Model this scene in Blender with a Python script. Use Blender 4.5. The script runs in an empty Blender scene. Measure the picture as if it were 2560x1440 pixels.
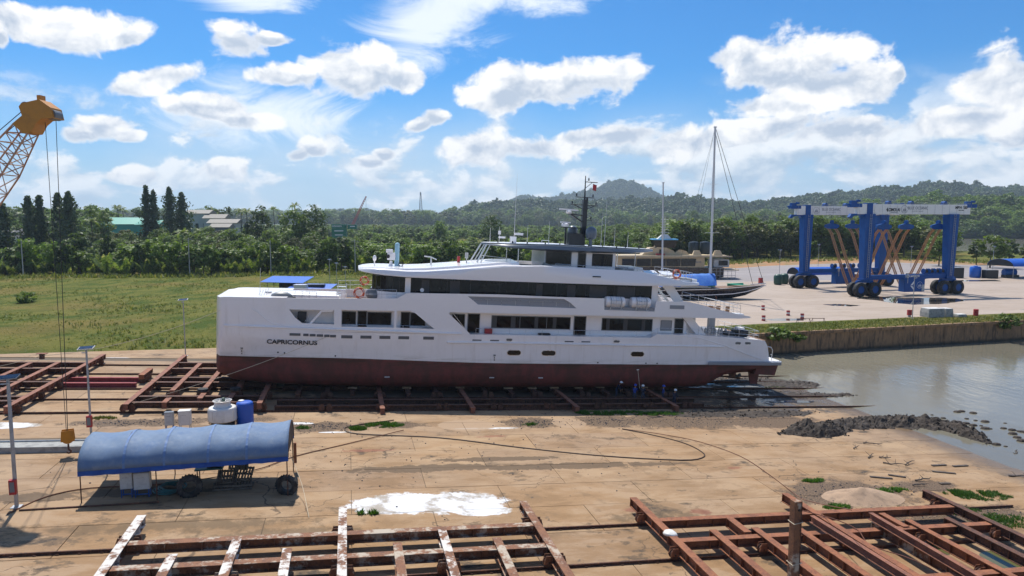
import bpy, bmesh, math, random
from mathutils import Vector, Matrix, noise, geometry
R = math.radians
SC = bpy.context.scene
COL = SC.collection
random.seed(7)

# ------------------------------------------------------------------ camera, sky, sun, exposure
cam_d = bpy.data.cameras.new('camera'); cam = bpy.data.objects.new('camera', cam_d); COL.objects.link(cam)
cam_d.sensor_width = 36.0; cam_d.lens = 36.0*1750/2560; cam_d.clip_start = .5; cam_d.clip_end = 60000
PITCH = math.atan((720-552)/1750)
cam.location = (0, 0, 18); cam.rotation_euler = (math.pi/2-PITCH, 0, 0)
SC.camera = cam
SUN_EL = R(60); SUN_AZ = R(-23)          # azimuth from +Y, negative is to the left
sdir = Vector((math.sin(SUN_AZ)*math.cos(SUN_EL), math.cos(SUN_AZ)*math.cos(SUN_EL), math.sin(SUN_EL)))
sl = bpy.data.lights.new('sun', 'SUN'); so = bpy.data.objects.new('sun', sl); COL.objects.link(so)
sl.energy = 3.4; sl.angle = R(.55); sl.color = (1, .955, .88)
so.rotation_euler = sdir.to_track_quat('Z', 'Y').to_euler(); so.location = (0, 0, 300)
SC.view_settings.view_transform = 'Standard'; SC.view_settings.look = 'None'
SC.view_settings.exposure = .72; SC.view_settings.gamma = 1
SC.view_settings.use_curve_mapping = False
SKY_STRENGTH = .12
cy = SC.cycles; cy.max_bounces = 5; cy.diffuse_bounces = 3; cy.glossy_bounces = 2; cy.transmission_bounces = 2; cy.volume_bounces = 0; cy.transparent_max_bounces = 4
cy.caustics_reflective = False; cy.caustics_refractive = False

# ------------------------------------------------------------------ node helpers
class NT:
    def __init__(s, tree): s.t = tree; s.n = tree.nodes; s.l = tree.links
    def new(s, typ, **kw):
        n = s.n.new(typ)
        for k, v in kw.items(): setattr(n, k, v)
        return n
    def put(s, sock, v):
        if v is None: return
        if isinstance(v, bpy.types.NodeSocket): s.l.new(v, sock)
        elif isinstance(v, (tuple, list)) and sock.type == 'RGBA' and len(v) == 3: sock.default_value = (*v, 1)
        else: sock.default_value = v
    def m(s, op, a, b=None, c=None, clamp=False):
        n = s.new('ShaderNodeMath', operation=op, use_clamp=clamp)
        for i, v in enumerate((a, b, c)): s.put(n.inputs[i], v)
        return n.outputs[0]
    def vm(s, op, a, b=None, c=None):
        n = s.new('ShaderNodeVectorMath', operation=op)
        for i, v in enumerate((a, b, c)):
            if v is not None: s.put(n.inputs[i], v)
        return n.outputs['Value'] if op in ('LENGTH', 'DOT_PRODUCT', 'DISTANCE') else n.outputs[0]
    def mix(s, f, a, b, typ='MIX'):
        n = s.new('ShaderNodeMix', data_type='RGBA', blend_type=typ); n.clamp_factor = True
        s.put(n.inputs[0], f); s.put(n.inputs[6], a); s.put(n.inputs[7], b); return n.outputs[2]
    dim = '3D'
    def noise(s, vec, scale, detail=4, rough=.55, dist=0, lac=2.):
        n = s.new('ShaderNodeTexNoise', noise_dimensions=s.dim); s.put(n.inputs['Vector'], vec)
        n.inputs['Scale'].default_value = scale; n.inputs['Detail'].default_value = detail
        n.inputs['Roughness'].default_value = rough; n.inputs['Distortion'].default_value = dist
        n.inputs['Lacunarity'].default_value = lac
        return n.outputs['Fac']
    def ss(s, v, a, b):
        n = s.new('ShaderNodeMapRange', interpolation_type='SMOOTHSTEP'); s.put(n.inputs[0], v)
        s.put(n.inputs[1], a); s.put(n.inputs[2], b); return n.outputs[0]
    def sep(s, v):
        n = s.new('ShaderNodeSeparateXYZ'); s.put(n.inputs[0], v); return n.outputs
    def comb(s, x, y, z=0):
        n = s.new('ShaderNodeCombineXYZ'); s.put(n.inputs[0], x); s.put(n.inputs[1], y); s.put(n.inputs[2], z); return n.outputs[0]
    def mapv(s, v, rot=(0, 0, 0), scale=(1, 1, 1), loc=(0, 0, 0)):
        n = s.new('ShaderNodeMapping'); s.put(n.inputs[0], v); n.inputs['Rotation'].default_value = rot
        n.inputs['Scale'].default_value = scale; n.inputs['Location'].default_value = loc; return n.outputs[0]

def new_mat(name):
    m = bpy.data.materials.new(name); m.use_nodes = True; t = NT(m.node_tree); t.n.clear()
    out = t.new('ShaderNodeOutputMaterial'); b = t.new('ShaderNodeBsdfPrincipled'); t.l.new(b.outputs[0], out.inputs[0])
    t.out = out; t.b = b
    t.pos = t.new('ShaderNodeNewGeometry').outputs['Position']
    return m, t

MATS = {}
def mat(name, base, rough=.5, metal=0, c2=None, s2=1.5, a2=(.45, .65), c3=None, s3=8, a3=(.55, .7), bump=0, bs=20, spec=.5,
        coat=0, jitter=.06, stretch=None):
    """painted or weathered surface: base colour, two noise-masked wear colours, fine relief"""
    m, t = new_mat(name); p = t.pos
    if stretch: p = t.mapv(p, scale=stretch)
    col = base
    if c2: col = t.mix(t.ss(t.noise(p, s2, 6, .62), a2[0], a2[1]), col, c2)
    if c3: col = t.mix(t.ss(t.noise(p, s3, 6, .65), a3[0], a3[1]), col, c3)
    if jitter:
        f = t.m('MULTIPLY_ADD', t.noise(p, 3.1, 5, .7), jitter*4, 1-jitter*2)
        col = t.mix(1.0, col, t.comb(f, f, f), 'MULTIPLY')
    t.put(t.b.inputs['Base Color'], col)
    rn = t.m('MULTIPLY_ADD', t.noise(p, 5, 4), .3, max(.03, rough-.15))
    t.put(t.b.inputs['Roughness'], rn); t.b.inputs['Metallic'].default_value = metal
    t.b.inputs['Specular IOR Level'].default_value = spec; t.b.inputs['Coat Weight'].default_value = coat
    if bump:
        bn = t.new('ShaderNodeBump'); bn.inputs['Strength'].default_value = bump; bn.inputs['Distance'].default_value = .02
        t.put(bn.inputs['Height'], t.noise(p, bs, 5, .6)); t.put(t.b.inputs['Normal'], bn.outputs[0])
    MATS[name] = m; return m

# ------------------------------------------------------------------ the world: sky with cumulus
def build_world():
    w = bpy.data.worlds.new('World'); SC.world = w; w.use_nodes = True; t = NT(w.node_tree); t.n.clear(); t.dim = '2D'
    w.cycles.sampling_method = 'MANUAL'; w.cycles.sample_map_resolution = 512
    out = t.new('ShaderNodeOutputWorld'); bg = t.new('ShaderNodeBackground'); t.l.new(bg.outputs[0], out.inputs[0])
    sky = t.new('ShaderNodeTexSky', sky_type='NISHITA'); sky.sun_disc = False
    sky.sun_elevation = SUN_EL; sky.sun_rotation = SUN_AZ; sky.altitude = 0; sky.air_density = 1.0; sky.dust_density = .6; sky.ozone_density = 2.2
    d = t.new('ShaderNodeTexCoord').outputs['Generated']; X, Y, Z = t.sep(d)
    az = t.m('ARCTAN2', X, Y); el = t.m('ARCSINE', Z)
    P = t.comb(az, el, 0)
    # domain for billows: slightly flattened
    def fb(off):
        q = t.vm('ADD', P, off) if off else P
        return t.noise(t.mapv(q, scale=(1, 1.3, 1)), 16, 8, .57, .2)
    f0 = fb(None); f1 = fb((-.016, .032, 0))
    relief = t.m('SUBTRACT', f0, f1)
    warp = t.m('MULTIPLY_ADD', t.noise(t.mapv(P, scale=(1, 1.2, 1)), 13, 5, .55), 1.5, -.75)
    import math as M
    def ae(px, py):
        cy = (720-py)/1750; cx = (px-1280)/1750; cp, sp = M.cos(PITCH), M.sin(PITCH)
        v = Vector((cx, cp+cy*sp, -sp+cy*cp)).normalized(); return M.atan2(v.x, v.y), M.asin(v.z)
    def ellipse(px, py, rx, ry, flat=1.0, tilt=0):
        a, e = ae(px, py); k = 1/1750/ (1+((px-1280)/1750)**2)*1.02; 
        q = t.vm('SUBTRACT', P, (a, e, 0))
        q = t.mapv(q, rot=(0, 0, tilt), scale=(1, 1, 1))
        q = t.vm('MULTIPLY', q, (1/(rx*k), 1/(ry*k*1.12), 0))
        if flat != 1.0:                                  # flatter underside
            x, y, _ = t.sep(q); y = t.m('MULTIPLY', y, t.m('MULTIPLY_ADD', t.m('LESS_THAN', y, 0.), flat-1, 1.0)); q = t.comb(x, y, 0)
        return t.m('SUBTRACT', 1.0, t.vm('LENGTH', q)), t.sep(q)[1]
    cum = [(180, 70, 185, 62, 1.3, 0), (55, 50, 80, 60, 1.2, 0), (300, 95, 80, 30, 1.2, .3), (585, 108, 85, 46, 1.3, 0), (680, 98, 60, 17, 1.1, 0), (0, 90, 24, 34, 1, 0),
           (385, 198, 120, 36, 1.5, .32), (890, 175, 130, 68, 1.5, 0), (720, 190, 110, 30, 1.4, 0), (1010, 190, 65, 38, 1.3, 0),
           (255, 318, 90, 40, 1.5, 0), (205, 335, 60, 26, 1.5, 0), (310, 335, 50, 24, 1.5, 0), (1365, 212, 225, 62, 1.6, .06), (1255, 240, 120, 38, 1.3, 0), (1975, 165, 190, 92, 1.25, 0), (1860, 140, 90, 45, 1.2, 0),
           (2080, 215, 185, 62, 1.3, 0), (1960, 262, 170, 40, 1.2, 0), (2110, 325, 190, 44, 1.5, 0), (2045, 262, 40, 24, 1.2, 0), (2520, 215, 170, 100, 1.3, 0),
           (2420, 295, 220, 50, 1.4, 0), (2570, 330, 140, 60, 1.3, 0), (1052, 312, 46, 20, 1.2, .3), (1092, 294, 42, 26, 1.2, 0), (1185, 375, 90, 52, 1.3, 0), (748, 390, 46, 20, 1.5, .3), (782, 372, 42, 28, 1.5, 0), (560, 420, 70, 36, 1.4, 0),
           (1700, 355, 85, 42, 1.3, 0), (1350, 370, 100, 44, 1.4, 0), (2240, 185, 30, 30, 1, .4), (930, 405, 55, 20, 1.3, 0), (960, 390, 35, 22, 1.3, 0),
           (330, 440, 80, 30, 1.4, 0), (1900, 320, 240, 34, 1.3, .08), (1520, 340, 200, 26, 1.2, .05), (520, 270, 120, 36, 1.3, 0), (620, 300, 90, 26, 1.3, 0)]
    dn = du = None
    for (px, py, rx, ry, fl, ti) in cum:
        a, e = ae(px, py); k = 1.02/1750/(1+((px-1280)/1750)**2); ix, iy = 1/(rx*k*1.02), 1/(ry*k*1.08)
        src = P if not ti else t.mapv(P, rot=(0, 0, -ti))
        if ti: a, e = a*math.cos(ti)+e*math.sin(ti), -a*math.sin(ti)+e*math.cos(ti)
        l0 = t.vm('LENGTH', t.vm('MULTIPLY_ADD', src, (ix, iy, 0), (-a*ix, -e*iy, 0)))
        dn = l0 if dn is None else t.m('MINIMUM', dn, l0)
        if True:
            l1 = t.vm('LENGTH', t.vm('MULTIPLY_ADD', src, (ix, iy, 0), (-a*ix, -e*iy-.5, 0)))
            du = l1 if du is None else t.m('MINIMUM', du, l1)
    body = t.m('SUBTRACT', 1., dn); hgt = t.m('SUBTRACT', dn, du)
    # the same kind of sky beyond the frame
    DP = t.vm('DIVIDE', t.comb(X, Y, 0), t.comb(*(t.m('ADD', t.m('ABSOLUTE', Z), .16),)*2, 1.0))
    gen = t.m('MULTIPLY_ADD', t.noise(DP, 1.9, 3, .5), 3.4, -1.95)
    outm = t.m('MAXIMUM', t.ss(t.m('ABSOLUTE', az), .66, .84), t.ss(el, .33, .46))
    outm = t.m('MULTIPLY', outm, t.ss(el, .06, .16))
    body = t.m('MAXIMUM', body, t.m('SUBTRACT', t.m('MULTIPLY', t.m('ADD', gen, 1.5), outm), 1.5))
    dens = t.m('ADD', body, t.m('ADD', t.m('MULTIPLY', t.m('SUBTRACT', f0, .5), 1.6), t.m('MULTIPLY', warp, .55)))
    alpha = t.ss(dens, -.02, .32)
    # low bank of small clouds and haze toward the horizon
    lowP = t.mapv(P, scale=(1, 1.9, 1))
    ln = t.noise(lowP, 8.5, 8, .6, .15); ln2 = t.noise(t.vm('ADD', lowP, (-.01, .03, 0)), 8.5, 5, .6, .15)
    lowcov = t.m('MULTIPLY', t.ss(el, .2, .06), 1.0)
    rightward = t.ss(az, -.1, .5)
    lowd = t.m('ADD', t.m('SUBTRACT', ln, .60), t.m('MULTIPLY', t.m('ADD', t.m('MULTIPLY', lowcov, .95), t.m('MULTIPLY', rightward, .75)), .14))
    lowa = t.m('MULTIPLY', t.ss(lowd, 0., .13), t.ss(el, .20, .10))
    lowr = t.m('SUBTRACT', ln, ln2)
    # thin high streaks
    cir = t.noise(t.mapv(P, rot=(0, 0, .35), scale=(1.0, 2.6, 1)), 5, 7, .68, 1.2)
    cz, _ = ellipse(1060, 70, 190, 120, 1, -.5); cz2, _ = ellipse(660, 285, 300, 95, 1, 0); cz3, _ = ellipse(1240, -5, 330, 38, 1, 0); cz4, _ = ellipse(620, -5, 150, 34, 1, 0)
    cm = t.m('MAXIMUM', t.m('MAXIMUM', cz, cz2), t.m('MAXIMUM', cz3, cz4))
    cira = t.m('MULTIPLY', t.ss(t.m('ADD', cm, t.m('MULTIPLY_ADD', cir, 2.2, -1.1)), -.05, .95), .88)
    # shading: crowns bright, flat undersides soft grey
    und = t.ss(hgt, -.42, .30)
    sh = t.m('ADD', t.m('MULTIPLY', und, .66), t.m('MULTIPLY_ADD', relief, 3.0, .28), None, True)
    edge = t.ss(dens, .55, .05)
    sh = t.m('MAXIMUM', sh, t.m('MULTIPLY', edge, .78))
    c_cum = t.mix(sh, (2.75, 3.2, 3.9), (5.7, 5.65, 5.6))
    shl = t.m('MULTIPLY_ADD', lowr, 3.6, .55, True)
    c_low = t.mix(shl, (2.5, 3.2, 4.0), (5.1, 5.3, 5.5))
    base = t.mix(1.0, sky.outputs[0], (.12, .39, .64), 'MULTIPLY')
    hz = t.ss(el, .15, -.02)
    base = t.mix(t.m('MULTIPLY', hz, .75), base, (2.5, 3.4, 4.4))
    veil = t.m('MULTIPLY', t.ss(el, .21, .06), t.m('MULTIPLY_ADD', t.noise(lowP, 4, 5, .55), 1.5, -.12), None, True)
    base = t.mix(t.m('MULTIPLY', veil, .80), base, (3.5, 4.1, 4.8))
    col = t.mix(cira, base, (5.2, 5.5, 5.8))
    col = t.mix(lowa, col, c_low)
    col = t.mix(alpha, col, c_cum)
    t.put(bg.inputs[0], col); bg.inputs[1].default_value = SKY_STRENGTH
build_world()

# ------------------------------------------------------------------ mesh helpers
class MB:
    def __init__(s): s.v = []; s.f = []; s.m = []
    def add(s, vs, fs, mi=0):
        o = len(s.v); s.v += [tuple(v) for v in vs]; s.f += [tuple(i+o for i in f) for f in fs]; s.m += [mi]*len(fs); return s
    def box(s, c, size, rot=None, mi=0, taper=1.0):
        x, y, z = (k/2 for k in size); c = Vector(c)
        vs = [Vector((a*x*(taper if d > 0 else 1), b*y*(taper if d > 0 else 1), d*z)) for d in (-1, 1) for a, b in ((-1, -1), (1, -1), (1, 1), (-1, 1))]
        if rot is not None: vs = [rot @ v for v in vs]
        return s.add([v+c for v in vs], [(3, 2, 1, 0), (4, 5, 6, 7), (0, 1, 5, 4), (1, 2, 6, 5), (2, 3, 7, 6), (3, 0, 4, 7)], mi)
    def frame(s, p0, p1, up=(0, 0, 1)):
        p0, p1 = Vector(p0), Vector(p1); d = (p1-p0); L = d.length; d = d/L if L else Vector((1, 0, 0))
        up = Vector(up)
        if abs(d.dot(up)) > .98: up = Vector((0, 1, 0)) if abs(d.y) < .9 else Vector((1, 0, 0))
        y = up.cross(d).normalized(); z = d.cross(y)
        return Matrix((d, y, z)).transposed(), L, (p0+p1)/2
    def bar(s, p0, p1, w, h, mi=0, up=(0, 0, 1)):
        rot, L, c = s.frame(p0, p1, up); return s.box(c, (L, w, h), rot, mi)
    def tube(s, p0, p1, r0, r1=None, n=6, mi=0, caps=True):
        r1 = r0 if r1 is None else r1; rot, L, c = s.frame(p0, p1); p0 = Vector(p0); p1 = Vector(p1)
        a = [rot @ Vector((0, math.cos(2*math.pi*i/n), math.sin(2*math.pi*i/n))) for i in range(n)]
        vs = [p0+q*r0 for q in a]+[p1+q*r1 for q in a]
        fs = [(i, (i+1) % n, n+(i+1) % n, n+i) for i in range(n)]
        if caps: fs += [tuple(range(n-1, -1, -1)), tuple(range(n, 2*n))]
        return s.add(vs, fs, mi)
    def path(s, pts, r, n=5, mi=0):
        for a, b in zip(pts, pts[1:]): s.tube(a, b, r, r, n, mi, True)
        return s
    def lathe(s, prof, c=(0, 0, 0), n=16, mi=0, rot=None, caps=True):
        c = Vector(c); vs = []; 
        for r, z in prof:
            for i in range(n):
                v = Vector((r*math.cos(2*math.pi*i/n), r*math.sin(2*math.pi*i/n), z)); vs.append((rot @ v if rot else v)+c)
        fs = []
        for k in range(len(prof)-1):
            for i in range(n): fs.append((k*n+i, k*n+(i+1) % n, (k+1)*n+(i+1) % n, (k+1)*n+i))
        if caps: fs += [tuple(range(n-1, -1, -1)), tuple(range((len(prof)-1)*n, len(prof)*n))]
        return s.add(vs, fs, mi)
    def prism(s, poly, t0, t1, fn, mi=0, holes=()):
        """extrude a 2-D polygon (with holes) between t0 and t1; fn(a, b, t) -> point"""
        loops = [list(poly)]+[list(h) for h in holes]
        tri = geometry.tessellate_polygon([[Vector((a, b, 0)) for a, b in l] for l in loops])
        flat = [p for l in loops for p in l]; N = len(flat)
        vs = [fn(a, b, t0) for a, b in flat]+[fn(a, b, t1) for a, b in flat]
        fs = [tuple(f) for f in tri]+[tuple(N+i for i in reversed(f)) for f in tri]
        o = 0
        for l in loops:
            n = len(l)
            for i in range(n): fs.append((o+i, o+(i+1) % n, N+o+(i+1) % n, N+o+i))
            o += n
        return s.add(vs, fs, mi)
    def loft(s, rings, mi=0, closed=True, cap0=True, cap1=True):
        n = len(rings[0]); vs = [p for r in rings for p in r]; fs = []
        for k in range(len(rings)-1):
            for i in range(n if closed else n-1):
                fs.append((k*n+i, k*n+(i+1) % n, (k+1)*n+(i+1) % n, (k+1)*n+i))
        if cap0: fs.append(tuple(range(n-1, -1, -1)))
        if cap1: fs.append(tuple(range((len(rings)-1)*n, len(rings)*n)))
        return s.add(vs, fs, mi)
    def ball(s, c, r, n=10, mi=0):
        r = (r, r, r) if not isinstance(r, (tuple, list)) else r; k = max(4, n//2)
        prof = [(max(.001, math.sin(math.pi*i/k)), -math.cos(math.pi*i/k)) for i in range(k+1)]
        o = len(s.v); s.lathe(prof, (0, 0, 0), n, mi); c = Vector(c)
        for i in range(o, len(s.v)): v = s.v[i]; s.v[i] = (v[0]*r[0]+c.x, v[1]*r[1]+c.y, v[2]*r[2]+c.z)
        return s
    def mesh(s, name, mats, smooth=None):
        me = bpy.data.meshes.new(name); me.from_pydata(s.v, [], s.f)
        for m in (mats if isinstance(mats, (list, tuple)) else [mats]): me.materials.append(MATS[m] if isinstance(m, str) else m)
        if any(s.m): me.polygons.foreach_set('material_index', s.m)
        bm = bmesh.new(); bm.from_mesh(me); bmesh.ops.recalc_face_normals(bm, faces=bm.faces); bm.to_mesh(me); bm.free()
        if smooth is not None:
            me.polygons.foreach_set('use_smooth', [True]*len(me.polygons)); me.set_sharp_from_angle(angle=R(smooth))
        me.update(); return me
    def build(s, name, mats, parent=None, smooth=None, M=None, bevel=0):
        o = bpy.data.objects.new(name, s.mesh(name, mats, smooth)); COL.objects.link(o)
        if parent: o.parent = parent; KIDS.setdefault(parent.name, []).append(o)
        if M is not None:
            if parent: o.matrix_local = M
            else: o.matrix_world = M
        if bevel:
            b = o.modifiers.new('bevel', 'BEVEL'); b.width = bevel; b.segments = 2; b.limit_method = 'ANGLE'; b.angle_limit = R(35)
        return o
def fbox(name, m, parent, c, size, rot=None, bevel=0): return MB().box(c, size, rot).build(name, m, parent, bevel=bevel)

def tag(o, label=None, cat=None, group=None, kind=None):
    if label: o['label'] = label
    if cat: o['category'] = cat
    if group: o['group'] = group
    if kind: o['kind'] = kind
    return o
def thing(name, label, cat, M=None, group=None):
    o = bpy.data.objects.new(name, None); COL.objects.link(o); o.empty_display_size = .3
    if M is not None: o.matrix_world = M
    return tag(o, label, cat, group)
def copy_tree(o, M=None, label=None, parent=None):
    c = o.copy(); COL.objects.link(c); c.parent = parent
    if M is not None: c.matrix_world = M
    if label: c['label'] = label
    for ch in KIDS.get(o.name, []): copy_tree(ch, None, None, c)
    return c
KIDS = {}

# ------------------------------------------------------------------ frames: world and the sloping slipway
AZ = R(13.1); TH = R(3.1)
P0 = Vector((-1.18446, 67.68314, 0))
EX = Vector((math.cos(AZ)*math.cos(TH), math.sin(AZ)*math.cos(TH), -math.sin(TH)))
EY = Vector((-math.sin(AZ), math.cos(AZ), 0)); EZ = EX.cross(EY)
SLIP = Matrix.Translation(P0) @ Matrix((EX, EY, EZ)).transposed().to_4x4()
def SM(u, v, w=0, rz=0): return SLIP @ Matrix.Translation((u, v, w)) @ Matrix.Rotation(rz, 4, 'Z')
def S(u, v, w=0): return SLIP @ Vector((u, v, w))
def SV(u, v, w=0):                                     # on the slip plane but standing upright
    return Matrix.Translation(S(u, v, w)) @ Matrix.Rotation(AZ, 4, 'Z')
def WM(x, y, z, rz=0): return Matrix.Translation((x, y, z)) @ Matrix.Rotation(rz, 4, 'Z')
ZQ = 1.25; ZW = -2.08
def text_part(name, body, size, m, parent, M, bold=0.0, width=None):
    c = bpy.data.curves.new(name, 'FONT'); c.body = body; c.size = size; c.extrude = .006; c.offset = bold; c.align_x = 'CENTER'; c.align_y = 'CENTER'
    t = bpy.data.objects.new(name, c); COL.objects.link(t); bpy.context.view_layer.update()
    me = bpy.data.meshes.new_from_object(t.evaluated_get(bpy.context.evaluated_depsgraph_get()))
    bpy.data.objects.remove(t); bpy.data.curves.remove(c)
    if width:
        xs = [v.co.x for v in me.vertices]; k = width/(max(xs)-min(xs))
        for v in me.vertices: v.co.x *= k
    me.materials.append(MATS[m]); o = bpy.data.objects.new(name, me); COL.objects.link(o); o.parent = parent
    KIDS.setdefault(parent.name, []).append(o); o.matrix_local = M; return o
# ------------------------------------------------------------------ plain materials
mat('white_paint', (.78, .78, .79), .28, c2=(.72, .72, .73), s2=.6, coat=.25, jitter=.02)
mat('gel_white', (.87, .83, .81), .22, coat=.4, jitter=.015)
mat('deck_grey', (.42, .42, .42), .6, jitter=.05)
mat('trim_grey', (.16, .17, .18), .4)
mat('hardtop_grey', (.10, .125, .155), .35, coat=.3, jitter=.03)
mat('mast_black', (.018, .02, .024), .35)
mat('stainless', (.62, .62, .62), .3, metal=.8, jitter=.03)
mat('black_rubber', (.015, .015, .016), .8, c2=(.06, .055, .05), s2=3, bump=.4, bs=30)
mat('teak', (.20, .105, .05), .6, stretch=(1, 6, 1))
mat('orange_buoy', (.62, .10, .03), .5)
mat('red_paint', (.42, .022, .028), .45, c2=(.30, .03, .03), s2=3)
mat('blue_steel', (.002, .072, .28), .5, spec=.25, c2=(.002, .052, .22), s2=.7, a2=(.4, .75), coat=.1, jitter=.05)
mat('blue_plastic', (.005, .085, .45), .42, c2=(.06, .10, .30), s2=1.2, a2=(.6, .75))
mat('girder_white', (.74, .74, .71), .4, c2=(.60, .58, .52), s2=.8, a2=(.5, .8), jitter=.04)
mat('letter_black', (.012, .012, .015), .5, jitter=0)
mat('letter_grey', (.16, .17, .20), .5, jitter=0)
mat('letter_white', (.75, .75, .75), .5, jitter=0)
mat('sling_tan', (.42, .20, .085), .8, c2=(.33, .17, .09), s2=1.5, bump=.3, bs=40)
mat('rope_pale', (.55, .47, .34), .8)
mat('rope_rust', (.16, .06, .035), .85)
mat('hose_dark', (.05, .028, .018), .7)
mat('hose_teal', (.03, .13, .13), .5)
mat('cable_black', (.02, .02, .02), .5)
mat('galvanised', (.40, .41, .42), .45, metal=.5, c2=(.33, .33, .33), s2=4)
mat('pole_concrete', (.42, .41, .38), .8, bump=.2)
mat('crane_yellow', (.50, .20, .008), .45, c2=(.36, .15, .015), s2=1.3, a2=(.45, .8))
mat('boom_orange', (.46, .28, .18), .55, c2=(.36, .15, .08), s2=2, a2=(.45, .7))
mat('crane_red', (.42, .06, .04), .5)
mat('panel_dark', (.02, .025, .045), .15)
mat('cabinet_grey', (.48, .49, .48), .5, c2=(.40, .40, .39), s2=3)
mat('tank_white', (.68, .66, .62), .45, c2=(.52, .50, .45), s2=1.1, a2=(.48, .75), jitter=.05)
mat('tank_blue', (.006, .11, .52), .35, c2=(.03, .12, .42), s2=2)
mat('pallet_wood', (.17, .14, .11), .85, c2=(.10, .08, .06), s2=3, bump=.3)
mat('timber_block', (.40, .27, .16), .8, c2=(.24, .15, .09), s2=2.5, bump=.3)
mat('driftwood', (.075, .06, .05), .9, c2=(.14, .11, .085), s2=4, bump=.5)
mat('dark_plastic', (.012, .014, .018), .5)
mat('tank_dark', (.018, .028, .032), .45)
mat('bin_green', (.015, .07, .05), .5)
mat('container_green', (.01, .17, .10), .5)
mat('beige_boat', (.55, .43, .26), .5, c2=(.48, .36, .21), s2=.5)
mat('sky_blue_roof', (.10, .40, .68), .5)
mat('navy_hull', (.010, .009, .016), .25, c2=(.03, .022, .028), s2=.8, coat=.4)
mat('mast_alloy', (.62, .63, .64), .45)
mat('boat_glass', (.010, .012, .014), .08, jitter=.0)
mat('green_cloth', (.01, .25, .15), .7)
mat('drum_white', (.70, .68, .64), .6)
mat('concrete_block', (.33, .33, .31), .85, c2=(.22, .22, .21), s2=2, bump=.4)
mat('roof_green', (.03, .30, .22), .5)
mat('roof_grey', (.22, .20, .17), .7)
mat('house_wall', (.50, .48, .42), .7)
mat('heap_grey', (.075, .075, .085), .95, bump=.5, bs=3)
mat('soil_orange', (.34, .165, .07), .95, c2=(.30, .19, .10), s2=.1, c3=(.14, .15, .05), s3=.35, a3=(.5, .65), bump=.4, bs=2)
mat('skin', (.22, .11, .06), .6); mat('cloth_navy', (.008, .012, .035), .85); mat('cloth_blue', (.015, .04, .22), .85)
mat('cloth_denim', (.03, .04, .07), .9); mat('helmet_white', (.75, .75, .73), .35); mat('helmet_blue', (.01, .06, .40), .35); mat('boot_black', (.015, .013, .012), .7)

def rust_mat(name, a, b, paint=None, pa=(.5, .56)):
    m, t = new_mat(name); p = t.pos
    n1 = t.noise(p, 1.7, 7, .65); n2 = t.noise(p, 11, 5, .65)
    col = t.mix(t.ss(n1, .38, .66), a, b); col = t.mix(t.ss(n2, .52, .72), col, (.30, .125, .045)); col = t.mix(t.ss(n2, .45, .28), col, (.035, .018, .013))
    if paint: col = t.mix(t.ss(t.noise(p, 1.05, 8, .7), pa[0], pa[1]), col, paint)
    t.put(t.b.inputs['Base Color'], col); t.b.inputs['Roughness'].default_value = .82
    bn = t.new('ShaderNodeBump'); bn.inputs['Strength'].default_value = .35; bn.inputs['Distance'].default_value = .02; t.put(bn.inputs['Height'], n2); t.put(t.b.inputs['Normal'], bn.outputs[0])
    MATS[name] = m
rust_mat('rust', (.29, .105, .046), (.17, .062, .031))
rust_mat('rust_dark', (.11, .045, .028), (.050, .025, .018))
rust_mat('rust_red', (.27, .105, .062), (.16, .065, .042))
rust_mat('rust_white', (.20, .085, .04), (.13, .06, .035), (.60, .56, .51), (.45, .53))
rust_mat('rust_cream', (.22, .095, .045), (.15, .065, .036), (.42, .35, .27), (.50, .60))
rust_mat('paint_crimson', (.30, .05, .06), (.22, .035, .045))

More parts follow.
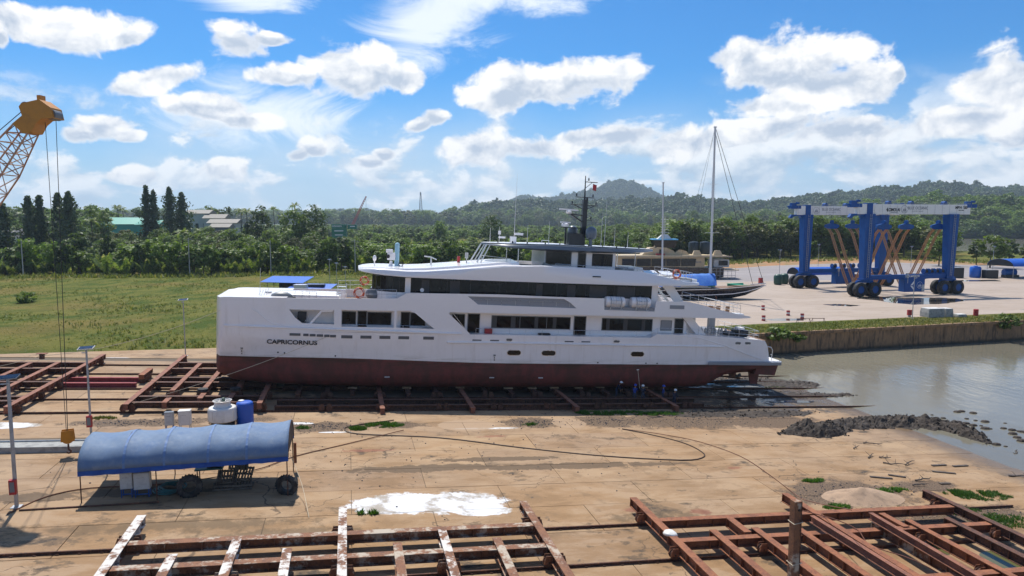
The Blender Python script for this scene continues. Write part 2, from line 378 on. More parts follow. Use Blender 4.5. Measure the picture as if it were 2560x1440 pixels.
# ------------------------------------------------------------------ ground materials
def slip_uv(t):
    q = t.vm('SUBTRACT', t.pos, tuple(P0)); return t.mapv(q, rot=(0, 0, -AZ))
def blob(t, uv, c, r, nz, k=.55):
    q = t.vm('MULTIPLY', t.vm('SUBTRACT', uv, (c[0], c[1], 0)), (1/r[0], 1/r[1], 0))
    return t.m('ADD', t.m('SUBTRACT', 1., t.vm('LENGTH', q)), t.m('MULTIPLY', nz, k))
def concrete_slip():
    m, t = new_mat('slip_concrete'); uv = slip_uv(t); t.dim = '2D'
    big = t.noise(uv, .10, 4, .6); mid = t.noise(uv, .5, 6, .68); fine = t.noise(uv, 5.5, 6, .7)
    strk = t.noise(t.mapv(uv, scale=(.45, 1.15, 1)), .45, 9, .66, .15)
    grit = t.noise(uv, 24, 3, .7); blot = t.noise(t.mapv(uv, scale=(.7, 1.2, 1), loc=(7, 3, 0)), .33, 10, .74)
    near = t.ss(t.sep(uv)[1], -12., -34.)
    col = t.mix(t.ss(big, .36, .66), (.40, .275, .165), (.365, .27, .185))
    col = t.mix(t.m('MULTIPLY', near, .55), col, (.33, .205, .095))
    col = t.mix(t.m('MULTIPLY', t.ss(strk, .46, .62), .75), col, (.46, .345, .235))
    col = t.mix(t.m('MULTIPLY', t.ss(strk, .46, .34), .55), col, (.255, .16, .078))
    col = t.mix(t.m('MULTIPLY', t.ss(mid, .56, .70), .45), col, (.22, .155, .095))
    col = t.mix(t.m('MULTIPLY', t.ss(blot, .575, .62), t.m('MULTIPLY_ADD', near, .35, .5)), col, (.135, .098, .062))
    col = t.mix(t.m('MULTIPLY', t.ss(blot, .655, .675), .85), col, (.055, .046, .040))
    gk = t.m('MULTIPLY_ADD', grit, .5, .75); col = t.mix(1., col, t.comb(gk, gk, gk), 'MULTIPLY')
    rnd = t.new('ShaderNodeObjectInfo').outputs['Random']
    k = t.m('MULTIPLY_ADD', rnd, .16, .92); col = t.mix(1., col, t.comb(k, k, t.m('MULTIPLY_ADD', rnd, .10, .94)), 'MULTIPLY')
    # spots and small scars
    v = t.new('ShaderNodeTexVoronoi'); t.put(v.inputs['Vector'], uv); v.inputs['Scale'].default_value = .75
    spot = t.m('MULTIPLY', t.ss(t.m('ADD', v.outputs[0], t.m('MULTIPLY', fine, .35)), .30, .22), t.ss(mid, .46, .6))
    col = t.mix(t.m('MULTIPLY', spot, .8), col, (.10, .085, .075))
    v2 = t.new('ShaderNodeTexVoronoi', feature='DISTANCE_TO_EDGE'); nc = t.new('ShaderNodeTexNoise'); t.put(nc.inputs['Vector'], uv); nc.inputs['Scale'].default_value = .7; nc.inputs['Detail'].default_value = 5
    t.put(v2.inputs['Vector'], t.vm('ADD', uv, t.vm('MULTIPLY', nc.outputs['Color'], (2.6, 2.6, 0)))); v2.inputs['Scale'].default_value = .13
    crk = t.m('MULTIPLY', t.ss(v2.outputs['Distance'], .0055, .0015), t.ss(t.noise(uv, .16, 3, .5), .47, .56)); col = t.mix(t.m('MULTIPLY', crk, .8), col, (.09, .065, .045))
    nz = t.m('MULTIPLY_ADD', t.noise(uv, .9, 8, .72), 2., -1.)
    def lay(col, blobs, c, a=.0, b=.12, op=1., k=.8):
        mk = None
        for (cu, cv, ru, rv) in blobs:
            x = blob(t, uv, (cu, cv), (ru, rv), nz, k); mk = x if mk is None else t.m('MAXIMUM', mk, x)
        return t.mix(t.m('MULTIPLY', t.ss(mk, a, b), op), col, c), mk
    # dark streaks, rust-red stains
    col, _ = lay(col, [(-8.8, -17.8, 6, .8), (1.2, -18.1, 7.5, .7), (-3.5, -16.2, 5, .5), (8.3, -18.2, 3, .4), (-27, -20.6, 4, .8), (-33, -21, 3.5, .8)], (.135, .096, .060), 0, .16, .85, 1.0)
    col, _ = lay(col, [(-24, -25.8, 9, 1.2), (-18, -27.5, 6, 1.0), (4, -27.5, 5, 1), (-14, -28, 3, .8)], (.125, .09, .05), 0, .7, .65, 1.6)
    col, _ = lay(col, [(-19, -28.3, 4, .7), (-13.2, -13.5, 2.2, .35), (3.0, -26.4, .8, .35), (7.2, -27.2, .9, .5), (-3, -10.5, 1.5, .4), (14, -19.5, .8, .3), (-20.5, -9.2, 1.5, .3)], (.27, .085, .055), 0, .5, .6, 1.3)
    # wash water and dirt under the hull, with its shade painted in too
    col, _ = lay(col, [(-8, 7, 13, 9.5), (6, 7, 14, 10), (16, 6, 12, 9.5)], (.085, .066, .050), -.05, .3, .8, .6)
    # thin wet film under and behind the stern
    col, mud = lay(col, [(35, 5, 12.5, 9), (27, -1.5, 7, 3.4), (44, -3, 6, 4.5)], (.085, .070, .055), -.1, .22, .95, .9)
    # loose earth and gravel where the concrete has gone
    grav = t.mix(t.ss(t.noise(uv, 9, 5, .75), .44, .62), (.10, .070, .048), (.27, .195, .13))
    dirt = None
    for b_ in [(-17, -7.1, 3.4, 1.6), (-11, -6.8, 3.2, 1.1), (1.6, -6.6, 3.0, 1.9), (8.8, -6.4, 3.8, 2.2), (17, -6.6, 8, 2.9), (25, -7.2, 6, 2.6), (-31, -5.2, 6, 1.1), (19.5, -25.2, 5.2, 2.9), (24.5, -29.5, 6, 1.8), (27, -24.4, 3, 1.2), (-24, -4.6, 4, .8)]:
        x = blob(t, uv, b_[:2], b_[2:], nz, .85); dirt = x if dirt is None else t.m('MAXIMUM', dirt, x)
    dk = t.ss(dirt, -.05, .28); col = t.mix(dk, col, grav)
    col, _ = lay(col, [(20.4, -26, 2.4, 1.1)], (.40, .28, .19), -.1, .5, .9, .7)
    # white cement washes
    wn = t.mix(t.ss(mid, .66, .50), (.46, .45, .43), (.85, .95, 1.1))
    wm = None
    for b_ in [(-11.2, -23.9, 3.6, 1.75), (-8.0, -24.1, 3.3, 1.8), (-6.6, -25.5, 1.9, .9)]:
        x = blob(t, uv, b_[:2], b_[2:], nz, .42); wm = x if wm is None else t.m('MAXIMUM', wm, x)
    for b_ in [(-41.5, -5.6, 3.6, 1.0), (-40.7, 21.4, 2.3, .85), (-18.8, -6.0, 1.5, .35), (-3, -8.2, 3, .25), (-15.6, -8.7, 1.4, .2)]:
        wm = t.m('MAXIMUM', wm, blob(t, uv, b_[:2], b_[2:], nz, .16))
    col = t.mix(t.m('MULTIPLY', t.ss(wm, .0, .14), .96), col, wn)
    # pale patch repairs between the earth
    col, _ = lay(col, [(-4.5, -7.2, 2.6, 1.7), (4.9, -6.9, 1.6, 1.7)], (.46, .35, .25), 0, .06, .85, .12)
    # damp edge where the ramp meets the river
    wet = t.m('MULTIPLY', t.ss(t.m('ADD', t.sep(uv)[0], t.m('MULTIPLY', nz, 1.6)), 33.5, 38.0), .8)
    col = t.mix(wet, col, (.17, .125, .07))
    col = t.mix(1., col, (.77, .69, .60), 'MULTIPLY')
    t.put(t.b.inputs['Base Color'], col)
    ro = t.m('MULTIPLY_ADD', fine, .2, .78); wetf = t.m('MAXIMUM', wet, t.m('MULTIPLY', t.ss(mud, .0, .3), t.ss(mid, .46, .56)))
    t.put(t.b.inputs['Roughness'], t.m('SUBTRACT', ro, t.m('MULTIPLY', wetf, .72)))
    bn = t.new('ShaderNodeBump'); bn.inputs['Strength'].default_value = .55; bn.inputs['Distance'].default_value = .05
    h = t.m('ADD', t.m('MULTIPLY', fine, .45), t.m('ADD', t.m('MULTIPLY', strk, .25), t.m('MULTIPLY', t.m('MULTIPLY', dk, fine), 1.6)))
    t.put(bn.inputs['Height'], h); t.put(t.b.inputs['Normal'], bn.outputs[0]); MATS['slip_concrete'] = m
concrete_slip()
mat('joint_dark', (.12, .09, .06), .95, bump=.5, bs=6)

def field_mat():
    m, t = new_mat('field_grass'); p = t.pos; t.dim = '2D'
    big = t.noise(p, .035, 5, .6); mid = t.noise(t.mapv(p, scale=(1, .55, 1)), .22, 7, .66); fine = t.noise(p, 2.2, 6, .7)
    col = t.mix(t.ss(mid, .36, .62), (.060, .092, .014), (.155, .150, .032))
    col = t.mix(t.m('MULTIPLY', t.ss(big, .48, .64), .65), col, (.20, .145, .045))
    col = t.mix(t.m('MULTIPLY', t.ss(fine, .5, .7), .5), col, (.05, .085, .012))
    col = t.mix(t.m('MULTIPLY', t.ss(fine, .46, .3), .35), col, (.20, .18, .07))
    t.put(t.b.inputs['Base Color'], col); t.b.inputs['Roughness'].default_value = .95; t.b.inputs['Specular IOR Level'].default_value = .1
    bn = t.new('ShaderNodeBump'); bn.inputs['Strength'].default_value = 1.; bn.inputs['Distance'].default_value = .3; t.put(bn.inputs['Height'], t.m('ADD', fine, t.m('MULTIPLY', mid, 2.))); t.put(t.b.inputs['Normal'], bn.outputs[0])
    MATS['field_grass'] = m
field_mat()
def quay_mat(name, a, b, c):
    m, t = new_mat(name); p = t.pos; t.dim = '2D'
    big = t.noise(t.mapv(p, rot=(0, 0, -.2), scale=(.5, 1.4, 1)), .07, 6, .62); mid = t.noise(t.mapv(p, rot=(0, 0, -.2), scale=(.4, 1.3, 1)), .5, 6, .65); fine = t.noise(p, 4, 5, .65)
    col = t.mix(t.ss(big, .4, .62), a, b); col = t.mix(t.m('MULTIPLY', t.ss(mid, .55, .7), .6), col, c)
    col = t.mix(t.m('MULTIPLY', t.ss(fine, .6, .75), .35), col, c)
    t.put(t.b.inputs['Base Color'], col); t.put(t.b.inputs['Roughness'], t.m('MULTIPLY_ADD', mid, .35, .5))
    bn = t.new('ShaderNodeBump'); bn.inputs['Strength'].default_value = .25; bn.inputs['Distance'].default_value = .03; t.put(bn.inputs['Height'], fine); t.put(t.b.inputs['Normal'], bn.outputs[0])
    MATS[name] = m
quay_mat('quay_concrete', (.345, .268, .205), (.38, .30, .235), (.26, .195, .14))
quay_mat('quay_asphalt', (.255, .222, .21), (.29, .255, .24), (.19, .165, .155))
def water_mat(name, base, ws, wb, rough):
    m, t = new_mat(name); p = t.mapv(t.pos, rot=(0, 0, .5), scale=(1, .45, 1))
    n = t.m('ADD', t.noise(p, ws, 4, .55), t.m('MULTIPLY', t.noise(p, ws*.13, 3, .5), 2.2))
    pn = t.noise(t.pos, .03, 4, .6)
    t.put(t.b.inputs['Base Color'], t.mix(t.ss(pn, .38, .62), base, tuple(c*1.25 for c in base)))
    t.b.inputs['Roughness'].default_value = rough; t.b.inputs['IOR'].default_value = 1.33
    bn = t.new('ShaderNodeBump'); bn.inputs['Strength'].default_value = wb; bn.inputs['Distance'].default_value = .12; t.put(bn.inputs['Height'], n); t.put(t.b.inputs['Normal'], bn.outputs[0])
    MATS[name] = m
water_mat('river_water', (.165, .15, .112), 1.1, .34, .10)
water_mat('puddle_water', (.05, .045, .04), .3, .0, .015)
water_mat('green_pool', (.10, .095, .035), .3, .02, .08)
def wall_mat():
    m, t = new_mat('quay_wall_concrete'); p = t.pos; z = t.sep(p)[2]
    n = t.noise(t.mapv(p, scale=(1, 1, .5)), 1.1, 7, .68); n2 = t.noise(t.mapv(p, scale=(1.6, 1.6, .25)), 1.6, 6, .6)
    col = t.mix(t.ss(n, .38, .62), (.30, .175, .088), (.20, .122, .066)); col = t.mix(t.m('MULTIPLY', t.ss(n2, .52, .64), .85), col, (.075, .055, .038))
    tide = t.ss(t.m('ADD', z, t.m('MULTIPLY', n, 1.4)), -.75, -1.35); col = t.mix(t.m('MULTIPLY', tide, .92), col, (.030, .028, .020))
    t.put(t.b.inputs['Base Color'], col); t.b.inputs['Roughness'].default_value = .9
    bn = t.new('ShaderNodeBump'); bn.inputs['Strength'].default_value = .6; bn.inputs['Distance'].default_value = .06; t.put(bn.inputs['Height'], t.noise(p, 6, 6, .65)); t.put(t.b.inputs['Normal'], bn.outputs[0])
    MATS['quay_wall_concrete'] = m
wall_mat()

# ------------------------------------------------------------------ terrain sheets
def lerp_poly(pts, x):
    if x <= pts[0][0]: return pts[0][1]
    for (a, b), (c, d) in zip(pts, pts[1:]):
        if x <= c: return b+(d-b)*(x-a)/(c-a)
    return pts[-1][1]
NEAR = [(-1700, -60), (-420, -60), (-160, 30), (-100, 57.6), (-58.4, 78.7), (-37.7, 89.2), (-10, 95.2), (15, 97.4), (39.1, 104.25), (87, 117.9), (420, 213), (1800, 213)]
BANK = [(-1700, 1500), (-100, 1450), (100, 1200), (213, 1045), (240, 600), (246, 400), (262, 360), (420, 330), (1800, 300)]
FARB = [(-1900, 1750), (100, 1520), (279, 1362), (350, 1150), (547, 790), (700, 705), (1900, 560)]
def slip_z(x, y): return -math.tan(TH)*((x-P0.x)*math.cos(AZ)+(y-P0.y)*math.sin(AZ))
def field_z(x, y):
    ey = lerp_poly(NEAR, x); k = min(1, max(0, (y-ey)/70)); k = k*k*(3-2*k)
    e = ZQ if x > -25 else ZQ+(min(slip_z(x, ey), 6)-ZQ)*min(1, (-25-x)/13)
    z = e+(max(ZQ, min(e, 1.9))-e)*k
    if x < -28:
        f = min(1, (-28-x)/20)*min(1, (y-ey)/6); z += f*(.35*noise.noise((x*.05, y*.05, 1))+.18*noise.noise((x*.22, y*.22, 5)))
    return z
def sheet(name, near, far, xs, zf, m, rows=46, pw=2.0, skirt=0):
    b = MB(); n = rows+1+(1 if skirt else 0); vs = []
    for x in xs:
        y0, y1 = near(x), far(x)
        if skirt: vs.append((x, y0, zf(x, y0)-skirt))
        for j in range(rows+1): y = y0+(y1-y0)*(j/rows)**pw; vs.append((x, y, zf(x, y)))
    fs = [(i*n+j, (i+1)*n+j, (i+1)*n+j+1, i*n+j+1) for i in range(len(xs)-1) for j in range(n-1)]
    b.add(vs, fs); return tag(b.build(name, m, smooth=60 if skirt else 30), kind='structure')
xs = sorted(set([-1700, -1300, -1000, -750, -560, -420, -330, -260, -210, 420, 520, 700, 950, 1300, 1800]+list(range(-180, 0, 4))+list(range(0, 420, 12))+[39.1, 87, 15, -37.7, -58.4]))
sheet('field', lambda x: lerp_poly(NEAR, x), lambda x: lerp_poly(BANK, x), xs, field_z, 'field_grass', 60, 2.2, 3.6)
sheet('far_shore', lambda x: lerp_poly(FARB, x), lambda x: 6100, [-4400, -1900, -900, -400, 0, 100, 200, 279, 350, 450, 547, 700, 1000, 1900, 4400], lambda x, y: 1.0, 'field_grass', 8, 2)
b = MB(); b.add([(-4400, -200, ZW), (4400, -200, ZW), (4400, 6100, ZW), (-4400, 6100, ZW)], [(0, 1, 2, 3)])
tag(b.build('river', 'river_water'), kind='structure')
def flat(name, poly, z, m, parent=None):
    b = MB(); tri = geometry.tessellate_polygon([[Vector((x, y, 0)) for x, y in poly]])
    b.add([(x, y, z if not callable(z) else z(x, y)) for x, y in poly], [tuple(f) for f in tri]); o = b.build(name, m, parent)
    for p_ in o.data.polygons:
        if p_.normal.z < 0: o.data.flip_normals(); break
    return o
slip_poly = [(-160, 30), (-100, 57.6), (-58.4, 78.7), (-37.7, 89.2), (-10, 95.2), (15, 97.4), (39.1, 104.25), (110, 124), (110, -10), (40, -20), (-160, -30)]
slipway = tag(flat('slipway', slip_poly, lambda x, y: slip_z(x, y)-.045, 'joint_dark'), kind='structure')
soil = tag(flat('soil_verge', [(-31, 99), (15, 101), (38, 110), (92, 124), (420, 211), (420, 330), (250, 268), (190, 280), (165, 318), (120, 300), (60, 258), (20, 215), (-24, 165), (-34, 130)], ZQ+.006, 'soil_orange'), kind='structure')
tag(flat('quay_pavement', [(-28, 101), (15, 104), (40, 112.2), (66, 119.2), (92.4, 125.3), (200, 155), (420, 215), (420, 300), (250, 250), (186, 258), (150, 286), (95.6, 261), (60, 232), (20, 197), (-20, 158), (-30, 130)], ZQ+.014, 'quay_concrete'), kind='structure')
tag(flat('asphalt_yard', [(20, 196), (52, 190), (80, 196), (110, 201), (150, 213), (185, 222), (240, 232), (250, 249), (186, 257), (150, 285), (95.6, 260), (60, 231)], ZQ+.020, 'quay_asphalt'), kind='structure')
# grass verge along the quay edge sits between pavement and wall (field sheet shows there)
tag(flat('grass_verge', [(15, 97.9), (39.1, 104.75), (87, 118.4), (420, 213.5), (420, 215.5), (200, 156), (92.4, 126.6), (66, 120), (40, 112.9), (15, 105)], ZQ+.026, 'field_grass'), kind='structure')
# shallow rain puddles lying on the pavement
def puddle(name, label, pts, z=ZQ+.024, m='puddle_water', seed=1):
    rnd = random.Random(seed); out = []
    for i in range(len(pts)):
        a, c = Vector(pts[i]), Vector(pts[(i+1) % len(pts)])
        for k in range(4): p = a.lerp(c, k/4); out.append((p.x+rnd.uniform(-.18, .18), p.y+rnd.uniform(-.25, .25)))
    o = flat(name, out, z, m); return tag(o, kind='structure')
puddle('puddle', '', [(80.8, 154.8), (86, 152.2), (91, 151.8), (96.5, 150.8), (95.5, 146.5), (91.2, 143.2), (86, 140.2), (80.4, 139.2), (77.6, 143), (77.2, 147), (74.5, 150.5), (76.5, 153.5)], seed=2)
puddle('puddle', '', [(62.5, 139.6), (66, 140.5), (69.5, 138.2), (66.5, 136.6), (63.5, 137.3)], seed=3)
puddle('puddle', '', [(42.6, 118.4), (46.5, 119.6), (50.5, 119.2), (49, 117), (44, 116.4)], seed=4)
puddle('puddle', '', [(118, 196), (130, 198), (138, 199), (136, 194), (124, 193)], seed=5)
puddle('puddle', '', [(96, 131.5), (106, 134.5), (112, 133.5), (103, 129.5)], seed=6)

# concrete slabs of the slipway apron, one by one
b = MB(); L_, W_, h_ = 9.6, 3.8, .045
x, y = L_/2-.015, W_/2-.016
b.add([(-x, -y, -h_), (x, -y, -h_), (x, y, -h_), (-x, y, -h_), (-x, -y, -.012), (x, -y, -.012), (x, y, -.012), (-x, y, -.012),
       (-x+.014, -y+.014, 0), (x-.014, -y+.014, 0), (x-.014, y-.014, 0), (-x+.014, y-.014, 0)],
      [(0, 1, 5, 4), (1, 2, 6, 5), (2, 3, 7, 6), (3, 0, 4, 7), (4, 5, 9, 8), (5, 6, 10, 9), (6, 7, 11, 10), (7, 4, 8, 11), (8, 9, 10, 11)])
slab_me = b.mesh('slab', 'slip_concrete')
rnd = random.Random(3)
for j in range(-9, 9):
    for i in range(-6, 5):
        cu = -4.8+i*L_+(4.8 if j % 2 else 0); cv = -12.0+j*W_
        if cv > 20 or (cv > 14 and cu > 12): continue
        p_ = S(cu, cv); 
        if p_.y < 24 or abs(p_.x)/max(p_.y, 1) > .95: continue
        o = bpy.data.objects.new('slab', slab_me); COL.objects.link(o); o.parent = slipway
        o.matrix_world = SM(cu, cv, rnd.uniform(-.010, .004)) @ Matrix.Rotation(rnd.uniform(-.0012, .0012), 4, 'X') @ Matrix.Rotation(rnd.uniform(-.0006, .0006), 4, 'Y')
# apron strip beyond the last joint, toward the grass
b = MB(); pts = [S(-70, 21), S(-30, 21), S(30, 18), S(30, 30)]
o = flat('apron_edge', [(-160, 30), (-100, 57.6), (-58.4, 78.7), (-37.7, 89.2), (-10, 95.2), (10, 97)]+[tuple(S(u_, 21.95)[:2]) for u_ in (14, -24, -62, -110)], lambda x, y: slip_z(x, y)+.004, 'slip_concrete', slipway)
# rails
for v_ in (-2.3, 2.2, 6.2, 9.6, 12.9, 17.5, -28.7, -33.2, -37.2):
    b = MB(); fg = v_ < -20
    u0, u1 = (-60, 30) if fg else (-75, 47)
    for seg in range(int((u1-u0)/9)):
        a = u0+seg*9
        b.bar((a, v_, .03), (a+8.96, v_, .03), .16, .03); b.bar((a, v_, .085), (a+8.96, v_, .085), .03, .09); b.bar((a, v_, .145), (a+8.96, v_, .145), .085, .04)
        b.box((a+.1, v_+.06, .07), (.5, .03, .07)); b.box((a+.1, v_-.06, .07), (.5, .03, .07))
        for k in range(9): b.box((a+k+.4, v_+.1, .035), (.14, .06, .05)); b.box((a+k+.4, v_-.1, .035), (.14, .06, .05))
    o = b.build('rail', 'rust_dark', slipway); o.matrix_world = SLIP

# quay wall of piles and panels
wd = Vector((47.9, 13.65, 0)).normalized(); wn = Vector((wd.y, -wd.x, 0)); wa = math.atan2(wd.y, wd.x)
qw = thing('quay_wall', 'tan concrete quay wall of piles and panels along the river, below the grass verge', 'quay wall', WM(15, 97.4, ZW, wa))
n_pan = 60; pw_ = 2.06
cap = MB(); cap.box((n_pan*pw_/2, -.12, 3.12), (n_pan*pw_+.6, .8, .46)); cap.build('cap_beam', 'quay_wall_concrete', qw, bevel=.04)
rnd = random.Random(11)
pm = MB().box((0, 0, 0), (pw_-.09, .22, 4.3)).mesh('panel', 'quay_wall_concrete'); pl = MB().box((0, 0, 0), (.2, .5, 4.3)).mesh('pile', 'quay_wall_concrete')
for i in range(n_pan):
    o = bpy.data.objects.new('panel', pm); COL.objects.link(o); o.parent = qw; o.matrix_local = Matrix.Translation(((i+.5)*pw_, -.16+rnd.uniform(-.05, .05), .75)) @ Matrix.Rotation(rnd.uniform(-.015, .015), 4, 'Z')
    o = bpy.data.objects.new('pile', pl); COL.objects.link(o); o.parent = qw; o.matrix_local = Matrix.Translation((i*pw_, -.02, .75))
# ------------------------------------------------------------------ vegetation
def leaf_mat(name, a, b, tr=.38, c=None):
    m, t = new_mat(name); g = t.new('ShaderNodeNewGeometry'); r = g.outputs['Random Per Island']; oi = t.new('ShaderNodeObjectInfo').outputs['Random']
    col = t.mix(r, a, b)
    if c: col = t.mix(t.ss(r, .86, .97), col, c)
    k = t.m('MULTIPLY_ADD', oi, .5, .75); col = t.mix(1., col, t.comb(k, k, k), 'MULTIPLY')
    t.put(t.b.inputs['Base Color'], col); t.b.inputs['Roughness'].default_value = .55; t.b.inputs['Specular IOR Level'].default_value = .35
    tl = t.new('ShaderNodeBsdfTranslucent'); t.put(tl.inputs[0], t.mix(1., col, (1.25, 1.3, .6), 'MULTIPLY'))
    mx = t.new('ShaderNodeMixShader'); mx.inputs[0].default_value = tr; t.l.new(t.b.outputs[0], mx.inputs[1]); t.l.new(tl.outputs[0], mx.inputs[2]); t.l.new(mx.outputs[0], t.out.inputs[0])
    MATS[name] = m
leaf_mat('leaf_mangrove', (.070, .120, .020), (.18, .245, .05))
leaf_mat('leaf_bright', (.090, .155, .020), (.20, .28, .045))
leaf_mat('leaf_dark', (.038, .066, .016), (.095, .14, .036))
leaf_mat('leaf_olive', (.070, .090, .030), (.15, .165, .062), c=(.19, .17, .09))
leaf_mat('leaf_conifer', (.042, .066, .030), (.085, .115, .05), .25)
leaf_mat('leaf_palm', (.060, .110, .016), (.24, .29, .085), .35, (.38, .35, .18))
leaf_mat('leaf_hill', (.035, .062, .020), (.085, .125, .036), .2)
leaf_mat('leaf_hill_light', (.065, .11, .024), (.125, .175, .045), .2)
leaf_mat('grass_blade', (.085, .115, .020), (.19, .20, .05), .35, (.30, .24, .10))
leaf_mat('grass_green', (.035, .10, .010), (.08, .17, .02), .35)
mat('bark', (.09, .07, .05), .95, c2=(.05, .04, .03), s2=3, bump=.6, bs=8)

def rdir(r):
    z = r.uniform(-1, 1); a = r.uniform(0, 6.283); s = math.sqrt(1-z*z); return Vector((s*math.cos(a), s*math.sin(a), z))
def leaf(b, r, c, n, size, asp=1.5, droop=0):
    n = n.normalized(); t = n.cross(rdir(r)).normalized(); u = n.cross(t)
    if droop: t = (t+Vector((0, 0, -droop))).normalized(); u = n.cross(t).normalized()
    a, w = t*size*asp*.5, u*size*.5
    b.add([c-a, c+w*.9-a*.1, c+a, c-w*.9-a*.1], [(0, 1, 2, 3)])
def clump_crown(seed, rx, rz, cz, n_cl, n_leaf, size, flat=.6, lobe=.42, top=1.0):
    """leaves gathered in clumps that sit through an uneven ellipsoid"""
    r = random.Random(seed); b = MB()
    for k in range(n_cl):
        d = rdir(r); d.z = d.z*.9+.15; rad = r.uniform(.35, 1.0)**.6
        wob = 1+.28*noise.noise((d.x*1.7+seed, d.y*1.7, d.z*1.7))
        c = Vector((d.x*rx*rad*wob, d.y*rx*rad*wob, cz+d.z*rz*rad*wob*(top if d.z > 0 else 1)))
        cr = lobe*rx*r.uniform(.55, 1.15)
        for i in range(n_leaf):
            e = rdir(r); q = r.uniform(.25, 1)**.5; p = c+Vector((e.x*cr*q, e.y*cr*q, e.z*cr*flat*q))
            leaf(b, r, p, (e*.7+Vector((0, 0, .8))+rdir(r)*.8), size*r.uniform(.6, 1.35))
    return b
def trunk_mb(seed, h, r0, limbs, rx, cz):
    r = random.Random(seed); b = MB(); p = Vector((0, 0, -.3)); pts = [p]
    for i in range(4): p = Vector((r.uniform(-.25, .25)*i*.5, r.uniform(-.25, .25)*i*.5, h*(i+1)/4)); pts.append(p)
    for i in range(4): b.tube(pts[i], pts[i+1], r0*(1-.2*i), r0*(.8-.2*i), 7)
    for k in range(limbs):
        a = pts[2].lerp(pts[3], r.random()); d = Vector((math.cos(k*2.4), math.sin(k*2.4), r.uniform(.3, .9))).normalized()
        m = a+d*rx*.4; e = m+(d+Vector((0, 0, .25)))*rx*.35
        b.tube(a, m, r0*.45, r0*.3, 5); b.tube(m, e, r0*.3, r0*.1, 5)
    return b
def tree_proto(name, label, cat, crown_mb, trunk_b, lm, M, group):
    o = thing(name, label, cat, M, group); trunk_b.build('trunk', 'bark', o); crown_mb.build('crown', lm, o); return o
def conifer_crown(seed, h, rx):
    r = random.Random(seed); b = MB()
    for k in range(int(h*6)):
        z = h*(.12+.88*(k/(h*6))); t = z/h; rad = rx*1.9*min(1, 1.7*(1-t))**.85*(.8+.9*noise.noise((seed, z*.35, 0)))*(.8+.5*noise.noise((seed+9, z*1.2, 4)))+.25
        a = k*2.4+r.uniform(-.4, .4); L = max(.3, rad)*r.uniform(.45, 1.3)
        tip = Vector((math.cos(a)*L, math.sin(a)*L, z+L*.35))
        for i in range(14):
            s_ = (i+1)/14; p = Vector((0, 0, z)).lerp(tip, s_)+rdir(r)*.42*(.6+s_)
            leaf(b, r, p, rdir(r)+Vector((math.cos(a), math.sin(a), .4)), r.uniform(.5, 1.05), 1.7, .3)
    return b
def frond(b, base, a, L, rise, w, seg=7, mi=0, curl=1.2, vee=.45):
    d = Vector((math.cos(a), math.sin(a), 0)); side = Vector((-d.y, d.x, 0)); pts = []
    for i in range(seg+1):
        t = i/seg; pts.append(base+d*(L*math.sin(rise_x(rise, t, curl))*0+L*t*math.cos(rise)*(1-.12*t))+Vector((0, 0, L*t*math.sin(rise)-curl*L*.42*t**2.4)))
    for i in range(seg):
        w0 = w*math.sin(math.pi*min(1, (i/seg)*.92+.08))**.6; w1 = w*math.sin(math.pi*min(1, ((i+1)/seg)*.92+.08))**.6
        p, q = pts[i], pts[i+1]; dn = Vector((0, 0, -1))
        for sg in (-1, 1):
            e0 = p+side*sg*w0+dn*w0*vee+d*w0*.5; e1 = q+side*sg*w1+dn*w1*vee+d*w1*.5
            m0 = p.lerp(q, .08); m1 = p.lerp(q, .86)
            b.add([m0, m1, e1.lerp(e0, .22), e0], [(0, 1, 2, 3)], mi)
def rise_x(r, t, c): return r
def nipa_crown(seed, n, L):
    r = random.Random(seed); b = MB()
    for k in range(n):
        frond(b, Vector((r.uniform(-.4, .4), r.uniform(-.4, .4), 0)), k*2.4+r.uniform(-.3, .3), L*r.uniform(.7, 1.1), r.uniform(.85, 1.4), L*.10, 7, 0, r.uniform(.5, 1.1))
    return b
def coco_crown(seed, h, L=4.2, n=17):
    r = random.Random(seed); b = MB()
    for k in range(n): frond(b, Vector((0, 0, h)), k*2.4, L*r.uniform(.8, 1.1), r.uniform(-.1, 1.0), .55, 6, 0, r.uniform(.9, 1.7))
    return b

def vz(x, y): return field_z(x, y)
TREES = {}
gk = 'mangrove and scrub trees along the edge of the field'
TREES['mangA'] = tree_proto('mangrove_tree', 'leafy green mangrove tree in the belt behind the field', 'tree', clump_crown(1, 3.1, 3.0, 4.8, 34, 22, .62), trunk_mb(1, 5, .2, 6, 3, 5), 'leaf_mangrove', WM(-118, 214, 1), gk)
TREES['mangB'] = tree_proto('mangrove_tree', 'leafy green mangrove tree in the belt behind the field', 'tree', clump_crown(2, 3.6, 3.9, 5.4, 40, 22, .66), trunk_mb(2, 6, .22, 6, 3, 5), 'leaf_bright', WM(-84, 219, 1), gk)
TREES['mangC'] = tree_proto('mangrove_tree', 'leafy green mangrove tree in the belt behind the field', 'tree', clump_crown(3, 2.7, 4.2, 5.6, 34, 22, .6), trunk_mb(3, 6, .2, 6, 3, 5), 'leaf_dark', WM(-60, 222, 1), gk)
TREES['mangD'] = tree_proto('mangrove_tree', 'leafy green mangrove tree in the belt behind the field', 'tree', clump_crown(4, 4.6, 5.6, 9.0, 56, 24, .72), trunk_mb(4, 9, .3, 8, 4.5, 8), 'leaf_olive', WM(120, 312, 1), gk)
TREES['mangE'] = tree_proto('mangrove_tree', 'leafy green mangrove tree in the belt behind the field', 'tree', clump_crown(5, 5.2, 6.8, 10.5, 60, 24, .76), trunk_mb(5, 11, .34, 8, 5, 9), 'leaf_mangrove', WM(150, 330, 1), gk)
gn = 'feathery palms with arching fronds growing from the ground behind the field'
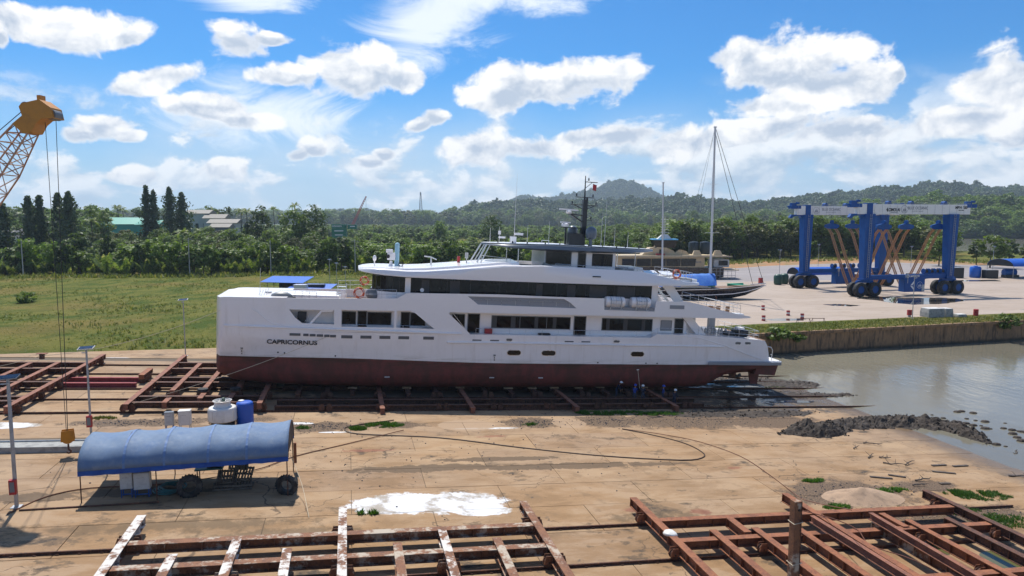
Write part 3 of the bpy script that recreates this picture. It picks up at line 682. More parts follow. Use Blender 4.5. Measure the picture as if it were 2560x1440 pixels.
TREES['nipaA'] = tree_proto('nipa_palm', 'trunkless palm with tall arching fronds in the palm belt behind the field', 'palm', nipa_crown(1, 15, 6.2), MB().tube((0, 0, -.3), (0, 0, .5), .3, .2, 7), 'leaf_palm', WM(-100, 210, 1), gn)
TREES['nipaB'] = tree_proto('nipa_palm', 'trunkless palm with tall arching fronds in the palm belt behind the field', 'palm', nipa_crown(2, 13, 7.2), MB().tube((0, 0, -.3), (0, 0, .5), .3, .2, 7), 'leaf_palm', WM(-70, 213, 1), gn)
for k, lb in dict(mangA='mid green mangrove tree at the front of the belt, left of the crane cables', mangB='bright green mangrove tree at the front of the belt, left of the bow', mangC='dark green mangrove tree standing behind the blue sheds', mangD='tall olive mangrove tree behind the left leg of the blue lift', mangE='tall mid green mangrove tree behind the middle of the blue lift', nipaA='arching palm at the field edge beside the power pole', nipaB='tall arching palm at the field edge above the blue shed').items(): TREES[k]['label'] = lb
KC = bpy.data.collections.new('crown_kinds_tall'); KL = bpy.data.collections.new('crown_kinds_low'); KP = bpy.data.collections.new('crown_kinds_palm')
for k, o in TREES.items(): (KP if k.startswith('nipa') else KL if k[-1] in 'ABC' else KC).objects.link(KIDS[o.name][1])

# the belt: individual trees nearest the yard
BELT = [(-320, 175), (-200, 192), (-140, 203), (-90, 207), (-70, 213), (0, 226), (40, 262), (70, 282), (110, 305), (160, 322), (186, 290), (240, 288), (330, 300)]
rnd = random.Random(21)
def in_open(x, y):
    if x > -30 and y < lerp_poly(BELT, x)-1: return True
    return y < lerp_poly(BELT, x)-1
def place(kind, x, y, s, sz=None):
    o = TREES[kind]; M = WM(x, y, vz(x, y)-.1, rnd.uniform(0, 6.28)) @ Matrix.Diagonal((s, s, (sz or s), 1))
    zone = next(n for e, n in ((-.60, 'left of the crane cables'), (-.47, 'between the crane cables and the power pole'), (-.36, 'beyond the field left of the bow'), (-.26, 'behind the blue sheds'), (-.1, 'behind the foredeck'), (.14, 'behind the white yacht'), (.36, 'behind the beige boat'), (.5, 'left of and behind the blue lift'), (.62, 'right behind the blue lift'), (9, 'on the river bank at the right')) if x/y < e)
    look = dict(mangA='mid green', mangB='bright green', mangC='dark green', mangD='tall olive green', mangE='tall mid green', nipaA='low', nipaB='tall')[kind]
    return copy_tree(o, M, '%s %s, %s' % (look, 'arching palm' if kind[0] == 'n' else 'mangrove tree', zone))
for i in range(225):
    x = -175+i*1.62+rnd.uniform(-2, 2); y = lerp_poly(BELT, x)+abs(rnd.gauss(0, 6))+rnd.uniform(0, 5)
    if x < 60:
        if rnd.random() < .55: place(rnd.choice(('nipaA', 'nipaB')), x, y, rnd.uniform(.85, 1.35))
        else: place(rnd.choice(('mangA', 'mangB', 'mangC', 'mangA')), x, y, rnd.uniform(.7, 1.25), rnd.uniform(.75, 1.35))
    elif x < 176 or rnd.random() < .3:
        s = rnd.uniform(.75, 1.15)
        if x > 176: s *= .45
        place(rnd.choice(('mangD', 'mangE', 'mangC', 'mangB', 'nipaB')), x, y+4, s)
for (x, y, s) in ((160, 262, 1.25), (171, 250, 1.35), (178, 268, .9), (186, 262, 1.0), (197, 268, .8), (206, 262, .8)): place('mangA' if s > 1.2 else 'mangC', x, y, s*1.1)

# everything behind reads as one green mass
def gn_stuff(name, label, cat, pts, coll, m=None):
    """pts: (x, y, z, scale, zscale)"""
    me = bpy.data.meshes.new(name); me.from_pydata([p[:3] for p in pts], [], [])
    at = me.attributes.new('sc', 'FLOAT_VECTOR', 'POINT'); at.data.foreach_set('vector', [c for p in pts for c in (p[3], p[3], p[4])])
    ar = me.attributes.new('rz', 'FLOAT_VECTOR', 'POINT'); ar.data.foreach_set('vector', [c for p in pts for c in (0, 0, rnd.uniform(0, 6.28))])
    ai = me.attributes.new('ix', 'INT', 'POINT'); ai.data.foreach_set('value', [rnd.randrange(64) for p in pts])
    o = bpy.data.objects.new(name, me); COL.objects.link(o); tag(o, label, cat, kind='stuff')
    g = bpy.data.node_groups.new(name, 'GeometryNodeTree'); g.interface.new_socket('Geometry', in_out='INPUT', socket_type='NodeSocketGeometry'); g.interface.new_socket('Geometry', in_out='OUTPUT', socket_type='NodeSocketGeometry')
    N = g.nodes; gi = N.new('NodeGroupInput'); go = N.new('NodeGroupOutput'); ip = N.new('GeometryNodeInstanceOnPoints'); ci = N.new('GeometryNodeCollectionInfo')
    ci.inputs[0].default_value = coll; ci.inputs['Separate Children'].default_value = True; ci.inputs['Reset Children'].default_value = True
    g.links.new(gi.outputs[0], ip.inputs['Points']); g.links.new(ci.outputs[0], ip.inputs['Instance']); ip.inputs['Pick Instance'].default_value = True
    for nm, ty, sk in (('sc', 'FLOAT_VECTOR', 'Scale'), ('rz', 'FLOAT_VECTOR', 'Rotation'), ('ix', 'INT', 'Instance Index')):
        na = N.new('GeometryNodeInputNamedAttribute'); na.data_type = ty; na.inputs[0].default_value = nm; g.links.new(na.outputs[0], ip.inputs[sk])
    g.links.new(ip.outputs[0], go.inputs[0]); md = o.modifiers.new('scatter', 'NODES'); md.node_group = g
    return o
pm_, pp_, pt_ = [], [], []
for i in range(11000):
    r_ = math.exp(rnd.uniform(math.log(212), math.log(1500))); a = R(rnd.uniform(-40, 39)); x, y = r_*math.sin(a), r_*math.cos(a)
    if in_open(x, y-7) or y > lerp_poly(BANK, x)-6: continue
    if x > 165 and 250 < y and x/y > .625: continue                   # low scrub before the river
    if -275 < x < -190 and 300 < y < 420: continue                    # gravel heaps and sheds
    if -45 < x < 20 and 470 < y < 620: continue                       # clearing
    nz = noise.noise((x*.012, y*.012, 3.)); far = min(1., max(0., (r_-250)/900))
    if x > 55 and y < 700:
        s = rnd.uniform(.6, 1.02)*(1-.30*min(1, max(0, (120-x)/65))); pt_.append((x, y, .6, s, s*rnd.uniform(.8, 1.1))); continue
    s = rnd.uniform(.72, 1.2)*(1+.2*far)
    if nz > -.28 and -170 < x < 60 and y < 600 and rnd.random() < .9: pp_.append((x, y, .8, s*.95, s*.98))
    else: pm_.append((x, y, .5, s, s*rnd.uniform(.72, 1.05)))
gn_stuff('mangrove_forest', 'dense low mangrove forest filling the ground behind the field', 'forest', pm_, KL)
gn_stuff('riverside_forest', 'taller mangrove forest behind the quay and the blue lift', 'forest', pt_, KC)
pl_ = []
for i in range(420):
    y = rnd.uniform(262, 420); x = (rnd.uniform(-60, 800)-1280)/1750*y
    if -275 < x < -205 and 300 < y < 372: continue
    s = rnd.uniform(.55, .9)*(.75 if y < 300 else 1); pl_.append((x, y, .5, s, s*rnd.uniform(.8, 1.05)))
gn_stuff('tall_left_woods', 'taller mixed woods rising behind the low forest at the left', 'forest', pl_, KC)
gn_stuff('palm_thicket', 'sea of feathery palms behind the white yacht', 'palm thicket', pp_, KP)

# tall trees that stand out against the sky
def conifer(x, y, ztop, label, rx=3.0, seed=1, double=False):
    z0 = 1.0; h = ztop-z0; o = thing('casuarina_tree', label, 'tree', WM(x, y, z0), 'tall dark conifers at the left')
    MB().tube((0, 0, -.3), (0, 0, h*.96), .35, .05, 7).build('trunk', 'bark', o); c = conifer_crown(seed, h, rx)
    if double:
        c2 = conifer_crown(seed+50, h*.93, rx*.9)
        for f_ in (c2,): c.add([(v[0]+rx*1.15, v[1], v[2]) for v in f_.v], f_.f)
    c.build('crown', 'leaf_conifer', o); return o
def top_at(px, py, Y): return ((px-1280)/1750*(Y*1.0), 18+(552-py)/1750*Y)
for (px, py, Y, rx, lab, sd, dbl) in ((78, 492, 262, 2.6, 'slim dark conifer, second from the left edge', 1, 0), (106, 492, 266, 2.6, 'slim dark conifer just left of the crane cables', 2, 0), (152, 485, 270, 2.8, 'dark conifer directly behind the crane cables', 3, 0), (178, 482, 262, 4.6, 'broad dark conifer just right of the crane cables', 4, 0),
        (372, 467, 330, 2.9, 'tall twin-topped dark conifer beside the green roof', 5, 1), (430, 471, 340, 5.2, 'wide dark conifer right of the twin-topped one', 6, 1), (14, 512, 258, 3.4, 'dark conifer at the left edge of the picture', 7, 0)):
    x, zt = top_at(px, py, Y); conifer(x, Y, zt, lab, rx, sd, dbl)
def coco(x, y, z0, h, label, seed):
    o = thing('coconut_palm', label, 'palm', WM(x, y, z0), 'coconut palms standing above the forest'); b = MB(); r = random.Random(seed); p = Vector((0, 0, -.2)); lean = r.uniform(-.1, .1)
    for i in range(5): q = Vector((lean*h*((i+1)/5)**2, 0, h*(i+1)/5)); b.tube(p, q, .24-.02*i, .22-.02*i, 7); p = q
    b.build('trunk', 'bark', o); c = coco_crown(seed, 0); c.v = [(v[0]+p.x, v[1]+p.y, v[2]+p.z) for v in c.v]; c.build('crown', 'leaf_palm', o)
for i, (px, py, Y, lab) in enumerate(((300, 514, 420, 'left one of three far coconut palms on the skyline'), (308, 512, 425, 'middle one of three far coconut palms on the skyline'), (320, 518, 420, 'right one of three far coconut palms on the skyline'), (605, 520, 330, 'coconut palm on the skyline above the farm houses'), (620, 522, 335, 'coconut palm just right of the one above the farm houses'),
        (457, 572, 240, 'pale coconut palm rising over the thicket behind the field'), (690, 518, 420, 'palm on the skyline left of the round dark trees'), (735, 507, 345, 'palm crowning the clump of tall dark trees'), (935, 560, 520, 'left of two palms by the green container'), (950, 562, 525, 'right of two palms by the green container'), (180, 548, 300, 'palm among the conifers at the left'), (235, 545, 300, 'drooping palm right of the conifers'))):
    x, zt = top_at(px, py, Y); coco(x, Y, 1, zt-2.2, lab, 30+i)
big = [(735, 512, 340, 7, 'tall round dark tree left of the green container'), (785, 515, 345, 8, 'broad round tree just left of the green container'), (650, 522, 330, 7, 'round tree right of the farm houses'), (530, 508, 430, 6, 'tree standing behind the farm houses'), (560, 512, 440, 6, 'tree behind the right farm house'), (350, 522, 400, 6, 'round tree beside the far coconut palms'), (255, 512, 330, 7, 'tall rounded tree right of the conifers'),
       (195, 578, 215, 3.4, 'tall narrow vine-covered tree beside the crane cables'), (1230, 540, 420, 8, 'dark leafy tree behind the yacht radar arch'), (1100, 552, 500, 6, 'slender dark tree in the distance behind the foredeck')]
cr = MB()
for i, (px, py, Y, rx, lab) in enumerate(big):
    x, zt = top_at(px, py, Y); h = zt-1; rz = h*.42
    o = thing('broadleaf_tree', lab, 'tree', WM(x, Y, 1), 'large single trees rising above the forest'); trunk_mb(60+i, h*.6, .35, 7, rx*.7, h*.5).build('trunk', 'bark', o)
    clump_crown(70+i, rx*.86, rz, h-rz*1.05, 70, 24, .85).build('crown', 'leaf_dark' if i % 3 else 'leaf_mangrove', o)

# wooded hills
def hill(name, crest, d, depth, m, n_tr, coll, ts, label, zbase=1.0, wig=.10):
    """crest: silhouette points (px, py) seen at distance d"""
    cx = [((p[0]-1280)/1750*d, 18+(552-p[1])/1750*d) for p in crest]; xs_ = []; N = 90
    x0, x1 = cx[0][0], cx[-1][0]; rows = 16; vs = []; H = {}
    def hz(x, t):                                          # t -1 front foot, 0 crest, 1 back foot
        zc = max(zbase+.5, lerp_poly(cx, x)-ts*10.5-(d*.0055 if d < 3000 else 0)); k = math.cos(t*math.pi/2)**.9 if abs(t) < 1 else 0
        return zbase-2+(zc-zbase+2)*k*(1+wig*noise.noise((x/d*14, t*3, d)) if abs(t) > .05 else k)
    for i in range(N+1):
        x = x0+(x1-x0)*i/N
        for j in range(rows+1):
            t = -1+2*j/rows; k = 1+t*depth/d; vs.append((x*k, d*k, hz(x, t)))
    n = rows+1; b = MB().add(vs, [(i*n+j, (i+1)*n+j, (i+1)*n+j+1, i*n+j+1) for i in range(N) for j in range(rows)])
    tag(b.build(name, m, smooth=80), kind='structure')
    pts = []
    for i in range(n_tr):
        x = x0+(x1-x0)*rnd.random(); t = -1+rnd.random()*1.12; k = 1+t*depth/d; s = ts*rnd.uniform(.55, 1.25)
        if rnd.random() < .04: s *= 1.5
        pts.append((x*k, d*k, hz(x, t)-ts*1.5, s, s*rnd.uniform(.8, 1.2)))
    gn_stuff(name+'_woods', label, 'forest', pts, coll)
mat('hill_ground', (.03, .05, .016), .95); 
def hill_kinds(nm, mats, leafs):
    c = bpy.data.collections.new(nm)
    for i, (lm, lf) in enumerate(zip(mats, leafs)):
        x, zt = top_at(*[(560, 521, 640), (640, 524, 660), (700, 526, 640), (480, 520, 650), (600, 526, 700), (760, 526, 700)][(i+len(nm)) % 6])
        o = thing('hillside_tree', ('%s rounded tree far above the forest, %s' % (('dark', 'deep green', 'pale')[i % 3] if nm[0] == 'h' else ('light green', 'mid green', 'bright green')[i % 3], 'behind the farm roofs' if nm[0] == 'h' else 'right of the farm roofs')), 'tree', WM(x+i*9, 640+len(nm)*4+i*7, 1), 'far rounded trees above the forest on the left')
        trunk_mb(90+i, 6, .3, 5, 3, 5).build('trunk', 'bark', o); k = clump_crown(100+i+len(nm), 4.4, 3.6, 6.2, 26, 15, lf).build('crown', lm, o); c.objects.link(k)
    return c
HK = hill_kinds('hill_crowns', ('leaf_hill', 'leaf_hill', 'leaf_hill_light'), (1.25, 1.4, 1.3)); HN = hill_kinds('near_hill_crowns', ('leaf_hill_light', 'leaf_mangrove', 'leaf_bright'), (1.0, 1.0, 1.0))
hill('wooded_ridge', [(1060, 556), (1092, 540), (1135, 522), (1170, 505), (1200, 502), (1250, 496), (1300, 495), (1357, 494), (1430, 492), (1500, 494), (1560, 492), (1622, 487), (1720, 486), (1804, 492), (1874, 496), (1945, 489), (2038, 477), (2132, 469), (2179, 459), (2262, 461), (2353, 450), (2443, 459), (2562, 455), (2700, 450), (2900, 470)], 2200, 560, 'hill_ground', 6500, HK, 2.0, 'forest covering the long ridge behind the river')
hill('far_peak', [(1200, 545), (1255, 512), (1276, 500), (1301, 487), (1327, 494), (1380, 494), (1447, 484), (1481, 479), (1505, 466), (1523, 456), (1552, 448), (1580, 455), (1605, 466), (1622, 474), (1650, 488), (1700, 510), (1760, 545)], 4200, 700, 'hill_ground', 6500, HK, 1.7, 'forest on the lone pointed hill in the distance')
hill('river_hill', [(2010, 560), (2060, 530), (2100, 510), (2208, 497), (2280, 487), (2371, 482), (2461, 481), (2562, 480), (2700, 478), (2900, 500)], 960, 165, 'hill_ground', 2700, HN, 1.15, 'bright green woods on the hill across the river at the right')
hill('left_rise', [(-220, 500), (-60, 503), (0, 506), (60, 510), (150, 513), (250, 518), (300, 525), (345, 548)], 560, 110, 'hill_ground', 900, HN, .8, 'plantation on the low rise at the far left')
hill('far_hills', [(600, 545), (640, 530), (690, 527), (760, 534), (815, 531), (832, 523), (852, 520), (876, 528), (895, 532), (908, 524), (918, 520), (932, 527), (960, 530), (990, 529), (1010, 534), (1050, 530), (1085, 533), (1130, 548)], 3600, 350, 'hill_ground', 1400, HK, 1.9, 'woods on the low distant hills left of the ridge')
# trees on the far shore plain
pts = []
for i in range(3200):
    a = R(rnd.uniform(-14, 40)); r_ = math.exp(rnd.uniform(math.log(800), math.log(2000))); x, y = r_*math.sin(a), r_*math.cos(a)
    if y < lerp_poly(FARB, x)+4: continue
    s = rnd.uniform(1.2, 2.1); pts.append((x, y, 0., s, s*rnd.uniform(.8, 1.2)))
gn_stuff('far_shore_woods', 'belt of trees on the far bank of the river', 'forest', pts, KC)
pts = []
for i in range(900):
    x = rnd.uniform(-1500, 250); y = rnd.uniform(1600, 2100); s = rnd.uniform(2., 3.2); pts.append((x, y, 0., s, s*.9))
gn_stuff('distant_plain_woods', 'hazy line of trees on the distant plain', 'forest', pts, KC)

# field tufts and verge grass
def tufts(name, label, pts, m, cat='grass'):
    b = MB(); r = random.Random(len(pts))
    for (x, y, z, s, n) in pts:
        for k in range(n):
            a = r.uniform(0, 6.28); L = s*r.uniform(.6, 1.2); w = s*.16; lean = r.uniform(.15, .9); d = Vector((math.cos(a), math.sin(a), 0)); q = Vector((x+r.uniform(-.5, .5)*s, y+r.uniform(-.5, .5)*s, z))
            sd = Vector((-d.y, d.x, 0))*w; b.add([q-sd, q+sd, q+d*L*lean+Vector((0, 0, L*(1-.35*lean)))], [(0, 1, 2)])
    return tag(b.build(name, m), label, cat, kind='stuff')
pts = []
for i in range(15000):
    x = rnd.uniform(-175, -24); t = rnd.random()**1.25; ey = lerp_poly(NEAR, x); fy = lerp_poly(BELT, x)
    y = ey+.4+(fy-ey)*t
    if abs(x)/y > .85: continue
    nz = noise.noise((x*.06, y*.06, 2)); s = max(.18, .34+.5*nz)*rnd.uniform(.6, 1.2)
    pts.append((x, y, field_z(x, y)-.03, s, 5))
tufts('field_tufts', 'rough grass and weeds covering the field on the left', pts, 'grass_blade')
pts = []
for i in range(5200):
    s_ = rnd.uniform(0, 120); w_ = rnd.uniform(.3, 6.5)**1; p_ = Vector((15, 97.4, 0))+wd*s_+Vector((-wd.y, wd.x, 0))*w_
    if s_ > 60 and w_ > 5.4: continue
    pts.append((p_.x, p_.y, ZQ+.02, rnd.uniform(.18, .42), 4))
for i in range(500):
    s_ = rnd.uniform(10, 120); p_ = Vector((15, 97.4, 0))+wd*s_+Vector((wd.y, -wd.x, 0))*rnd.uniform(.0, .32); pts.append((p_.x, p_.y, ZW+3.3, rnd.uniform(.2, .5), 4))
tufts('verge_tufts', 'short grass on the verge above the quay wall', pts, 'grass_blade')
pts = []
for i in range(2600):
    x = rnd.uniform(-170, 330); y = lerp_poly(BELT, x)-rnd.uniform(0, 1)**1.5*(9 if x < 60 else 22); pts.append((x, y, field_z(x, y), rnd.uniform(.7, 1.7), 6))
tufts('scrub_edge', 'low scrub and tall grass at the foot of the tree belt', pts, 'grass_blade')
# bush hanging over the quay wall, single shrub on the field
for (x, y, z, s, lab) in ((82.6, 115.6, .3, .95, 'dark green bush hanging over the quay wall'), (40.2, 104.0, .2, .9, 'dark shrub hanging over the left end of the quay wall'), (43.5, 105.2, -.2, .55, 'small weeds trailing down the quay wall beside the stern'), (-96.5, 138, 1.8, .95, 'bright green shrub standing alone on the field')):
    o = thing('shrub', lab, 'shrub', WM(x, y, z)); MB().tube((0, .2, -.3), (0, 0, .6), .08, .03, 5).build('stem', 'bark', o)
    clump_crown(int(x*7) % 97, 1.9*s, 1.25*s, .9*s, 26, 22, .36).build('foliage', 'leaf_bright' if x < 0 else 'leaf_mangrove', o)
# ------------------------------------------------------------------ the white motor yacht on the slip
U0, V0 = 3.5, 7.9
def hull_mat():
    m, t = new_mat('yacht_hull'); q = t.vm('SUBTRACT', t.pos, tuple(P0))
    w = t.vm('DOT_PRODUCT', q, tuple(EZ)); u = t.vm('DOT_PRODUCT', q, tuple(EX))
    wl = t.m('ADD', 3.46, t.m('MULTIPLY', t.ss(u, 2., -18.), .36))
    red = t.m('LESS_THAN', w, wl)
    n = t.noise(t.mapv(t.pos, scale=(1, 1, .45)), .9, 7, .65); n2 = t.noise(t.pos, 5, 6, .65); n3 = t.noise(t.mapv(t.pos, scale=(.25, .25, 2.2)), 1.2, 5, .6)
    rc = t.mix(t.ss(n, .36, .64), (.19, .046, .036), (.115, .038, .027)); rc = t.mix(t.m('MULTIPLY', t.ss(n2, .52, .66), .55), rc, (.075, .042, .028))
    rc = t.mix(t.m('MULTIPLY', t.ss(t.m('SUBTRACT', wl, w), 1.1, .0), t.m('MULTIPLY', t.ss(n3, .42, .6), .8)), rc, (.055, .030, .016))
    wc = t.mix(t.m('MULTIPLY', t.ss(n, .44, .7), .5), (.89, .84, .815), (.80, .75, .71))
    n4 = t.noise(t.mapv(t.pos, scale=(1.7, 1.7, .14)), 1.3, 6, .6); wc = t.mix(t.m('MULTIPLY', t.ss(n4, .55, .70), .22), wc, (.58, .50, .42))
    scum = t.m('MULTIPLY', t.ss(t.m('SUBTRACT', w, wl), .7, .05), t.ss(n3, .44, .62)); wc = t.mix(t.m('MULTIPLY', scum, .45), wc, (.50, .47, .40))
    t.put(t.b.inputs['Base Color'], t.mix(red, wc, rc)); t.put(t.b.inputs['Roughness'], t.m('MULTIPLY_ADD', red, .45, .25)); 
    bn = t.new('ShaderNodeBump'); bn.inputs['Strength'].default_value = .10; bn.inputs['Distance'].default_value = .05; t.put(bn.inputs['Height'], t.noise(t.mapv(t.pos, scale=(.6, .6, 1)), .9, 3, .5)); t.put(t.b.inputs['Normal'], bn.outputs[0]); t.put(t.b.inputs['Coat Weight'], t.m('MULTIPLY_ADD', red, -.3, .3)); MATS['yacht_hull'] = m
hull_mat()
def glass_mat():
    m, t = new_mat('yacht_glass'); n = t.noise(t.pos, .55, 3, .5)
    t.put(t.b.inputs['Base Color'], t.mix(t.ss(n, .45, .6), (.005, .005, .006), (.012, .013, .014))); t.b.inputs['Roughness'].default_value = .04; t.b.inputs['Specular IOR Level'].default_value = .28
    bn = t.new('ShaderNodeBump'); bn.inputs['Strength'].default_value = .05; bn.inputs['Distance'].default_value = .05; t.put(bn.inputs['Height'], t.noise(t.pos, .8, 2)); t.put(t.b.inputs['Normal'], bn.outputs[0]); MATS['yacht_glass'] = m
glass_mat()
mat('vent_grey', (.10, .10, .105), .5); mat('cushion_grey', (.30, .30, .29), .8); mat('raft_grey', (.26, .27, .29), .45)
mat('curtain', (.045, .045, .048), .5); mat('cyan_cover', (.30, .52, .62), .5)
yacht = thing('motor_yacht', 'large white motor yacht with red bottom hauled out on the slipway', 'yacht', SM(U0, V0, 0))
def X(u): return u-U0
def Yv(v): return v-V0
def hb_deck(u): return lerp_poly([(-26.6, 4.25), (-26.3, 4.6), (-25.6, 4.8), (-24, 4.88), (-20, 4.9), (20, 4.9), (27, 4.8), (30.5, 4.6), (32.5, 4.45)], u)
def hb_wl(u): return lerp_poly([(-26.6, 3.9), (-24, 4.2), (-20, 4.45), (-14, 4.6), (-6, 4.75), (4, 4.84), (20, 4.84), (32.5, 4.4)], u)
def keel(u): return lerp_poly([(-26.6, 1.75), (-25.6, 1.2), (-22, .85), (-16, .66), (-8, .60), (24.2, .60), (25.0, 1.0), (26.2, 1.8), (28.5, 2.12), (32.5, 2.3)], u)
def sheer(u): return lerp_poly([(-26.6, 9.44), (-26.2, 9.55), (-20.6, 9.62), (-20.55, 6.46), (-3, 6.42), (16.9, 6.38), (17.7, 6.80), (22.6, 6.77), (26.5, 6.56), (30.2, 6.31), (30.9, 6.2)], u)
def hull_section(u, du=0):
    k, s = keel(u), sheer(u); bd, bw = hb_deck(u), hb_wl(u); pts = []
    flat_ = max(.2, bw-1.55); up = lerp_poly([(24.4, 0), (26.6, .25), (32.5, .3)], u)
    half = [(0, k), (flat_*.6, k), (flat_, k+.04+up*.2), (bw-.75, k+.30), (bw-.28, k+.85), (bw-.04, min(2.75, k+1.7)), (bw, 3.46+(.36 if u < -10 else 0)), (bw+(bd-bw)*.45, 4.8), (bw+(bd-bw)*.82, 5.6), (bd, min(6.35, s-.02)), (bd, s)]
    if k > 2.0: half[5] = (bw-.02, k+.8)
    return half
def side_w(u, z):
    if z > 6.3: return hb_deck(u)
    h = hull_section(u); return lerp_poly([(b_, a_) for a_, b_ in h[4:]], z)
us = [-26.6, -26.3, -25.6, -24.6, -23, -21, -20.6, -20.55, -18, -14, -10, -6, -3, 0, 5, 10, 14, 16.9, 17.7, 20, 22.6, 24.4, 25.4, 26.6, 28.5, 30.2, 30.9]
rings = []
for u in us:
    h = hull_section(u); rings.append([(X(u), -y, z) for y, z in h]+[(X(u), y, z) for y, z in reversed(h[1:])])
n = len(rings[0]); stem = []
bow = [(X(-27.3)+.08*abs(p[1]), p[1]*.45, p[2]) for p in rings[0]]; bow2 = [(X(-27.05), p[1]*.78, p[2]) for p in rings[0]]
rings = [bow, bow2]+rings
hullmb = MB().loft(rings, closed=False, cap0=True, cap1=False)
# raked transom
last = rings[-1]; tr = [(x+lerp_poly([(2, 1.0), (3.9, 1.02), (5.7, .5), (6.3, .05)], z), y*.985, z) for x, y, z in last]; hullmb.loft([last, tr], closed=False, cap0=False, cap1=True)
hull = hullmb.build('hull', 'yacht_hull', yacht, smooth=40)
# swim platform with rubbing strake
pl = [(23.9, -4.98), (31.0, -5.02), (33.1, -4.9), (33.55, -4.3), (33.65, 0), (33.55, 4.3), (33.1, 4.9), (31.0, 5.02), (23.9, 4.98), (24.3, 4.6), (31, 4.5), (31, -4.5), (24.3, -4.6)]
MB().prism([(X(a), b_) for a, b_ in pl], 3.46, 3.84, lambda a, b_, t: (a, b_, t)).build('rubbing_strake', 'raft_grey', yacht, bevel=.06)
MB().prism([(X(a), b_) for a, b_ in [(30.5, -4.4), (32.9, -4.7), (33.3, -4.2), (33.4, 0), (33.3, 4.2), (32.9, 4.7), (30.5, 4.4)]], 3.6, 3.92, lambda a, b_, t: (a, b_, t)).build('swim_platform', 'gel_white', yacht, bevel=.05)
MB().prism([(X(a), b_) for a, b_ in [(30.5, -4.3), (32.8, -4.75), (33.2, -4.2), (33.3, 0), (33.2, 4.2), (32.8, 4.75), (30.5, 4.3)]], 2.3, 3.47, lambda a, b_, t: (a-.28*(3.47-t), b_, t)).build('platform_base', 'yacht_hull', yacht)
b = MB(); b.path([(X(32.2), -4.3, 3.9), (X(32.25), -4.3, 5.1), (X(32.0), -4.3, 5.45), (X(31.6), -4.3, 5.5)], .04); b.path([(X(32.0), -4.3, 4.6), (X(32.25), -4.3, 4.6)], .03); b.build('boarding_rail', 'stainless', yacht)
# rudders and propellers
for sg in (-1, 1):
    b = MB(); b.prism([(X(30.65), 2.3), (X(32.05), 2.3), (X(31.85), .75), (X(30.95), .82)], -.09, .09, lambda a, c, t: (a, sg*2.3+t, c)); b.build('rudder', 'yacht_hull', yacht)
    b = MB(); b.tube((X(26.3), sg*2.3, 1.75), (X(29.3), sg*2.3, 1.45), .11, n=8); b.prism([(X(28.1), 2.2), (X(28.8), 2.2), (X(28.75), 1.45), (X(28.3), 1.5)], -.05, .05, lambda a, c, t: (a, sg*2.3+t, c)); b.tube((X(29.3), sg*2.3, 1.45), (X(29.75), sg*2.3, 1.42), .18, .06, 8)
    pr = b.build('propeller_shaft', 'rust_dark', yacht)
    b = MB()
    for k in range(4):
        a = k*math.pi/2+.4; c, s_ = math.cos(a), math.sin(a); b.add([(X(29.42), sg*2.3+.1*c, 1.44+.1*s_), (X(29.32), sg*2.3+.5*math.cos(a-.35), 1.44+.5*math.sin(a-.35)), (X(29.45), sg*2.3+.72*c, 1.44+.72*s_), (X(29.6), sg*2.3+.5*math.cos(a+.35), 1.44+.5*math.sin(a+.35))], [(0, 1, 2, 3)])
    b.build('propeller', 'trim_grey', pr)
# decks
MB().prism([(X(a), b_) for a, b_ in [(-20.5, -4.78), (31.2, -4.45), (31.2, 4.45), (-20.5, 4.78)]], 6.12, 6.24, lambda a, b_, t: (a, b_, t)).build('main_deck', 'teak', yacht)
MB().prism([(X(a), b_) for a, b_ in [(-26.4, -4.2), (-24, -4.78), (27.9, -4.5), (28.6, -3.8), (28.6, 3.8), (27.9, 4.5), (-24, 4.78), (-26.4, 4.2)]], 8.66, 8.80, lambda a, b_, t: (a, b_, t)).build('upper_deck', 'gel_white', yacht)
# side panels with openings (both sides)
outer = [(-20.6, 6.40), (-2.75, 6.40), (-3.14, 6.80), (-5.0, 8.45), (-4.95, 8.62), (18.38, 8.64), (27.5, 8.70), (28.72, 8.80), (28.72, 8.95), (27.0, 9.22), (24.4, 9.70), (22.6, 10.12), (20.95, 10.42), (17.29, 10.34), (17.14, 9.24), (11.43, 9.28), (11.38, 10.48), (4.8, 10.5), (0, 10.57), (-9.3, 10.42), (-10.23, 9.86), (-16.1, 9.69), (-20.6, 9.60)]
holes = [[(-15.5, 8.60), (-10.45, 8.62), (-10.45, 6.96), (-15.46, 6.96)], [(-10.2, 8.63), (-9.0, 8.67), (-8.4, 8.45), (-7.84, 8.01), (-7.1, 7.4), (-6.44, 6.90), (-10.2, 6.96)],
         [(-20.35, 8.52), (-16.2, 8.54), (-16.15, 7.16), (-19.13, 7.22), (-19.82, 7.78)], [(-3.19, 10.28), (6.9, 10.30), (7.6, 9.95), (8.34, 9.36), (-2.12, 9.48)]]
holes += [[(a, 5.99+.33), (a+1.05, 5.96+.33), (a+1.05, 5.66+.33), (a, 5.69+.33)] for a in ()]
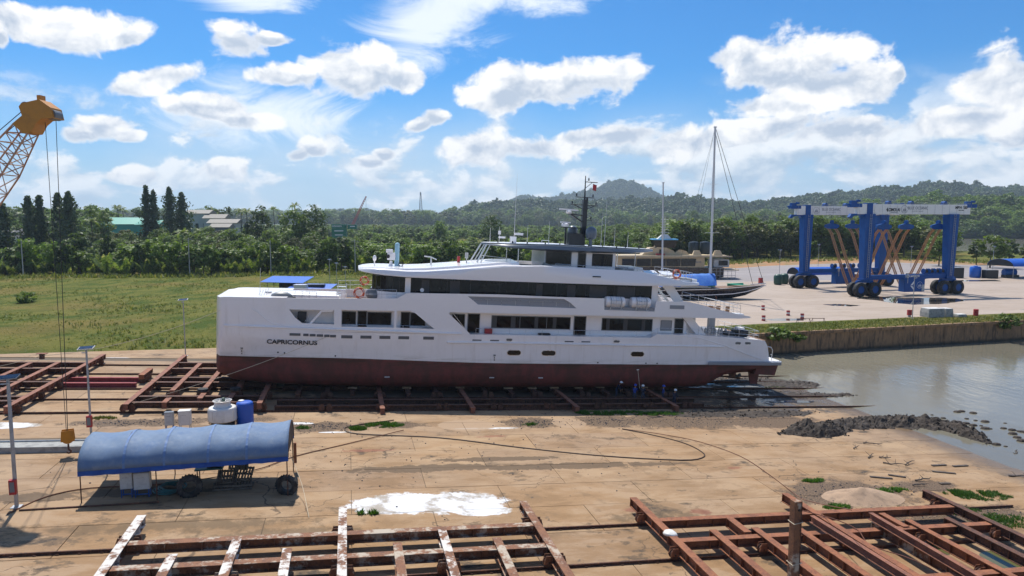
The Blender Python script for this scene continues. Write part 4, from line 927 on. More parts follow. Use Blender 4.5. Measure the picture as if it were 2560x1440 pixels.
for sg in (-1, 1):
    b = MB(); b.prism([(X(a), c) for a, c in outer], 0, .14, lambda a, c, t: (a, sg*(4.9-t-.0*(c-6.4)), c), holes=[[(X(a), c) for a, c in h] for h in holes]); b.build('side_panel', 'gel_white', yacht)
    # grey window set into the belt, rubbing mouldings
    MB().prism([(X(a), c) for a, c in holes[3]], .10, .13, lambda a, c, t: (a, sg*(4.9-t), c)).build('belt_window', 'raft_grey', yacht)
    b = MB()
    for pts in ([(-26.2, 6.86), (-24, 6.84), (-16, 6.70), (-3.7, 6.46)], [(-5.1, 5.57), (0, 5.60), (13.9, 5.54), (25.8, 5.52)]):
        for p, q in zip(pts, pts[1:]):
            hb = side_w
            b.bar((X(p[0]), sg*(hb(*p)+.03), p[1]), (X(q[0]), sg*(hb(*q)+.03), q[1]), .24, .17)
    b.build('moulding', 'gel_white', yacht, bevel=.05)
# raised styling creases on the visible side
b = MB(); P_ = [(-23.7, 8.5), (-23.1, 8.15), (-22.4, 7.5), (-21.84, 7.14), (-21, 7.0), (-16.2, 6.92)]
for p, q in zip(P_, P_[1:]): b.bar((X(p[0]), -4.9, p[1]), (X(q[0]), -4.9, q[1]), .07, .09)
P_ = [(17.7, 6.74), (20, 6.72), (23, 6.4), (26, 5.6), (29, 4.6), (31, 4.0)]
for p, q in zip(P_, P_[1:]): b.bar((X(p[0]), -hb_deck(p[0])-.0, p[1]), (X(q[0]), -hb_deck(q[0])-.0, q[1]), .07, .09)
b.build('styling_crease', 'gel_white', yacht, bevel=.03)
# raft recess, mooring pocket liners
fbox('raft_recess', 'raft_grey', yacht, (X(14.3), -4.1, 9.55), (5.7, 1.2, .1)); fbox('recess_back', 'gel_white', yacht, (X(14.3), -3.98, 10.0), (5.7, .1, .9)); fbox('recess_lip', 'raft_grey', yacht, (X(14.3), -4.83, 9.42), (5.68, .05, .34))
fbox('pocket_liner', 'gel_white', yacht, (X(-18.3), -3.6, 7.9), (4.6, .1, 1.9)); fbox('pocket_floor', 'deck_grey', yacht, (X(-18.3), -4.2, 7.02), (4.4, 1.2, .1))
b = MB(); b.box((X(-19.2), -4.1, 7.72), (.8, .5, 1.0)); b.build('mooring_winch', 'dark_plastic', yacht, bevel=.06)
b = MB(); b.path([(X(-19.3), -4.6, 8.4), (X(-17.0), -4.6, 8.45)], .03); b.bar((X(-18.4), -4.7, 7.15), (X(-17.3), -4.7, 8.5), .14, .2); b.bar((X(-17.3), -4.72, 8.45), (X(-16.3), -4.72, 8.5), .14, .25)
for k in range(5): b.tube((X(-18.9+k*.17), -4.4, 7.3), (X(-18.2+k*.17), -4.4, 8.4), .02, n=4)
b.build('boarding_stair', 'gel_white', yacht)
b = MB()
for k, (a, wd_) in enumerate([(-20.25, 1.0), (-19.0, .5), (-18.4, .55), (-17.75, .6), (-17.05, .5), (-16.5, .55)]): b.box((X(a+wd_/2), -4.91, 6.12-.02*k), (wd_, .05, .24))
b.build('freeing_port', 'vent_grey', yacht, bevel=.02)
def slot(u0, u1, z0, z1, m='vent_grey', name='vent_slot', rnd_=False):
    uc = (u0+u1)/2; zc = (z0+z1)/2; y = -side_w(uc, zc)-.002
    b = MB()
    if rnd_:
        r = (z1-z0)/2; pts = [(X(u1)-r+r*math.cos(a), zc+r*math.sin(a)) for a in [math.pi*(-.5+k/6) for k in range(7)]]+[(X(u0)+r+r*math.cos(a), zc+r*math.sin(a)) for a in [math.pi*(.5+k/6) for k in range(7)]]
        b.prism(pts, 0, .05, lambda a, c, t: (a, y-.02+t, c))
    else: b.box((X(uc), y, zc), (u1-u0, .05, z1-z0))
    return b.build(name, m, yacht)
for a in (-15.45, -13.63, -11.8, -9.96, -7.5): slot(a, a+1.06, 5.82, 6.12)
for a in (-2.52, -.69): slot(a, a+.93, 5.78, 5.90)
for a in (7.27, 9.12): slot(a, a+.96, 5.78, 5.90)
for a, b_ in ((1.18, 2.6), (4.86, 6.34), (14.79, 16.28)):
    slot(a-.06, b_+.06, 4.29, 4.88, 'stainless', 'porthole_rim', True); y = -side_w(a, 4.6)
    o = slot(a, b_, 4.34, 4.83, 'yacht_glass', 'porthole', True); o.location.y -= .015
for a, b_ in ((1.0, 1.6), (12.72, 13.37), (27.19, 27.85), (28.43, 29.13)):
    slot(a-.05, b_+.05, 5.76, 6.10, 'stainless', 'fairlead_rim', True); o = slot(a, b_, 5.82, 6.04, 'vent_grey', 'fairlead', True); o.location.y -= .015
slot(18.9, 20.6, 9.58, 9.98, 'raft_grey', 'air_grille'); slot(9.95, 10.85, 12.68, 12.80, 'letter_black', 'vent_slot').location.y += .12
for (u, z) in ((-20.7, 4.25), (-15.95, 4.02), (11.1, 3.62), (16.6, 3.6), (17.9, 3.58), (-21.3, 4.3)):
    MB().tube((X(u), -side_w(u, z)-.03, z), (X(u), -side_w(u, z)+.1, z), .08, n=8).build('outlet', 'letter_black', yacht)
# name and draught marks
slope = math.atan2(5.29-5.375, 4.6)
text_part('name_lettering', 'CAPRICORNUS', .60, 'letter_black', yacht, Matrix.Translation((X(-20.0), -side_w(-20, 5.6)-.03, 5.33)) @ Matrix.Rotation(.016, 4, 'Y') @ Matrix.Rotation(-math.atan2(side_w(-17.7, 5.4)-side_w(-22.3, 5.4), 4.6), 4, 'Z') @ Matrix.Rotation(math.pi/2+math.atan2(side_w(-20, 5.6)-side_w(-20, 5.0), .6), 4, 'X'), .014, 4.62)
for u, d in ((-24.6, ('28', '6', '4')), (-.15, ('28', '6', '4'))):
    for k, s_ in enumerate(d):
        z = 4.62-k*.26 if u < -10 else 4.28-k*.24; text_part('draught_mark', s_, .24, 'letter_black', yacht, Matrix.Translation((X(u), -side_w(u, z)-.04, z)) @ Matrix.Rotation(math.pi/2+.1, 4, 'X'), .006)
for u in (-10.9, 4.9, -.3): text_part('bottom_mark', 'MMMM', .16, 'letter_white', yacht, Matrix.Translation((X(u), -hb_wl(u)-.0, 1.95)) @ Matrix.Rotation(math.pi/2-.03, 4, 'X'), .004)
# main deck house
MB().prism([(X(a), b_) for a, b_ in [(-15.6, -3.7), (21.6, -3.7), (23.4, -2.4), (23.4, 2.4), (21.6, 3.7), (-15.6, 3.7)]], 6.2, 8.68, lambda a, b_, t: (a, b_, t)).build('main_house', 'gel_white', yacht)
def pane(u0, u1, z0, z1, v=-3.7, m='yacht_glass', name='window', fr=.07, frm='trim_grey'):
    o = fbox(name, m, yacht, (X((u0+u1)/2), v-.01, (z0+z1)/2), (u1-u0, .05, z1-z0))
    b = MB(); c = (X((u0+u1)/2), v-.015, (z0+z1)/2); w_, h_ = u1-u0, z1-z0
    for dx, dz, sx, sz in ((0, h_/2+fr/2, w_+2*fr, fr), (0, -h_/2-fr/2, w_+2*fr, fr), (w_/2+fr/2, 0, fr, h_), (-w_/2-fr/2, 0, fr, h_)): b.box((c[0]+dx, c[1], c[2]+dz), (sx, .07, sz))
    b.build('window_frame', frm, o) if False else None
    f = b.build('window_frame', frm, o); return o
for a in ((-15.4, -14.15, 7.06, 8.27), (-12.95, -10.7, 7.05, 8.26), (-8.72, -7.3, 7.05, 8.27), (-4.45, -3.25, 7.02, 8.27), (11.75, 17.5, 6.98, 8.2)): pane(*a)
for a in ((-.35, 2.6), (2.66, 5.5), (5.56, 8.1)): pane(a[0], a[1], 7.0, 8.2)
for a in ((-13.9, -13.1), (-9.65, -8.85), (-2.85, -1.7), (8.6, 9.85), (20.25, 21.2)): pane(a[0], a[1], 6.3, 8.33, name='door')
pane(18.6, 19.8, 7.1, 8.1, m='raft_grey', name='vent_panel')
b = MB()
for a in (-13.5, -9.3, -2.3, 9.2):
    b.lathe([(.28, 0), (.34, .22), (.25, .45), (.05, .6)], (X(a), -3.35, 6.3), 8)
b.build('door_mat_roll', 'teak', yacht)
for a, c in ((-.1, .5), (1.9, .5), (4.4, .4), (6.4, .4), (12.4, .4), (14.4, .5), (16.5, .4)): MB().box((X(a), -3.745, 7.6), (c, .012, 1.16)).build('curtain', 'curtain', yacht)
fbox('fire_box', 'red_paint', yacht, (X(-.75), -3.98, 6.62), (.75, .5, .65)); fbox('deck_locker', 'dark_plastic', yacht, (X(5.2), -4.2, 6.4), (1.3, .5, .35), bevel=.08)
for sg in (-1, 1):                                         # slanted supports at the ends of the side decks
    MB().prism([(X(20.9), 8.66), (X(22.1), 8.66), (X(24.3), 6.3), (X(23.2), 6.3)], 0, .25, lambda a, c, t: (a, sg*(3.9-t), c)).build('raked_pillar', 'gel_white', yacht)
    MB().bar((X(-4.6), sg*4.8, 8.5), (X(-3.1), sg*4.8, 6.7), .04, .04).build('stay_rod', 'stainless', yacht)
# railings
def railing(name, pts, h, step, bars=(.5, 1.0), r=.022, m='stainless'):
    b = MB()
    for p, q in zip(pts, pts[1:]):
        p, q = Vector(p), Vector(q); n_ = max(1, round((q-p).length/step))
        for k in bars: b.tube(p+Vector((0, 0, h*k)), q+Vector((0, 0, h*k)), r, n=4)
        for i in range(n_+1): s_ = p.lerp(q, i/n_); b.tube(s_, s_+Vector((0, 0, h)), r, n=4)
    return b.build(name, m, yacht)
railing('side_rail', [(X(-15.4), -4.84, 6.96), (X(-6.6), -4.84, 6.93)], .22, 1.6, (1.0,))
railing('side_rail', [(X(-2.2), -4.84, 6.42), (X(17), -4.84, 6.4), (X(17.7), -4.84, 6.82), (X(23), -4.84, 6.8)], .62, 1.7, (1.0,), .018)
railing('aft_rail', [(X(22.6), -4.75, 6.78), (X(30.2), -4.5, 6.32), (X(30.6), -2, 6.3), (X(30.6), 2, 6.3), (X(30.2), 4.5, 6.32)], .95, 1.35, (.5, 1.0))
railing('belt_window_rail', [(X(-2.6), -4.83, 9.5), (X(7.6), -4.83, 9.46)], .5, 1.5, (1.0,), .015)
# upper house: wheelhouse and saloon
def rounded(u0, u1, hb, r, n=6):
    pts = [(u1, -hb), ]; pts = []
    for k in range(n+1): a = math.pi+math.pi/2*k/n; pts.append((u0+r+r*math.cos(a), -hb+r+r*math.sin(a)))
    pts += [(u1, -hb), (u1, hb)]
    for k in range(n+1): a = math.pi/2+math.pi/2*k/n; pts.append((u0+r+r*math.cos(a), hb-r+r*math.sin(a)))
    return pts
def ring_wall(pts, z0, z1, name, m, grow=0): return MB().prism([(X(a), b_) for a, b_ in pts], z0, z1, lambda a, b_, t: (a, b_, t)).build(name, m, yacht)
ring_wall(rounded(-12.6, 17.85, 3.9, 2.6), 8.78, 10.38, 'upper_house', 'gel_white'); ring_wall(rounded(-12.52, 17.2, 3.84, 2.55), 10.37, 11.9, 'saloon_glass', 'yacht_glass')
fbox('aft_bulkhead', 'gel_white', yacht, (X(17.5), 0, 11.1), (.7, 7.82, 1.6)); fbox('door_post', 'gel_white', yacht, (X(-9.15), 0, 11.1), (.55, 7.84, 1.5))
b = MB()
for u in (-5.2, -2.8, .2, 3.3, 6.4, 9.6, 12.8, 15): b.box((X(u), -3.845, 11.1), (.05, .02, 1.46))
for k in range(7):
    a = math.pi+math.pi/2*k/6; b.bar((X(-12.52+2.55+2.56*math.cos(a)), -3.84+2.55+2.56*math.sin(a), 10.36), (X(-12.52+2.55+2.56*math.cos(a)), -3.84+2.55+2.56*math.sin(a), 11.9), .06, .06)
b.build('mullion', 'mast_black', yacht)
for u, w_ in ((-7.4, .8), (-4.4, 1.0), (4.5, .7), (8.0, .9), (11.0, 1.9), (14.2, 2.0)): MB().box((X(u), -3.848, 11.05), (w_, .012, 1.3)).build('blind', 'curtain', yacht)
MB().tube((X(-7.75), -4.2, 10.7), (X(-7.75), -4.12, 10.7), .2, n=12).build('searchlight', 'gel_white', yacht)
# roof shell over the upper deck, hollow aft as sun deck
def r_lo(u): return lerp_poly([(-14, 12.25), (-12, 12.05), (-9.3, 11.93), (0, 11.88), (17, 11.92), (21.4, 12.02), (22.95, 12.15)], u)
def r_top(u): return lerp_poly([(-14, 12.5), (-12.5, 12.62), (-9.3, 12.55), (-7.5, 12.62), (-4, 12.98), (.4, 13.50), (4.9, 13.68), (9, 13.6), (13.7, 13.5), (15.6, 13.46), (18, 13.05), (20.4, 12.55), (22.95, 12.42)], u)
def r_cre(u): return lerp_poly([(-14, 12.40), (-9.3, 12.10), (-7.5, 12.34), (-4, 12.78), (.4, 13.36), (4.5, 13.60), (5.66, 13.44), (13.7, 12.31), (17.7, 12.36), (22.95, 12.28)], u)
def r_hb(u): return lerp_poly([(-14, 1.2), (-13.9, 2.0), (-13.5, 3.0), (-12.7, 3.8), (-11.5, 4.35), (-9.3, 4.65), (-6, 4.75), (16, 4.75), (20, 4.6), (22, 4.2), (22.95, 3.5)], u)
def r_in(u): return lerp_poly([(-14, .10), (-12, .3), (-8, .8), (.4, .9), (5, .55), (22.95, .4)], u)
rings = []
for u in [-14, -13.9, -13.5, -12.7, -11.5, -9.3, -8.4, -7.5, -4, -2, .4, 2.2, 2.25, 4.5, 5.66, 8, 10, 12, 13.7, 15.6, 17.7, 19, 20.4, 22, 22.95]:
    lo, tp, cr_, hb, inn = r_lo(u), r_top(u), r_cre(u), r_hb(u), r_in(u); crown = (tp+.42 if u <= 2.2 else 12.75)
    if u < -7: crown = tp+lerp_poly([(-14, .1), (-7, .42)], u)
    inner = hb-inn-.15 if hb > 2.2 else hb*.6
    half = [(0, lo), (hb-.35, lo), (hb-.02, lo+.03), (hb, (lo+cr_)/2), (hb-.02, cr_), (hb-.05-max(0, (tp-cr_))*.42, tp-.03), (hb-.16-max(0, (tp-cr_))*.42, tp), (inner, tp+(.06 if u <= 2.2 else 0)), (inner*.98, (tp+crown)/2+.05 if u <= 2.2 else crown), (0, crown)]
    rings.append([(X(u), -y, z) for y, z in half]+[(X(u), y, z) for y, z in reversed(half[1:-1])])
MB().loft(rings).build('roof_shell', 'gel_white', yacht, smooth=30)
# fittings on the wheelhouse roof
def zr(u): return r_top(u)+lerp_poly([(-14, .1), (-7, .42)], u)
b = MB().tube((X(-12.4), -1.0, zr(-12.4)-.1), (X(-12.4), -1.0, zr(-12.4)+.5), .06, n=6); b.ball((X(-12.4), -1, zr(-12.4)+.75), (.2, .2, .32), 10); b.build('beacon', 'gel_white', yacht)
z = zr(-10.7); b = MB().tube((X(-10.7), -.6, z-.1), (X(-10.7), -.6, z+.5), .22, .15, 8); b.box((X(-10.7), -.6, z+.95), (.8, .6, .75)); b.box((X(-10.9), -.6, z+1.5), (.7, .5, .35)); b.build('camera_turret', 'gel_white', yacht, bevel=.08)
MB().tube((X(-11.05), -.95, z+.95), (X(-11.0), -.9, z+.95), .2, n=10).build('camera_lens', 'letter_black', yacht)
MB().tube((X(-10.1), -.4, z-.05), (X(-10.1), -.4, z+2.2), .24, .24, 10).ball((X(-10.1), -.4, z+2.2), (.24, .24, .2), 10).build('covered_searchlight', 'cyan_cover', yacht)
b = MB().lathe([(.10, -.03), (.10, .03)], (0, 0, 0), 6); b = MB()
for k in range(10): a0, a1 = k*.628, (k+1)*.628; b.tube((X(-9.7)+.22*math.cos(a0), -.9, z+.2+.22*math.sin(a0)), (X(-9.7)+.22*math.cos(a1), -.9, z+.2+.22*math.sin(a1)), .05, n=5)
b.build('cable_coil', 'letter_black', yacht)
z = zr(-6.5); b = MB().tube((X(-6.6), -1.4, z-.1), (X(-6.6), -1.4, z+.4), .05, n=5); b.path([(X(-7.3), -.8, z+.8), (X(-6.6), -.8, z+.75), (X(-6.0), -.8, z+.5)], .06); b.tube((X(-6.6), -.8, z-.1), (X(-6.6), -.8, z+.8), .07, n=5); b.build('horn', 'stainless', yacht)
z = zr(-3.4); MB().box((X(-3.6), -.3, z+.25), (.28, .28, .7)).build('red_beacon', 'red_paint', yacht); b = MB().tube((X(-2.9), -1.2, z-.1), (X(-2.9), -1.2, z+.5), .06, n=6); b.box((X(-2.9), -1.2, z+.75), (.3, .3, .6)); b.build('antenna_pod', 'cabinet_grey', yacht)
b = MB(); z = r_top(.0)+.45; b.path([(X(-1), .6, z-.2), (X(-1), .6, z+.35), (X(1.8), -1.4, z+.2), (X(1.8), -1.4, z-.2)], .03); b.build('roof_handrail', 'stainless', yacht)
# sun deck house, hard top, furniture
fbox('sun_deck_house', 'gel_white', yacht, (X(9.2), 0, 13.95), (8.0, 5.4, 2.55)); fbox('sun_deck', 'deck_grey', yacht, (X(12), 0, 12.83), (19.5, 7.6, .06))
pane(5.35, 8.1, 13.75, 15.1, -2.7); pane(8.95, 9.75, 12.95, 15.05, -2.7, name='door'); pane(10.65, 11.65, 13.9, 14.95, -2.7, fr=.14, frm='letter_black'); pane(11.75, 12.7, 13.9, 14.95, -2.7, fr=.14, frm='letter_black')
ht = [(-1.2, .15), (-.6, 1.6), (1, 2.9), (3.5, 3.5), (7, 3.75), (11, 3.7), (14.5, 3.3), (17, 2.4), (18.2, 1.2), (18.5, .2)]
rings = []
for u, hb in ht:
    e = lerp_poly([(-1.2, .05), (2, .38), (7, .62), (14, .5), (18.5, .12)], u); lo = lerp_poly([(-1.2, 15.5), (2, 15.22), (7, 15.12), (14, 15.22), (18.5, 15.58)], u); top = lo+e
    half = [(0, lo), (hb*.9, lo), (hb, lo+e*.35), (hb*.94, top), (hb*.9, top+.03), (0, top+.12)]; rings.append([(X(u), -y, z_) for y, z_ in half]+[(X(u), y, z_) for y, z_ in reversed(half[1:-1])])
MB().loft(rings).build('hardtop', 'hardtop_grey', yacht, smooth=35)
MB().prism([(X(u), hb*.86*s_) for s_ in (-1, 1) for u, hb in (ht if s_ < 0 else ht[::-1])], 0, 1, lambda a, c, t: (a, c, lerp_poly([(-1.2, 15.62), (2, 15.70), (7, 15.83), (14, 15.80), (18.5, 15.76)], a+U0)+.02+t*.05)).build('hardtop_skin', 'white_paint', yacht)
b = MB()
for sg in (-1, 1): b.bar((X(-.9), sg*1.6, 15.5), (X(-1.9), sg*1.9, 13.6), .08, .16); b.bar((X(-.5), sg*1.6, 15.5), (X(-1.5), sg*1.9, 13.6), .05, .1); b.tube((X(2.3), sg*2.8, 13.2), (X(2.3), sg*2.8, 15.3), .05, n=6); b.tube((X(15.5), sg*2.6, 12.8), (X(15.5), sg*2.6, 15.3), .05, n=6)
b.build('hardtop_leg', 'stainless', yacht)
b = MB(); b.box((X(3.2), -1.6, 13.2), (2.2, 2.0, .7)); b.box((X(6.0), -2.95, 13.35), (2.2, .5, .5), Matrix.Rotation(.35, 3, 'Y')); b.box((X(4.4), -2.6, 13.2), (1.2, .8, .5)); b.box((X(14.5), -1.5, 13.2), (1.6, 3.0, .9)); b.build('sofa', 'cushion_grey', yacht, bevel=.1)
b = MB().box((X(16.2), 0.5, 13.25), (1.8, 3.5, .95)); b.build('bar_counter', 'gel_white', yacht, bevel=.05)
railing('sun_deck_rail', [(X(6), -4.1, 13.55), (X(15.2), -4.1, 13.4), (X(19), -4.05, 12.75), (X(21.8), -3.7, 12.42), (X(22.4), -2, 12.42), (X(22.4), 2, 12.42), (X(21.8), 3.7, 12.42)], .32, 1.5, (1.0,))
railing('aft_sun_rail', [(X(17.2), -4.1, 13.0), (X(21.9), -3.65, 12.45), (X(22.4), 0, 12.45), (X(21.9), 3.65, 12.45)], 1.05, .85, (.33, .66, 1.0))
b = MB()
for k in range(9): b.bar((X(15.6+k*.62), -2.2+.35*(k % 3), 13.05), (X(15.9+k*.62), -.3+.35*(k % 3), 13.35), .5, .07)
b.build('sun_lounger_slats', 'gel_white', yacht)
# stairs and furniture of the open aft upper deck
b = MB()
for k in range(9): b.box((X(19.6+k*.32), 1.6, 11.9-k*.33), (.36, 1.2, .05))
b.bar((X(19.3), 1.0, 12.1), (X(22.4), 1.0, 8.9), .05, .25); b.build('aft_stair', 'stainless', yacht)
b = MB()
for sg in (-1, 1): b.prism([(X(18.6), 11.95), (X(19.9), 11.95), (X(22.3), 9.0), (X(21.2), 9.0)], 0, .22, lambda a, c, t: (a, sg*(3.4-t), c))
b.build('aft_pillar', 'gel_white', yacht)
railing('upper_aft_rail', [(X(20.4), -4.55, 10.35), (X(23.5), -4.4, 9.75), (X(27.9), -4.1, 9.0), (X(28.3), -2, 8.9), (X(28.3), 2, 8.9), (X(27.9), 4.1, 9.0)], 1.1, 1.0, (.33, .66, 1.0))
b = MB()
for k in range(5): b.box((X(22.2+k*1.05), -1.0, 9.5), (.9, 1.4, .06)); b.tube((X(22.2+k*1.05), -1, 8.8), (X(22.2+k*1.05), -1, 9.5), .05, n=5)
b.build('deck_table', 'teak', yacht)
b = MB()
for k in range(6):
    a, c = 21.9+k*1.05, -2.2-.2*(k % 2); b.box((X(a), c, 9.2), (.5, .5, .08)); b.box((X(a), c-.24, 9.5), (.5, .06, .6))
    for dx in (-.2, .2):
        for dy in (-.2, .2): b.tube((X(a+dx), c+dy, 8.8), (X(a+dx), c+dy, 9.2), .025, n=4)
b.build('deck_chair', 'teak', yacht)
b = MB().box((X(28.1), -3.2, 9.02), (1.0, 1.2, .18)); b.build('deck_pad', 'gel_white', yacht, bevel=.06)
# life raft canisters with cradles
for i, u in enumerate((12.65, 15.55)):
    M = Matrix.Translation((X(u), -4.55, 10.12)); rt_ = Matrix.Rotation(math.pi/2, 3, 'Y')
    o = MB().lathe([(.30, -1.12), (.52, -1.05), (.58, -.9), (.58, -.06), (.62, -.05), (.62, .05), (.58, .06), (.58, .9), (.52, 1.05), (.30, 1.12)], (0, 0, 0), 20, rot=rt_).build('raft_canister', 'gel_white', yacht, smooth=40, M=M)
    b = MB()
    for k in (-.55, 0, .55):
        for j in range(12): a0, a1 = j*.5236, (j+1)*.5236; b.tube((k, .6*math.cos(a0), .6*math.sin(a0)), (k, .6*math.cos(a1), .6*math.sin(a1)), .025, n=4)
    b.build('strap', 'trim_grey', o)
    b = MB()
    for k in (-.62, -.3, 0, .3, .62): b.path([(k, -.64, -.55), (k, -.64, .2), (k, -.4, .5)], .022)
    for zz in (-.5, -.15, .2): b.tube((-.7, -.64, zz), (.7, -.64, zz), .022, n=4)
    b.tube((-.8, -.55, -.78), (.8, -.55, -.78), .03, n=4); b.bar((-.6, -.5, -.8), (-.6, -.5, -.45), .05, .05); b.bar((.6, -.5, -.8), (.6, -.5, -.45), .05, .05)
    b.build('raft_cradle', 'stainless', yacht, M=M)
# foredeck: lockers, tender hatches, rails, capstan
b = MB()
for k, (a, c) in enumerate(((-18.6, -1.2), (-18.9, 1.2))): b.box((X(a), c, 9.25), (6.0, 1.8, .9))
b.build('foredeck_locker', 'gel_white', yacht, bevel=.22)
MB().prism([(X(-24), -3.4), (X(-23), -4.4), (X(-12.4), -4.6), (X(-12.4), 4.6), (X(-23), 4.4), (X(-24), 3.4)], 8.8, 8.86, lambda a, c, t: (a, c, t)).build('foredeck', 'teak', yacht)
b = MB().lathe([(.55, 0), (.6, .5), (.35, .75), (.3, .9)], (X(-22.7), -.6, 8.85), 12); b.build('anchor_windlass', 'deck_grey', yacht)
b = MB()
for k in range(4): b.path([(X(-23.6+k*.25), -2.6, 8.9), (X(-23.2+k*.25), -2.6, 10.0+.1*k)], .025)
b.tube((X(-23.3), -2.4, 9.0), (X(-23.3), -2.4, 12.2), .02, n=4); b.build('jackstaff', 'stainless', yacht)
railing('foredeck_rail', [(X(-16), -4.75, 9.68), (X(-10.3), -4.75, 9.85)], .85, 1.4, (.5, 1.0)); railing('foredeck_far_rail', [(X(-16), 4.75, 9.68), (X(-9.6), 4.75, 9.95)], .95, 1.4, (.5, 1.0)); railing('locker_rail', [(X(-21.4), -2.2, 8.9), (X(-18.0), -2.2, 8.9)], 1.1, .7, (.33, .66, 1.0))
b = MB()
for k in range(5): b.box((X(-15.6), -1.0, 9.3+k*.3), (.9, .7, .05))
b.bar((X(-15.1), -1.35, 9.0), (X(-15.1), -1.35, 10.9), .06, .06); b.bar((X(-16.1), -1.35, 9.0), (X(-15.9), -1.35, 10.9), .06, .06); b.build('foredeck_ladder', 'stainless', yacht)
b = MB().box((X(-15.4), -2.4, 9.6), (.5, .4, 1.5)); b.build('deck_crane_post', 'gel_white', yacht, bevel=.06)
# aft main deck: dive bottles, covered tenders
b = MB()
for k in range(9): b.lathe([(.16, 0), (.16, .75), (.05, .9), (.05, 1.0)], (X(23.9+k*.42), -2.4+.15*(k % 2), 6.3), 8)
b.build('dive_bottle', 'deck_grey', yacht, smooth=40)
b = MB().box((X(29.2), -2.2, 6.75), (1.5, 1.6, .8)).box((X(27.6), -2.4, 6.6), (1.2, 1.4, .6)); b.build('tender_cover', 'dark_plastic', yacht, bevel=.2); MB().box((X(29.0), -2.4, 7.25), (.9, .9, .35)).build('gear_bag', 'gel_white', yacht, bevel=.12)
b = MB().box((X(28.3), 2.8, 7.5), (.8, .5, 2.5)); b.build('aft_post', 'raft_grey', yacht)
# mast with radars, domes, aerials
ms = MB(); ms.bar((X(10.15), -.1, 15.9), (X(10.15), -.1, 20.9), .42, .55); ms.bar((X(10.4), -.1, 17), (X(10.4), -.1, 21.2), .2, .3); ms.tube((X(10.15), -.1, 20.8), (X(10.1), -.1, 23.5), .10, .05, 6)
for (u0, u1, z) in ((8.6, 11.7, 20.3), (9.1, 11.2, 21.15), (10.1, 11.5, 22.85)): ms.bar((X(u0), -.1, z), (X(u1), -.1, z), .25, .07)
ms.bar((X(8.5), -.1, 19.25), (X(10.1), -.1, 19.15), .2, .12); ms.bar((X(8.7), -.1, 19.2), (X(10.1), -.1, 18.4), .14, .14); ms.bar((X(8.9), -.1, 20.3), (X(10.1), -.1, 19.8), .08, .08); ms.bar((X(11.4), -.1, 20.3), (X(10.3), -.1, 19.8), .08, .08); ms.bar((X(10.9), -.1, 22.8), (X(10.2), -.1, 22.2), .05, .05)
ms.box((X(9.3), 0, 16.5), (1.8, 1.8, 1.3)); ms.bar((X(7.6), 0, 17.75), (X(10.0), 0, 17.75), .5, .1); ms.bar((X(8.2), 0, 15.9), (X(8.2), 0, 17.75), .16, .16); ms.bar((X(10.1), -.1, 18.6), (X(11.1), -.1, 18.7), .1, .06)
for (u, z) in ((8.75, 20.4), (11.5, 20.4), (9.2, 21.25), (11.1, 21.25), (10.5, 23.0), (11.0, 18.8)): ms.tube((X(u), -.1, z), (X(u), -.1, z+.3), .1, .05, 6)
ms.build('mast', 'mast_black', yacht)
for (u, y, z, r) in ((10.72, -1.3, 17.3, .62), (9.4, 1.2, 17.4, .55)):
    MB().lathe([(r*.55, -r*1.1), (r*.9, -r*.9), (r, -r*.3), (r, r*.3), (r*.82, r*.75), (r*.5, r*1.0), (r*.1, r*1.1)], (X(u), y, z), 18).tube((X(u), y, z-1.5), (X(u), y, z-.5), .2, n=8).build('satellite_dome', 'hardtop_grey', yacht, smooth=50)
MB().bar((X(7.3), -.2, 19.72), (X(9.5), -.0, 19.68), .22, .16).lathe([(.3, 0), (.36, .2), (.2, .4)], (X(8.4), -.1, 19.28), 12).build('radar_scanner', 'gel_white', yacht); MB().bar((X(7.5), -.2, 18.3), (X(8.7), .1, 18.3), .2, .14).lathe([(.4, 0), (.42, .3), (.2, .42)], (X(8.1), 0, 17.82), 12).build('radar_scanner', 'gel_white', yacht)
b = MB()
for (u, y, z0, z1) in ((2.4, 0, 15.8, 23.2), (-.05, 1.0, 15.5, 17.3), (.85, .4, 15.6, 17.4), (12.1, -.8, 15.9, 19.6), (12.95, .4, 15.9, 20.9), (4.4, 2, 15.8, 17.6), (6.9, 2, 15.8, 18.4), (14.3, .8, 15.8, 18), (16, 1, 15.8, 17.6)): b.tube((X(u), y, z0), (X(u), y, z1), .028, .012, 4)
b.build('aerial', 'gel_white', yacht)
b = MB().box((X(2.3), 0, 16.1), (.6, .6, .7)); b.box((X(2.9), 0, 16.75), (.9, .5, .25)).box((X(1.1), .2, 16.3), (.7, .3, .2)).tube((X(2.3), 0, 15.7), (X(2.3), 0, 16.3), .1, n=6); b.path([(X(5.4), -.5, 15.9), (X(5.4), -.5, 16.2), (X(6.2), -.5, 16.2), (X(6.2), -.5, 15.9)], .04); b.box((X(.85), .4, 16.8), (.25, .25, .4)); b.build('roof_instruments', 'gel_white', yacht)
b = MB()
for k in range(11): b.tube((X(.3+k*1.6), -3.0 if 2 < k < 9 else -1.6, 15.75), (X(.3+k*1.6), -3.0 if 2 < k < 9 else -1.6, 16.0), .09, .06, 6)
b.build('roof_light', 'letter_black', yacht)
fg_ = MB().add([(X(11.0), -.1, 22.7), (X(11.45), -.15, 22.55), (X(11.4), -.1, 21.9), (X(11.0), -.1, 22.0)], [(0, 1, 2, 3)]).build('pennant', 'red_paint', yacht)
